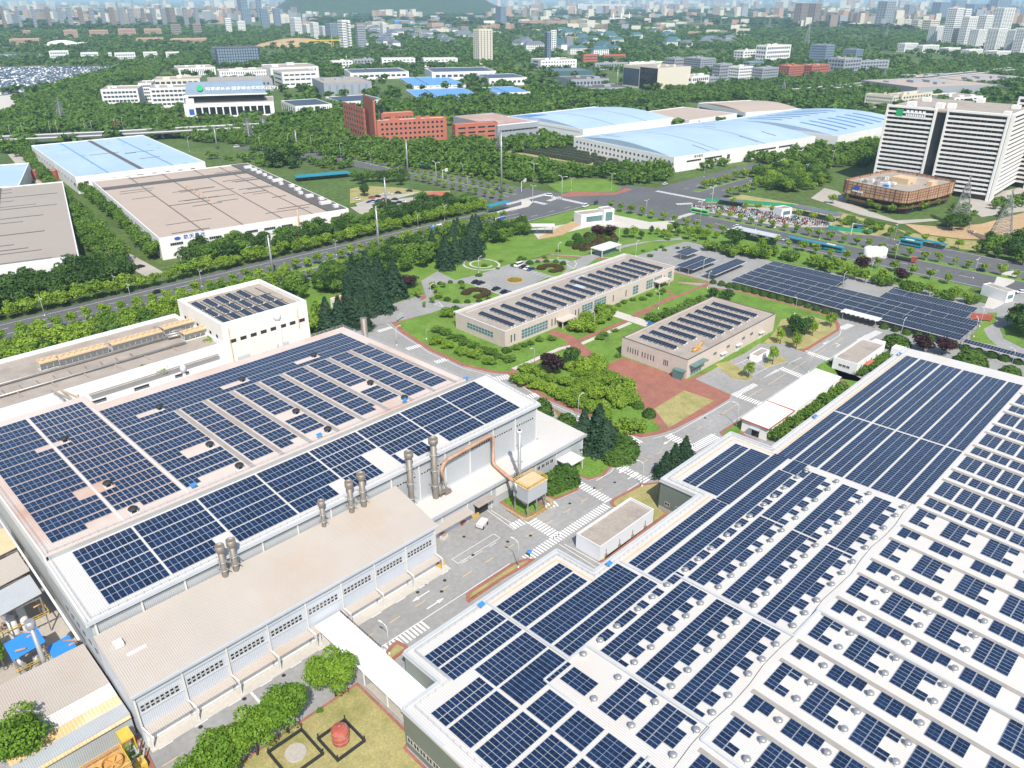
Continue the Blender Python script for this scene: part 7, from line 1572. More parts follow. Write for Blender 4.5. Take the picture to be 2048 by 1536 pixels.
tree('purple', 'purple_plum', 'round dark purple plum tree in the hall garden', (185.3,164.6), 9.5, 1.25); tree('dark', 'garden_tree', 'dark green tree next to the purple plum in the garden', (196.1,165.1), 8, 1.2)
rowt('garden', 'hedge_bush', 'bush in the lower row on the hall front lawn', [(174,215.7), (173.9,203.9), (175.3,195.5), (174.5,184)], 7, 3.4, 1.5, .8, cat='bush', z=.12); rowt('shrub', 'hedge_bush', 'bush in the upper row on the hall front lawn', [(181.2,224.2), (181.5,211.2), (181.2,199.5), (181.6,187.8), (181.7,182.1)], 4.6, 2.9, 1.5, .8, cat='bush', z=.12); rowt('shrub', 'hedge_bush', 'loose bush along the hall base', [(186.2,190.2), (196,189.2), (206.7,187.6), (209,183.8)], 4.4, 2.4, 1.4, 1, cat='bush', z=.12)
tree('garden', 'garden_tree', 'round shrub at the left end of the stone hall', (195.3,233.8), 5, 1.4); tree('ball', 'clipped_bush', 'clipped bush at the rear corner of the stone hall', (200.6,234.6), 3.4, 1.4, cat='bush')
fill('garden', 'garden_shrub', 'lime green shrub before the middle of the stone hall', [(220.7,189.5), (220.7,181.4), (240.3,180.1), (248.2,189.9), (237,190.3)], 5, 6, 1.1, 'bush', .12); rowt('shrub', 'hedge_bush', 'small bush along the east end of the stone hall', [(254.8,190), (287.5,185.2)], 5, 2, 1.4, 1.5, cat='bush', z=.12)
rowt('shrub', 'hedge_bush', 'dark bush in the row behind the stone workshop', [(251.5,168.9), (267.7,166.8), (282,167.4), (287.1,166.1)], 5.5, 4, 1.4, 1, cat='bush', z=.12); rowt('dark', 'garden_tree', 'dark tree at the rear corner of the stone workshop', [(294.1,167.1), (295.1,162.1), (294.3,155.1)], 7, 6, 1.5, 1, z=.12)
rowt('shrub', 'hedge_bush', 'bush on the lawn beside the path to the workshop', [(202.1,165.3), (209.4,160.8), (214.8,156.7)], 7, 1.8, 1.5, .6, cat='bush', z=.12); rowt('shrub', 'hedge_bush', 'low bush on the lawn between halls', [(220.5,173.1), (233.1,173.1)], 6, 2, 1.5, 1.2, cat='bush', z=.12)
rowt('shrub', 'hedge_bush', 'green bush behind the long white shed', [(199.2,87.3), (212.9,87), (224.9,86.3), (235.9,86.2), (246.1,86.2)], 4.6, 4.2, 1.25, .6, cat='bush', z=.12); rowt('shrub', 'hedge_bush', 'bush beside the stained flat-roofed house', [(262.4,87.1), (272.1,86.4), (283.7,87)], 5, 3.4, 1.4, .5, cat='bush')
for i, p in enumerate(((277.1,118.7), (281.8,122), (282.4,118.1))): tree('dark', 'yard_pine', 'dark rounded tree, %s in the corner of the workshop yard' % ordn[i], p, 8.5, 1.15)
for i, p in enumerate(((267.5,120.7), (266.9,113.9), (283.5,115.4), (297.6,114.3), (247.8,113.4), (231.6,114.1))): tree('street', 'young_tree', 'thin young lime tree, %s in the workshop yard verge' % ordn[i], p, 7.5, .8)
for i, (p, h, k) in enumerate((((296.5,88.7), 7, 'ball'), ((297.3,88), 7, 'ball'), ((299.9,62.5), 8, 'ball'), ((300.6,49.7), 5, 'ball'))): tree(k, 'clipped_bush', 'big dome-shaped clipped bush, %s along the far end of the white-roofed factory' % ordn[i], p, h * .7, 2.1, cat='bush')
tree('purple', 'purple_plum', 'dark purple plum shrub behind the far end of the white-roofed factory, left', (298,78.8), 7, 1.5); tree('purple', 'purple_plum', 'dark purple plum shrub behind the far end of the white-roofed factory, right', (301.7,72.8), 7, 1.5)
rowt('ball', 'hedge_ball', 'small round hedge ball in the row before the widest solar carport', [(311,177.6), (312.3,163.3), (312.7,152.5), (312.7,138.7), (311.4,123)], 4.2, 2.3, 1.5, .15, cat='bush', z=.12); rowt('ball', 'hedge_ball', 'small round hedge ball in the row along the slim solar strip', [(312,98.7), (312.4,87.8), (312,71.6), (312.5,48.3)], 4.4, 2.4, 1.5, .15, cat='bush')
# --- loop drive gardens
rowt('ball', 'hedge_ball', 'low round bush on the round garden of the loop drive', [(214.5,265.7), (219,266.9), (223.9,264.9), (228.7,259.2)], 5, 1.5, 2, .2, cat='bush', z=.26); rowt('ball', 'hedge_ball', 'low round bush on the near rim of the round garden', [(206.1,252.9), (208.4,243.7), (212.6,239.1), (216.1,236.9), (219.5,235.2), (224.7,235.2)], 5, 1.5, 2, .2, cat='bush', z=.26)
rowt('ball', 'hedge_ball', 'low round bush on the rim of the right loop garden', [(271.3,258.5), (275.6,257.6), (278.4,255.4), (280.5,252.7), (282.2,249.9), (282.5,246.2), (280.4,242.7)], 4.6, 1.6, 2, .2, cat='bush', z=.26)
for i, (cx, cy) in enumerate(((222.6,245.5), (272.8,245.9))):
    t = thing('clipped_bed', ('brown clipped heart-shaped hedge bed in the left loop garden', 'brown clipped curved hedge bed in the right loop garden')[i], 'hedge', (cx, cy, .26)); me = PROTO['brown_ball'][0][0]
    for k in range(9): a = R(-120 + k * 32); inst(me, 'hedge_clump', t, (4.6 * math.cos(a), 4.6 * math.sin(a), 0), 0, (5, 5, 1.1))
t = thing('flower_bed', 'yellow flower disc in the middle of the car court', 'flower bed', (*(248.1,246.2), .3)); leafmat('leaf_flower', (.25, .2, .01), (.4, .3, .02))
inst(quads_mesh('flowers', *crown_arrays('ball', 500, .05, 9), 'leaf_flower'), 'flowers', t, (0, 0, 0), 0, (7.2, 7.2, .6))
rowt('conifer', 'deodar_cedar', 'dark cedar on the lawn behind the rear factory corner', [(150, 256), (163, 247), (171, 262), (178, 256), (183, 268), (190, 280), (197, 268)], 7.5, 14, 1.15, 2.5); fill('conifer', 'deodar_cedar', 'tall cedar in the grove between road and loop drive', [(181.4,284.7), (203.3,292), (193.3,263.6), (172.8,250.5), (160.9,254.7)], 8, 15, 1.15)
fill('conifer', 'deodar_cedar', 'dark cedar in the belt beside the public road', [(250.4,313.9), (289.8,315.4), (258.2,281.3), (230.7,280.4)], 7.5, 14, 1.1); tree('purple', 'purple_plum', 'wide dark purple shrub on the lawn left of the loop drive', (206,274.3), 6.5, 1.9)
fill(('broad', 'dark'), 'belt_tree', 'broad green tree in the belt between loop drive lawn and road', [(159,307), (199.7,311.5), (238.2,326.1), (289.8,315.4), (317.2,310.6), (309.8,295.4), (270.1,294.2), (236.6,291.2), (203.3,292), (178.2,287.9), (165.1,291.8)], 6.5, 8.5, 1.05)
fill('shrub', 'lawn_bush', 'small bush scattered on the lawn above the loop drive', [(217.6,257.9), (252.6,275.3), (300.2,264.1), (341.8,263.5), (330.1,247.3), (286.6,258.9), (236.9,258.4), (205.9,251.1)], 9, 1.7, 1.5, 'bush'); fill('street', 'lawn_tree', 'small thin tree on the lawn left of the loop drive', [(196.5,260.5), (226.8,268.5), (224.1,251.4), (194.9,244.7), (183.1,240.2)], 9, 4, .9)
fill(('ball', 'brown_ball', 'ball'), 'hedge_mound', 'rounded hedge mound on the lawn near the entrance pavilion', [(309,268.4), (331.8,273.5), (343.8,261.5), (330.1,247.3), (304.2,253.6)], 5, 3, 1.6, 'bush'); tree('purple', 'purple_plum', 'dark purple trees by the station plaza, left', (332.8,265.2), 7, 1.5); tree('purple', 'purple_plum', 'dark purple trees by the station plaza, right', (339.8,262.6), 7, 1.5)
fill(('lime', 'street', 'dark'), 'verge_tree', 'mixed young tree on the verge along the station road', [(343.8,261.5), (384.9,232.1), (385.7,219.5), (364.6,212.8), (349.5,241.5), (333.9,250.2)], 7.5, 6, .9); fill('shrub', 'lawn_bush', 'low bush on the lawn north of the carports', [(324.6,239.7), (349.3,228.1), (356.5,207.7), (319.6,219.9)], 8, 1.5, 1.4, 'bush')
fill(('lime', 'street', 'shrub'), 'verge_tree', 'lime green tree between the carports and the public road', [(352.8,211.5), (371.6,192.7), (373.9,165.7), (372.2,139), (368.5,107), (373.7,83.3), (360.4,79.2), (360,106.1), (361.8,149.3), (366.6,172.9), (352.2,187.4)], 6, 6.5, .95)
tree('dark', 'verge_tree', 'big dark round tree at the corner of the station road', (371.9,202.8), 9, 1.5); tree('purple', 'purple_plum', 'purple tree in the belt behind the carports, left', (376,135.2), 8, 1.2); tree('purple', 'purple_plum', 'purple tree in the belt behind the carports, right', (374.3,115.9), 8, 1.2); fill('dark', 'forecourt_cedar', 'dark conifer bush on the forecourt lawn at the right edge', [(358.9,64.4), (364.1,59.3), (334.8,52), (336.2,57.5)], 6, 9, 1.4)
# --- alley trees beside the cream block
for i, (p, h) in enumerate((((80.4,257.7), 8), ((84.3,256.6), 8.5), ((100.7,263.4), 8), ((106.3,262.2), 9.5), ((110.2,262.1), 8), ((120.7,262.7), 9), ((126,260.8), 9.5), ((129.8,257), 8), ((144.1,258.1), 9), ((151.8,260), 11), ((155.2,268.2), 9))): tree('lime', 'alley_tree', 'leafy tree, %s from the left in the alley behind the solar factory' % ordn[i], p, h, 1.1)
# --- public road planting
fill(('lime', 'lime', 'broad'), 'belt_tree', 'bright green tree in the belt behind the chiller building', [(-30, 300), (150, 298), (160, 316), (-30, 316)], 6.2, 8.5, 1.15, group='belt behind the chiller building')
rowt('lime', 'street_tree', 'lime street tree on the near kerb of the public road', [(-60, 320), (170, 319)], 6, 8, 1.1); rowt('street', 'street_tree', 'thin street tree on the near kerb of the public road', [(175, 318), (330, 315)], 7.5, 6, 1.1)
rowt('street', 'street_tree', 'lime tree in the median of the long public road', [(-60, 336), (325, 331)], 6.4, 6.6, 1.05); rowt('lime', 'street_tree', 'leafy tree on the far kerb of the long public road', [(-60, 363), (330, 355)], 6.6, 8, 1.1)
fill('dark', 'belt_tree', 'dark green tree before the tan-roofed factory', [(-40, 368), (128, 366), (128, 392), (60, 398), (-40, 410)], 8, 10.5, 1.1, group='dark belt before the factories'); fill(('dark', 'broad'), 'belt_tree', 'dense green tree below the blue lettering of the tan-roofed factory', [(141, 366), (330, 357), (330, 368), (260, 377), (250, 378), (150, 392)], 7.5, 9.5, 1.15)
for s, (off, lb) in enumerate(((-8, 'round tree on the left side of the alley between factories'), (9, 'round tree on the right side of the alley between factories'))):
    rowt('broad', 'alley_tree', lb, [(133 + off * .9, 400), (146 + off, 480), (160 + off, 580), (178 + off, 690), (190 + off, 760)], 8, 9.5, 1.2, .8); rowt('broad', 'alley_tree', lb, [(133 + off * 1.9, 402), (147 + off * 1.9, 480), (161 + off * 1.9, 580)] if s == 0 else [(196, 574), (255, 563)], 8.5, 9, 1.2, .8)
rowt('street', 'street_tree', 'small street tree in the median of the carport road', [(418.5, 240), (418.5, -20)], 7, 5.6, 1.0); rowt('street', 'street_tree', 'street tree on the near pavement of the carport road', [(388, 300), (388, 95)], 8, 6.5, 1.0); rowt('street', 'street_tree', 'street tree on the far pavement of the carport road', [(451, 250), (451, -20)], 9, 6, 1.0)
rowt('street', 'street_tree', 'street tree in the median of the upper road', [(375, 375), (370, 555)], 7.5, 5, 1.1); rowt('street', 'street_tree', 'street tree on the kerb of the upper road', [(355, 365), (354, 470)], 8, 6, 1.0); rowt('street', 'street_tree', 'street tree on the kerb of the upper road', [(392, 400), (384, 520)], 8, 5, 1.0)
rowt('lime', 'street_tree', 'leafy tree in the median of the right-hand road', [(480, 290), (760, 286)], 10, 7, 1.2); rowt('street', 'street_tree', 'young tree on the kerb of the right-hand road', [(470, 264), (640, 260)], 11, 7, 1.1)
fill(('broad', 'dark', 'dark'), 'lot_tree', 'dark tree in the clump between parking lawn and road', [(273.1,365.9), (286.5,381.7), (297.2,384.7), (311.3,392.3), (323.6,387.4), (323.5,380.1), (333.5,379.4), (329.8,373.8), (308.6,362.9), (302.8,365.3), (287.3,362.8), (276.8,363.7)], 7, 8.5, 1.1); fill(('broad', 'dark'), 'lot_tree', 'green tree around the car park behind the tan-roofed factory', [(319.9,493.4), (325.4,473.7), (334.1,464.9), (335.2,443.4), (345.9,460.2), (337.6,475.6)], 7.5, 9, 1.1)
for i, p in enumerate(((299.8,440.6), (319.8,472.4), (278.8,394.5), (280.5,387.7), (281.4,380.1), (274.8,370.5))): tree('dark', 'lot_tree', 'round dark tree, %s beside the car park lawn' % ordn[i], p, 9, 1.2)
fill(('dark', 'broad'), 'lot_tree', 'tall dark tree pair behind the car park', [(295.9,564.5), (318.2,551.7), (341.1,589.4), (321,609.5)], 9, 14, 1.1)
fill(('broad', 'dark', 'lime'), 'park_tree', 'bushy tree in the thicket beside the bronze pavilion', [(507.7,268), (552.1,290.1), (583,286.9), (604.8,265.1), (568.8,238.9), (537.4,230.6), (521.5,231.7), (504.9,248.2)], 7, 7.5, 1.15); rowt('street', 'young_tree', 'young tree on the forecourt of the bronze pavilion', [(503.6,207.8), (510.7,200.7), (512.4,192.4), (500.8,178.9), (500.4,167.2), (534.1,157.9), (561.4,156.7)], 9, 7.5, 1.0, 1.5)
fill('dark', 'field_tree', 'dark tree at the foot of the lattice pylon', [(491.2,137.3), (517.7,138.3), (503.9,124.6), (485.4,122.5), (478.5,129.3)], 7, 8, 1.2); fill(('dark', 'broad'), 'field_tree', 'dark tree below the bare field at the right edge', [(446.4,106.2), (476.9,106.8), (483.5,91.1), (443.4,80.9), (446.2,94)], 7, 8, 1.2)
fill('shrub', 'meadow_bush', 'low wild bush on the slope below the bronze pavilion', [(474.8,187), (477.4,167.3), (468.4,154.8), (447.7,160.2), (451.7,176.8)], 6, 2.5, 1.6, 'bush')
# --- woods too dense to count
WOOD = []
def wood(poly, step, h, lo, hi, keep=.95, kinds=('round',)):
    xs = [p[0] for p in poly]; ys = [p[1] for p in poly]; y = min(ys)
    while y < max(ys):
        x = min(xs)
        while x < max(xs):
            p = (x + rnd.uniform(-.45, .45) * step, y + rnd.uniform(-.45, .45) * step); x += step
            if rnd.random() < keep and inside(p, poly): WOOD.append((p[0], p[1], h * rnd.uniform(.7, 1.3), rnd.uniform(lo, hi)))
        y += step * .9
LOW = [crown_arrays('round', 150, .085, 900 + k) for k in range(6)]; LOWF = [crown_arrays('round', 46, .15, 950 + k) for k in range(6)]
def clear(pts):
    if not len(pts): return pts
    A_ = np.array(pts); keep = np.ones(len(A_), bool)
    for (o, rz, w, d) in FOOT:
        dx, dy = A_[:, 0] - o[0], A_[:, 1] - o[1]; u = dx * math.cos(rz) + dy * math.sin(rz); v = -dx * math.sin(rz) + dy * math.cos(rz); keep &= ~((u > -3) & (u < w + 3) & (v > -3) & (v < d + 3))
    return A_[keep]
def grow(name, label, pts, lows, m, wide=1.15):
    A_ = clear(pts); Qs = []; Ts = []
    g = np.random.default_rng(4)
    for k in range(len(lows)):
        sub = A_[k::len(lows)]; n = len(sub)
        if not n: continue
        Q, T = lows[k]; nq = len(Q); a = g.random(n) * 6.28; c, s = np.cos(a)[:, None, None], np.sin(a)[:, None, None]; h = sub[:, 2][:, None, None]
        X = (Q[None, :, :, 0] * c - Q[None, :, :, 1] * s) * h * wide + sub[:, 0][:, None, None]; Y = (Q[None, :, :, 0] * s + Q[None, :, :, 1] * c) * h * wide + sub[:, 1][:, None, None]; Z = (Q[None, :, :, 2] - .12) * h
        Qs.append(np.stack([X, Y, Z], -1).reshape(-1, 4, 3)); Ts.append((T[None] * .7 + sub[:, 3][:, None]).ravel())
    o = bpy.data.objects.new(name, quads_mesh(name, np.concatenate(Qs), np.concatenate(Ts), m)); COL.objects.link(o); o['kind'] = 'stuff'; o['label'] = label; o['category'] = 'woods'
    print(name, len(A_)); return o
wood([(230.9,1026.5), (271.9,1108.5), (299.4,1202.1), (401.6,1377.4), (520.8,1504.2), (660,1655.4), (820.2,1838.5), (772,1669.8), (640.1,1560.9), (536.8,1357.6), (461.2,1354.8), (396.5,1187.8), (345.7,1023.6), (365.6,992.7), (374.3,883.1), (354.6,823.3), (293.3,852.2), (195.9,889.5)], 9, 10, -.2, .6); wood([(188.8,862), (218.1,853.2), (204.7,807.1), (189.8,774.1), (175.4,755.2), (171.1,792.7)], 8, 9, -.3, .4)
wood([(365.3,846.7), (446,811.4), (502.8,754.6), (365.7,554.2), (357.8,606), (345.6,641.7), (324.7,633.4), (338.2,692.8), (319.3,718.2), (313.8,778.8), (316.8,805.4)], 8.5, 9, -.2, .7); wood([(285.9,644.7), (310.5,636.4), (321,609.5), (337.1,572.4), (357.3,542), (341.6,518.9), (321.9,552.8), (302.9,571.8), (296,608.4)], 9, 7, 0, 1)
wood([(387.2,624.6), (407.5,617), (464.3,550), (514,526.1), (567.9,524.7), (552.4,472.1), (533.5,453.8), (489.6,480), (477.3,486.5), (449.4,460.1), (463.2,388.1), (489.5,375.7), (527.9,346.8), (488.1,319.7), (446.7,332.9), (459,361.3), (440.2,380.1), (413.5,377.9), (395.5,412.2), (391.2,464.6), (370,490.5), (377.4,527), (357.5,578.5)], 8, 9.5, -.35, .5)
wood([(531.6,848.8), (539.4,819), (432.6,660), (397.2,640.2)], 9, 10, -.4, .4); wood([(576.5,803.9), (557.7,699.6), (612,664.4), (657.8,618.6), (717.1,652.2), (815.1,648), (826.9,587.9), (828.4,552), (949.7,634.7), (849.4,779.7), (720.3,781.3), (661.6,814.2), (607.1,831.4)], 9, 9.5, -.4, .4)
wood([(1009.5,683.2), (1099.3,661.8), (1352.2,605.4), (1533.7,563.3), (2310.6,559.3), (1543.9,350.5), (1481.3,433.7), (1241.6,451.1), (1168.3,416.1), (1021,405.6), (972.5,407.9), (969.6,445.1), (967.5,547.3), (922.9,565.6), (873.7,589.5)], 10, 10, -.4, .35)
wood([(513.4,337.8), (547.8,351.5), (561.8,322.5), (623.9,351.6), (638.8,319.4), (727.4,323.4), (753.9,317.4), (828.1,317.4), (894.5,300.2), (741.6,245.7), (654.5,220.2), (627,247.7), (608,266.7), (588.1,286.6), (593.9,326), (558,326.4), (537.6,322.9)], 8, 9, -.3, .6, .9); wood([(564.6,153.5), (537,136.6), (538.4,129.3), (517.8,126.9), (509.9,134.9), (511.8,144.2)], 8, 6, .2, .8); wood([(576.1,135.3), (608.8,122.9), (582.2,116.1), (536.7,119.3)], 8, 6, 0, .7)
grow('roadside_woods', 'dense green woods filling the gaps between roads and factories', WOOD, LOW, 'leaf_mid'); WOOD = []
g = random.Random(12)
def nval(x, y): return math.sin(x * .0061 + 1.3) * math.cos(y * .0053 - .4) + .6 * math.sin(x * .013 - y * .011) + .4 * math.sin(x * .031 + y * .027)
ROADS_FAR = [((1136.7,1120.1), (931.1,847.9)), ((767,1012), (644.6,831.2)), ((633.9,1145.1), (460,836))]
for k in range(30000):
    dg = g.uniform(-36, 36); r = math.sqrt(g.uniform(820 ** 2, 3900 ** 2)); X, Y = unp(dg, r)
    if r < 1500 and -37 < dg < -20: pass
    v = nval(X, Y)
    if v > -.35 or g.random() < .22:
        if inside((X, Y), pl) or g.random() > 1.15 - r / 5200: continue
        WOOD.append((X, Y, g.uniform(7, 12) * (1 + r / 6000), g.uniform(-.5, .35) + (.3 if v > .8 else 0)))
lk = [(414.2,2284.2), (544.8,2254.1), (627.8,2197.3), (574.6,2007.8), (511.7,1998.5), (490.3,2041.1), (375.4,2086.6)]; lc = [(259.2,1296.6), (337.1,1292), (289.2,1186.5), (248.2,1028.2), (230.9,1026.5), (197.6,1023.2)]
WOOD = [w_ for w_ in WOOD if not inside(w_[:2], lk) and not inside(w_[:2], lc) and all(abs((b[0] - a[0]) * (w_[1] - a[1]) - (b[1] - a[1]) * (w_[0] - a[0])) / math.hypot(b[0] - a[0], b[1] - a[1]) > 10 or not (min(a[0], b[0]) - 20 < w_[0] < max(a[0], b[0]) + 20 and min(a[1], b[1]) - 20 < w_[1] < max(a[1], b[1]) + 20) for a, b in ROADS_FAR)]
grow('park_woods', 'green woods among the business park and campus buildings', WOOD, LOWF, 'leaf_mid', 1.4); WOOD = []
for k in range(9000):
    dg = g.uniform(-36, 36); r = math.sqrt(g.uniform(3700 ** 2, 9500 ** 2)); X, Y = unp(dg, r)
    if nval(X * .5, Y * .5) > -.1: WOOD.append((X, Y, g.uniform(16, 30), g.uniform(-.7, .1)))
grow('far_woods', 'dark woods on the distant plain below the hill', WOOD, [(q_[::2], t_[::2]) for q_, t_ in LOWF], 'leaf_dark', 3.2); WOOD = []

# ================================================================ vehicles
CARC = {'white': (.75, .75, .75), 'black': (.015, .016, .02), 'silver': (.42, .43, .45), 'red': (.42, .03, .03), 'blue': (.03, .07, .2), 'teal': (.02, .25, .3), 'green': (.12, .5, .12)}
for k, c in CARC.items(): mat('car_' + k, c, .3, spec=.6, var=.02)
mat('tyre', (.02, .02, .02), .9); mat('lamp_glass', (.7, .7, .65), .2)
def car_body(L, w, h, nose, tail, roof0, roof1, m):
    """side profile extruded across the width, greenhouse narrower than the flanks"""
    lo = [(-L / 2, .35), (-L / 2, h * .52), (-L / 2 + tail, h * .6), (L / 2 - nose, h * .6), (L / 2, h * .45), (L / 2, .35)]; mb = MB()
    for s in (-1, 1): mb.face([(x, s * w / 2, z) for x, z in (lo if s < 0 else lo[::-1])])
    for a, b in zip(lo, lo[1:] + lo[:1]): mb.face([(a[0], w / 2, a[1]), (b[0], w / 2, b[1]), (b[0], -w / 2, b[1]), (a[0], -w / 2, a[1])])
    mb.box(roof0, roof1, -w * .38, w * .38, h * .93, h); g = MB(); i = len(g.v)
    g.v += [(-L / 2 + tail * .7, -w * .46, h * .58), (L / 2 - nose, -w * .46, h * .58), (L / 2 - nose, w * .46, h * .58), (-L / 2 + tail * .7, w * .46, h * .58), (roof0, -w * .385, h * .95), (roof1, -w * .385, h * .95), (roof1, w * .385, h * .95), (roof0, w * .385, h * .95)]
    for f in ((0, 1, 5, 4), (1, 2, 6, 5), (2, 3, 7, 6), (3, 0, 4, 7)): g.f.append(f); g.m.append(0)
    return mb.mesh('body', m), g.mesh('windows', 'glass_dark')
wb = MB(); i = 14
wb.v = [(.33 * math.cos(6.283 * k / i), s, .33 + .33 * math.sin(6.283 * k / i)) for s in (-.11, .11) for k in range(i)]
wb.f = [tuple(range(i))[::-1], tuple(range(i, 2 * i))] + [(k, (k + 1) % i, i + (k + 1) % i, i + k) for k in range(i)]; wb.m = [0] * len(wb.f); WHEEL = wb.mesh('wheel', 'tyre'); HEAD = MB().box(-.05, .05, -.2, .2, -.08, .08).mesh('headlight', 'lamp_glass')
KIND = {'car': (4.7, 1.82, 1.46, 1.1, .7, -1.2, .75), 'van': (5.2, 1.95, 2.1, .7, .15, -2.3, 1.5)}
CB = {}
def car(label, p, ang, col='white', kind='car', group=None, z=.04):
    k = (kind, col); K = KIND[kind]
    if k not in CB: CB[k] = car_body(*K, 'car_' + col)
    t = thing('parked_car' if group else kind, label, kind, (p[0], p[1], z), ang, group); inst(CB[k][0], 'body', t); inst(CB[k][1], 'windows', t)
    for x in (-K[0] * .3, K[0] * .31):
        for y in (-.8, .8): inst(WHEEL, 'wheel', t, (x, y, 0))
    for y in (-.6, .6): inst(HEAD, 'headlight', t, (K[0] / 2, y, .66))
q = random.Random(3); CP = 'cars parked in the works car court'
for i, (p, c) in enumerate((((232.4,256.4), 'black'), ((233,253.8), 'black'), ((232.6,242.8), 'black'), ((232.5,237.3), 'black'), ((232.6,234.5), 'blue'))): car('dark car, %s from the left on the near side of the car court' % ordn[i], p, 0, c, 'car', CP, .15)
for i, (p, c) in enumerate((((264.4,256.6), 'black'), ((264.2,253.4), 'white'), ((264.3,251.2), 'blue'))): car('%s car, %s after the minibus on the far side of the court' % (c, ordn[i]), p, math.pi, c, 'car', CP, .15)
car('white minibus with dark windows at the end of the court row', (264.4,259.8), math.pi, 'white', 'van', CP, .15)
LOT = [(150, 410, 'white'), (560, 350, 'black'), (680, 320, 'white'), (810, 300, 'white'), (990, 275, 'black'), (1215, 235, 'black'), (450, 375, 'red'), (460, 450, 'black'), (400, 470, 'blue'), (480, 490, 'white'), (590, 440, 'black'), (610, 470, 'blue'), (700, 410, 'red'), (770, 430, 'black'), (915, 410, 'black'), (530, 575, 'white'), (620, 560, 'white'), (690, 535, 'black'), (785, 525, 'white'), (890, 495, 'black'), (1000, 475, 'black'), (1080, 460, 'white'), (1560, 380, 'black'), (1660, 350, 'black')]
LP = [(289.8,434.7), (304.2,432.2), (309.5,432.9), (314.3,432.2), (320.8,430.9), (329.8,430.3), (299.5,431.8), (293.6,423.1), (290.7,422.3), (290.9,418.3), (297.4,421.3), (295.4,417.5), (302.4,422.1), (302.3,418.3), (307.3,417.2), (285.4,408.1), (288.5,407.7), (292,408.7), (294.9,407.7), (299.7,408.5), (303.8,408.2), (306.8,408), (324.7,405.7), (329.7,406.7)]
for (a, b, c), p in zip(LOT, LP): car('%s car parked on the dry-grass lot behind the tan-roofed factory' % c, p, R(q.choice((-60, -50, 120))), c, 'car', 'cars on the dry-grass lot')
for i, (p, a, c, k, lb) in enumerate((((321,331.1), 0, 'white', 'car', 'white car driving on the long public road before the junction'), ((386.9,351.8), 2, 'white', 'van', 'white van waiting at the upper arm of the junction'), ((392.5,315.6), 3.6, 'black', 'van', 'dark van crossing the big junction'), ((382.6,315.8), .2, 'white', 'van', 'white box van crossing the big junction'), ((121.3,348.6), 0, 'black', 'car', 'dark car on the public road behind the cream block'), ((137.4,461.6), 1.4, 'black', 'car', 'black car driving down the alley between factories'), ((130.3,391.5), .2, 'black', 'car', 'black car at the mouth of the factory alley'), ((330.3,679), .3, 'white', 'van', 'white van on the side road behind the blue-roofed factory'), ((232.9,323.1), 0, 'white', 'car', 'white car on the public road below the monopole'), ((407.2,221.2), -1.57, 'white', 'car', 'white car on the carport road before the wing-roofed stop'), ((400.2,190.6), -1.57, 'silver', 'car', 'silver car beside the wing-roofed stop'), ((397.4,223.2), -1.57, 'silver', 'car', 'silver car left on the carport road'), ((420.7,206.7), 1.57, 'white', 'car', 'white car passing the scooter park'), ((419.9,95), 1.57, 'blue', 'car', 'blue car near the forecourt on the carport road'), ((398.3,71.5), 2.4, 'white', 'car', 'white car on the forecourt road at the right edge'), ((289.1,845.4), 0, 'red', 'van', 'red van on the highway deck'), ((321.5,808.4), 0, 'black', 'car', 'dark car on the highway deck'), ((473.3,318.1), 0, 'white', 'car', 'white car queued on the right-hand road'))):
    car(lb, p, a, c, k, z=7.0 if 'highway' in lb else .05)
def long_vehicle(name, label, p, ang, L, w, h, m, cat, glass=True, cab=None):
    t = thing(name, label, cat, (p[0], p[1], .05), ang)
    MB().box(-L / 2, L / 2 - (2.4 if cab else 0), -w / 2, w / 2, .5, h).build('body', m, parent=t)
    if cab: MB().box(L / 2 - 2.2, L / 2, -w / 2, w / 2, .4, 2.9).build('cab', cab, parent=t); MB().box(L / 2 - .6, L / 2 + .03, -w * .45, w * .45, 1.6, 2.6).build('windscreen', 'glass_dark', parent=t)
    if glass:
        for s in (-1, 1): MB().box(-L * .46, L * .46, s * w / 2 - .03, s * w / 2 + .03, 1.4, 2.5).build('windows', 'glass_dark', parent=t)
        MB().box(-L * .3, L * .1, -.7, .7, h, h + .3).build('roof_unit', 'trim_white', parent=t)
    for x in (-L * .34, L * .34):
        for y in (-w * .44, w * .44): inst(WHEEL, 'wheel', t, (x, y, 0), 0, 1.4)
long_vehicle('city_bus', 'teal city bus at the blue shelter on the carport road', (400.9,161.2), R(-90), 11.5, 2.6, 3.1, 'car_teal', 'bus'); long_vehicle('city_bus', 'teal city bus stopped at the far blue shelter', (439.4,135.1), R(-90), 11, 2.6, 3.1, 'car_teal', 'bus'); long_vehicle('city_bus', 'bright green bus beside the scooter park', (418.5,253.9), R(-85), 11.5, 2.6, 3.1, 'car_green', 'bus')
long_vehicle('flatbed_truck', 'truck with red cab and low load on the carport road', (410.6,129.5), R(-90), 15, 2.5, 1.5, 'black_iron', 'truck', False, 'red_paint'); long_vehicle('box_truck', 'white box truck with blue front behind the median trees', (278.3,339.4), R(180), 9, 2.5, 3.2, 'car_white', 'truck', False, 'blue_sheet'); long_vehicle('yard_cart', 'small cream utility cart with orange skirt in the yard', (107.2,117.9), R(20), 3.2, 1.9, 1.5, 'trim_white', 'cart', False)
for i, p in enumerate(((404.7,143.7), (406.4,141.2), (408.2,138.5))): t = thing('water_tank', 'white round tank, %s of three beside the carport road' % ordn[i], 'tank', p); MB().cyl(0, 0, 0, 4.6, 2.6, n=18).lathe(0, 0, [(2.6, 4.6), (1.4, 5.4), (.3, 5.6)], 18).build('shell', 'trim_white', parent=t); MB().box(-2.8, 2.8, -2.8, 2.8, 0, .5).build('plinth', 'concrete', parent=t)
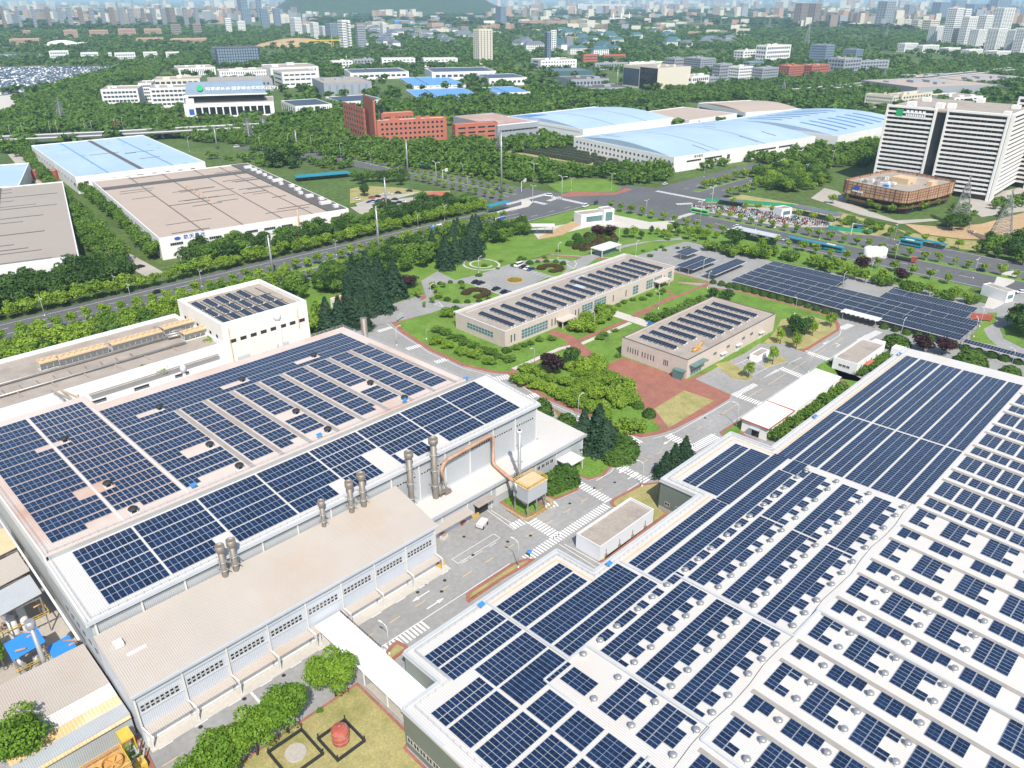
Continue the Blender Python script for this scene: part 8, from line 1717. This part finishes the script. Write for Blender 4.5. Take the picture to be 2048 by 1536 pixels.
# scooters
SC = []
for c in ('white', 'black', 'teal', 'red'):
    mb = MB(); mb.box(-.55, .1, -.16, .16, .35, .7); mb.box(-.6, 0, -.13, .13, .7, .82, 1); mb.bar((.1, 0, .35), (.5, 0, .35), .3, .12); mb.bar((.5, 0, .3), (.38, 0, 1.05), .16); mb.bar((.38, -.32, 1.05), (.38, .32, 1.05), .06, m=1); mb.box(.3, .5, -.18, .18, .55, .95); SC.append((mb.mesh('body', ['car_' + c, 'black_iron'])))
SWH = MB(); SWH.v = [(.24 * math.cos(6.283 * k / 10), s, .24 + .24 * math.sin(6.283 * k / 10)) for s in (-.05, .05) for k in range(10)]; SWH.f = [tuple(range(10))[::-1], tuple(range(10, 20))] + [(k, (k + 1) % 10, 10 + (k + 1) % 10, 10 + k) for k in range(10)]; SWH.m = [0] * 12; SWM = SWH.mesh('wheel', 'tyre')
bp = [(432.7,268.9), (440.8,255.6), (465.7,225.1), (465.4,193.5), (446.8,184.3), (429.8,204), (428.5,248.1), (425.4,263.5)]; xs = [p[0] for p in bp]; ys = [p[1] for p in bp]; n = 0; x = min(xs)
while x < max(xs):
    y = min(ys)
    while y < max(ys):
        if inside((x, y), bp) and n < 300 and q.random() < .82:
            t = thing('parked_scooter', 'small motor scooter in the crowded scooter park beside the carport road', 'scooter', (x, y, .06), q.uniform(-.3, .3) + q.choice((0, math.pi)), 'scooters in the scooter park'); inst(q.choice(SC), 'body', t, (0, 0, 0), 0, 1.25)
            for wx in (-.5, .55): inst(SWM, 'wheel', t, (wx * 1.25, 0, 0), 0, 1.25)
            n += 1
        y += 1.35
    x += 3.0
# covered vehicles on the storage field
cvb = MB(); cvb.box(-3.2, 3.2, -1.3, 1.3, .5, 2.2); cvm = cvb.mesh('body', 'leaf_hedge'); cvt = MB(); cvt.prism([(-2.6, -1.35), (1.6, -1.35), (1.6, 1.35), (-2.6, 1.35)], 2.2, 3.1); mat('tarpaulin', (.045, .06, .035), .9, var=.2); cvx = cvt.mesh('tarpaulin', 'tarpaulin'); cvm.materials[0] = MATS['tarpaulin']
sf = [(485.7,489.7), (505.5,491.5), (536.7,472.7), (515.2,399.4), (504.1,373.5), (495.6,383.9), (488.7,447.2)]; xs = [p[0] for p in sf]; ys = [p[1] for p in sf]; x = min(xs)
while x < max(xs):
    y = min(ys)
    while y < max(ys):
        if inside((x, y), sf) and q.random() < .88: t = thing('covered_vehicle', 'dark green covered vehicle parked in rows on the storage field', 'vehicle', (x, y, .05), R(8), 'covered vehicles on the storage field'); inst(cvm, 'body', t); inst(cvx, 'tarpaulin', t)
        y += 4.2
    x += 9
# ================================================================ lamps, poles, pylons
lp = MB(); lp.tube([(0, 0, 0), (0, 0, 6.6), (.1, 0, 7.2), (.6, 0, 7.7), (1.5, 0, 7.9)], [.11, .075, .07, .06, .05], 8); LAMP_P = lp.mesh('pole', 'pole_white'); LAMP_H = MB().box(1.3, 2.2, -.16, .16, 7.82, 7.98).mesh('lamp_head', 'trim_white'); LAMP_B = MB().cyl(0, 0, 0, .5, .2, n=8).mesh('base', 'pole_white')
def lamp(label, p, ang, h=7.9, group='works street lamps', z=.1, double=False):
    t = thing('street_lamp', label, 'street lamp', (p[0], p[1], z), ang, group); s = h / 7.9; inst(LAMP_P, 'pole', t, (0, 0, 0), 0, s); inst(LAMP_H, 'lamp_head', t, (0, 0, 0), 0, s); inst(LAMP_B, 'base', t)
    if double: inst(LAMP_P, 'arm', t, (0, 0, h * .25), math.pi, s * .75); inst(LAMP_H, 'lamp_head', t, (0, 0, h * .25), math.pi, s * .75)
WL = [((102.3,100.2), R(100), 'beside the long zebra crossing'), ((150.3,99.9), R(110), 'on the brick strip by the grey corner wall'), ((64.6,100), R(100), 'beside the white covered walkway'), ((161.5,224.2), R(-10), 'on the cross road beside the rear factory corner'), ((185,173.5), R(180), 'beside the purple plum tree'), ((167.7,137.9), R(0), 'behind the cedars at the junction'), ((198.6,99.3), R(110), 'at the open end of the long white shed'), ((251.2,101.3), R(110), 'at the far end of the long white shed'), ((306.5,90.2), R(0), 'beside the stained flat-roofed house'), ((301,131.7), R(180), 'before the hedge balls of the carport'), ((227.7,180.9), R(100), 'on the path before the stone hall middle'), ((243.8,266.8), R(0), 'on the lawn left of the car court'), ((288.4,255), R(0), 'on the drive above the car court'), ((319.7,229), R(0), 'beside the entrance pavilion'), ((332.7,250.2), R(0), 'on the lawn beyond the entrance pavilion'), ((202,252.5), R(0), 'at the left bend of the loop drive'), ((265.1,176), R(100), 'on the path at the east end of the stone hall'), ((318.1,187.8), R(0), 'between the small solar carports'), ((302.7,175.4), R(0), 'at the end of the hedge row'), ((305.3,50.9), R(90), 'behind the far end of the white-roofed factory'), ((371.9,129.2), R(0), 'behind the two-row carport'), ((345.4,131.1), R(0), 'between the two back carports'), ((340.9,71.7), R(40), 'on the gate lawn'), ((327.8,69.9), R(40), 'at the lower corner of the gate lawn'), ((173.4,220.9), R(0), 'short post on the hall front lawn')]
for p, a, w_ in WL: lamp('white curved street lamp ' + w_, p, a, 4 if 'short' in w_ else 7.9)
RL = [((296.5,353.8), 9.5), ((274.3,351.5), 6.7), ((368.6,349.4), 10.6), ((385,338.5), 15.8), ((411.2,353.1), 8.8), ((433,335), 11.2), ((392.2,275.5), 9.5), ((357.4,434), 16.2), ((362.1,405.9), 9.4), ((415.1,392.6), 12.8), ((367.1,527.2), 8.7), ((390.7,442.7), 8.8), ((77.9,377.9), 5.6), ((142.6,370.5), 6.3), ((139.1,342.2), 5), ((174.1,362.2), 7.6), ((108.4,345.9), 4.8), ((108.1,361.7), 4.5), ((75.7,354), 3.1), ((210.8,339.9), 3.7), ((396.6,239.9), 14.1), ((429.7,253), 15.4), ((494.1,262.7), 8.1), ((415.6,175.2), 5.8), ((435.4,176.5), 8.6), ((433,216.2), 9), ((444.8,145.9), 8.9), ((404.9,130.4), 9.5), ((409.8,210.8), 8.3), ((460.5,111.7), 5.2), ((562.3,255.5), 10.9), ((514.4,312), 9.1), ((405,93.6), 9.7), ((614.6,260), 13.7), ((712,251.8), 8.5)]
for i, (p, h) in enumerate(RL): lamp('tall white road lamp, %s in the row along the public roads' % (ordn[i] if i < 18 else '%dth' % (i + 1)), p, R(-90 if p[1] > 315 else 180), max(8, min(16, h)), 'public road lamps', double=True)
for i, p in enumerate([(199.5,864.8), (213.6,879), (235.7,871.5), (242.2,872.5), (259.9,847.4), (266.5,848.2), (288.7,848.9), (296.3,849.1), (312,841.4), (321.3,824.2), (289.9,685.6), (337.6,649.7), (359.6,639.8), (369.4,617.9), (364.7,565.8)]): lamp('thin pale lamp, %s from the left along the highway' % ordn[i], p, R(-90), 13, 'highway lamps')
for i, p in enumerate([(1017.5,596.4), (1054.6,590), (1113.4,595.9), (1130.3,579), (1173.4,570.1), (1209,570), (1251.7,564.3), (1293.2,561.2), (1322.3,551.8), (1367.6,547.4), (1395.4,540.6), (1426.9,530.7), (1423.4,512.7), (1504.6,520.4)]): lamp('thin pale lamp, %s along the right highway' % ordn[i], p, R(-120), 13, 'right highway lamps')
def monopole(label, p, h, arms=4):
    t = thing('power_pole', label, 'power pole', p, R(40)); MB().tube([(0, 0, 0), (0, 0, h * .5), (0, 0, h)], [.75, .55, .3], 10).build('shaft', 'galvanised', parent=t)
    for k in range(arms): z = h * (.97 - .11 * k); MB().bar((-2.6, 0, z), (2.6, 0, z + .3), .22).bar((-2.6, 0, z), (-2.6, 0, z - 1.2), .14).bar((2.6, 0, z), (2.6, 0, z - 1.2), .14).build('cross_arm', 'galvanised', parent=t)
for lb, p, h, a in (('steel monopole beside the cream block', (166,324.2), 22.8, 3), ('steel monopole in the median trees before the tan-roofed factory', (221,316.1), 28.1, 5), ('white antenna mast beside the car park', (278.4,386.9), 23.3, 1), ('steel monopole on the upper road near the brick campus', (361.4,472), 26.1, 4), ('tallest steel monopole at the upper road junction', (369.6,379.7), 41.3, 6), ('thin steel pole behind the blue-roofed factory', (314,683), 18.4, 3), ('thin steel pole in the woods left of the brick campus', (352.7,613.5), 19.5, 3), ('slim white mast in the dark-roofed workshops', (945.1,731.3), 29.7, 0), ('white mast beside the crane', (882.9,1318.1), 26.5, 0)): monopole(lb, p, h, a)
def pylon(label, p, h, w):
    t = thing('lattice_pylon', label, 'pylon', p, R(20)); mb = MB(); n = 8; th = max(.18, h / 190)
    def cs(z): k = z / h; return w * (1 - k) ** 1.25 + w * .07
    for k in range(n):
        z0, z1 = h * .82 * k / n, h * .82 * (k + 1) / n; a, b = cs(z0) / 2, cs(z1) / 2
        C0 = [(a, a), (-a, a), (-a, -a), (a, -a)]; C1 = [(b, b), (-b, b), (-b, -b), (b, -b)]
        for j in range(4): i2 = (j + 1) % 4; mb.bar((*C0[j], z0), (*C1[j], z1), th * 1.4); mb.bar((*C0[j], z0), (*C1[i2], z1), th); mb.bar((*C0[i2], z0), (*C1[j], z1), th); mb.bar((*C1[j], z1), (*C1[i2], z1), th)
    mb.bar((0, 0, h * .8), (0, 0, h), th * 2.5); mb.build('lattice_body', 'galvanised', parent=t)
    for k in range(3): z = h * (.76 + .08 * k); L = w * (.62 - .1 * k); MB().bar((-L, 0, z + .6), (L, 0, z + .6), th * 2).bar((-L, 0, z + .6), (0, 0, z - .8), th).bar((L, 0, z + .6), (0, 0, z - .8), th).build('cross_arm', 'galvanised', parent=t)
for lb, p, h, w in (('large lattice pylon before the balcony tower', (503.3,131.6), 29.5, 11), ('large lattice pylon on the bare field at the right edge', (480.2,103.5), 29.2, 11), ('lattice pylon in the woods below the sign hall, left', (352.1,696), 22.2, 9), ('lattice pylon in the woods below the sign hall, right', (390.8,739.1), 15.4, 9), ('lattice pylon beside the car field', (271.8,952.6), 24.7, 9), ('lattice pylon before the technology park', (1063.2,535.8), 19.8, 9), ('lattice pylon by the highway bend', (1372.6,521.8), 19.3, 9), ('far lattice pylon behind the technology park, left', (2257.4,1088.1), 67.3, 12), ('far lattice pylon behind the technology park, middle', (2406.3,1001.6), 31.2, 12), ('far lattice pylon behind the technology park, right', (2708.6,1049.1), 55.9, 12), ('far lattice pylon on the green plain', (3154.5,1689.1), 56, 12), ('far lattice pylon on the green plain, left', (3210.2,2044.9), 50.6, 12), ('far lattice pylon on the green plain, centre left', (3366.9,2041.1), 45.1, 12), ('lattice pylon pair over the brick campus woods', (471.4,486.7), 18.9, 8)): pylon(lb, p, h, w)
# ================================================================ bus stops, gates, small works furniture
def shelter(name, label, p, ang, L, w, h, roof, cat='bus stop'):
    t = thing(name, label, cat, p, ang); MB().box(-L / 2, L / 2, -w / 2, w / 2, h, h + .3).build('roof', roof, parent=t)
    for k in range(int(L / 5) + 1): MB().bar((-L / 2 + 1 + k * (L - 2) / max(1, int(L / 5)), w * .3, 0), (-L / 2 + 1 + k * (L - 2) / max(1, int(L / 5)), w * .3, h), .25).build('post', 'galvanised', parent=t)
    MB().box(-L / 2 + 1, L / 2 - 1, w * .3, w * .3 + .06, .4, 2).build('back_panel', 'glass_green', parent=t)
mat('shelter_teal', (.02, .22, .3), .5)
for a in (('bus_shelter', 'blue-roofed bus shelter on the near side of the carport road', (399.6,174.9), R(-90), 22, 3, 3, 'shelter_teal'), ('bus_shelter', 'blue-roofed bus shelter beside the bare field', (444.7,129.9), R(-90), 22, 3, 3, 'shelter_teal'), ('bus_shelter', 'teal shelter at the corner of the long public road', (335.3,347.4), R(0), 18, 5, 4.5, 'shelter_teal'), ('bus_shelter', 'blue shelter on the upper road before the woods', (386.4,483.5), R(-75), 18, 3, 3.2, 'shelter_teal'), ('wing_canopy', 'pale wing-roofed station canopy on the carport road', (388.6,199.8), R(-90), 26, 7, 5, 'trim_grey', 'canopy'), ('wing_canopy', 'white wing-roofed station canopy beside the canal path', (313.9,293.9), R(-45), 20, 6, 5, 'trim_white', 'canopy'), ('carport_shelter', 'teal roofed parking shelter behind the car park', (311.1,509.2), R(-20), 40, 10, 3, 'shelter_teal', 'carport'), ('scooter_shelter', 'long grey-roofed shelter in the scooter park', (460.3,198.6), R(-95), 30, 8, 4.5, 'roof_slate', 'shelter'), ('meadow_shelter', 'small shelter with dark roof on the meadow slope', (452.6,252.2), R(-80), 16, 6, 3, 'roof_slate', 'shelter')): shelter(*a)
for nm, lb, p, w, d, h in (('station_house', 'white station building with flat roof beside the junction', (345.7,288.1), 22, 9, 6), ('station_tower', 'white lift tower beside the station building', (358,281.3), 7, 7, 8), ('scooter_office', 'little white office in the scooter park', (445.2,213.7), 8, 7, 5), ('gate_house', 'white works gate building by the right forecourt', (379.3,72.8), 5, 12, 4.5)): t = thing(nm, lb, 'building', p, R(-20)); shell(t, w, d, h, 'plaster_white', 'roof_gravel', .4, .3); MB().box(w * .15, w * .85, -.06, -.01, 1.5, h - 1.2).build('window', 'glass_green', parent=t)
for lb, pts in (('green hoarding fence behind the scooter park', [(448.6,269.4), (461.9,249.5), (473.2,222), (475.4,198.1), (472.8,186.1)]), ('green hoarding fence below the scooter park', [(441,182.2), (442.7,172.8), (450.4,157.4)])):
    t = thing('hoarding_fence', lb, 'fence', (0, 0, 0))
    for a, b in zip(along(pts, 6), along(pts, 6)[1:]): MB().bar((*a, 1.2), (*b, 1.2), .1, 2.3).build('panel', 'green_paint', parent=t)
for lb, p, ang, L in (('blue overhead road sign on the long public road', (303.7,316.9), R(0), 7), ('white gantry sign arm at the upper road', (372,444.1), R(0), 5), ('white gantry sign arm at the junction', (384.9,375.6), R(20), 8), ('blue direction sign on the carport road', (438.1,167.3), R(-90), 5), ('white gantry at the right-hand road', (574.1,286.4), R(0), 14)):
    t = thing('road_sign', lb, 'road sign', p, ang); MB().bar((0, 0, 0), (0, 0, 7), .3).build('post', 'pole_white', parent=t); MB().bar((0, 0, 6.6), (L, 0, 6.9), .25).build('arm', 'pole_white', parent=t); MB().box(L * .45, L, -.08, .08, 5.2, 7.6).build('sign_board', 'sign_blue' if 'blue' in lb else 'trim_white', parent=t)
t = thing('red_banner', 'red banner board on the gate lawn', 'banner', (348.3,73.4), R(-60)); MB().box(-4, 4, -.15, .15, .6, 3.2).build('board', 'red_paint', parent=t); MB().bar((-3.6, 0, 0), (-3.6, 0, .7), .2).bar((3.6, 0, 0), (3.6, 0, .7), .2).build('feet', 'steel', parent=t)
t = thing('golden_sculpture', 'round red and gold tilted disc sculpture on the car park lawn', 'sculpture', (*(328.9,397.6), 0)); mb = MB(); mb.lathe(0, 0, [(4, 0), (7, .8), (8.5, 2.6), (8.6, 3.4)], 24); o = mb.build('disc', 'orange_steel', parent=t); MB().cyl(0, 0, 3.3, 3.6, 8.5, n=24).build('top_disc', 'red_brick', parent=t)
t = thing('spiral_path', 'pale spiral ornament set in the lawn left of the car court', 'ornament', (*(253.4,275.3), .15))
for r_, k0 in ((8.5, 0), (5.2, .8)):
    pts = [(r_ * math.cos(k0 + k * .26), r_ * 1.15 * math.sin(k0 + k * .26)) for k in range(25 if r_ > 6 else 18)]; ribbon('band', pts, 1.1, .02, 'concrete_pale', parent=t, kind=None)
t = thing('notice_board', 'white framed notice board at the cross road bend', 'notice board', (178.7,244.4), R(20)); MB().box(-2.4, 2.4, -.1, .1, .8, 2.8).build('board', 'trim_grey', parent=t); MB().bar((-2.2, 0, 0), (-2.2, 0, 3), .18).bar((2.2, 0, 0), (2.2, 0, 3), .18).build('posts', 'black_iron', parent=t)
t = thing('blue_hoarding', 'blue hoarding panel behind the stone workshop', 'fence', (246.4,168.1), R(-90))
for k in range(4): MB().box(k * 3, k * 3 + 2.9, -.05, .05, 0, 2.2).build('panel', 'blue_sheet', parent=t)
for lb, p, m in (('yellow bin at the end of the lean-to', (89.9,113.7), 'yellow_paint'), ('yellow crate with waste beside the annex door', (108.7,122.2), 'yellow_paint'), ('red crate beside the annex roller door', (104.4,122.5), 'red_paint'), ('white planter box at the lean-to corner', (97.3,121.2), 'trim_white')): t = thing('yard_box', lb, 'box', p, .3); MB().box(-.9, .9, -.7, .7, 0, .9).build('body', m, parent=t); MB().box(-.75, .75, -.55, .55, .9, 1.05).build('contents', 'rust_pipe', parent=t)
# a rider beside the zebra crossing
t = thing('person', 'person in dark clothes standing under a blue umbrella by the zebra crossing', 'person', (106.8,100.9), R(60)); me = bpy.data.meshes.new('figure')
V_ = [(0, 0, .95), (0, 0, 1.25), (0, 0, 1.45), (0, 0, 1.58), (0, 0, 1.74), (.1, 0, .9), (.12, .03, .48), (.12, 0, .06), (-.1, 0, .9), (-.12, -.03, .48), (-.12, 0, .06), (.2, 0, 1.42), (.26, .05, 1.15), (.22, .22, 1.02), (-.2, 0, 1.42), (-.26, .05, 1.15), (-.1, .2, 1.3)]
E_ = [(0, 1), (1, 2), (2, 3), (3, 4), (0, 5), (5, 6), (6, 7), (0, 8), (8, 9), (9, 10), (2, 11), (11, 12), (12, 13), (2, 14), (14, 15), (15, 16)]; me.from_pydata(V_, E_, []); o = bpy.data.objects.new('body', me); COL.objects.link(o); o.parent = t
o.modifiers.new('skin', 'SKIN'); me.skin_vertices.new() if not me.skin_vertices else None
for v, r_ in zip(me.skin_vertices[0].data, (.15, .16, .17, .06, .105, .09, .065, .05, .09, .065, .05, .07, .05, .04, .07, .05, .04)): v.radius = (r_, r_)
me.skin_vertices[0].data[0].use_root = True; o.modifiers.new('smooth', 'SUBSURF').levels = 1; me.materials.append(MATS['car_blue'])
t = thing('umbrella', 'blue umbrella held by the person at the zebra crossing', 'umbrella', (*(106.8,100.9), 1.3)); MB().cyl(0, 0, -.1, .8, .02, n=6).build('shaft', 'steel', parent=t); MB().lathe(0, 0, [(.62, .55), (.45, .72), (.2, .82), (.03, .85)], 12).build('canopy', 'blue_sheet', parent=t)

# ================================================================ the air
hz = MB(); hz.box(-3900, 59000, -3900, 59000, -6, 470, bottom=True)
hm = bpy.data.materials.new('air'); hm.use_nodes = True; nn = hm.node_tree.nodes; nn.remove(nn['Principled BSDF'])
pv = nn.new('ShaderNodeVolumePrincipled'); pv.inputs['Color'].default_value = (.55, .77, 1, 1); pv.inputs['Density'].default_value = .00007; pv.inputs['Anisotropy'].default_value = 0
hm.node_tree.links.new(pv.outputs[0], nn['Material Output'].inputs['Volume']); MATS['air'] = hm
hz.build('haze', 'air', kind='stuff')

print('objects', len(bpy.data.objects))
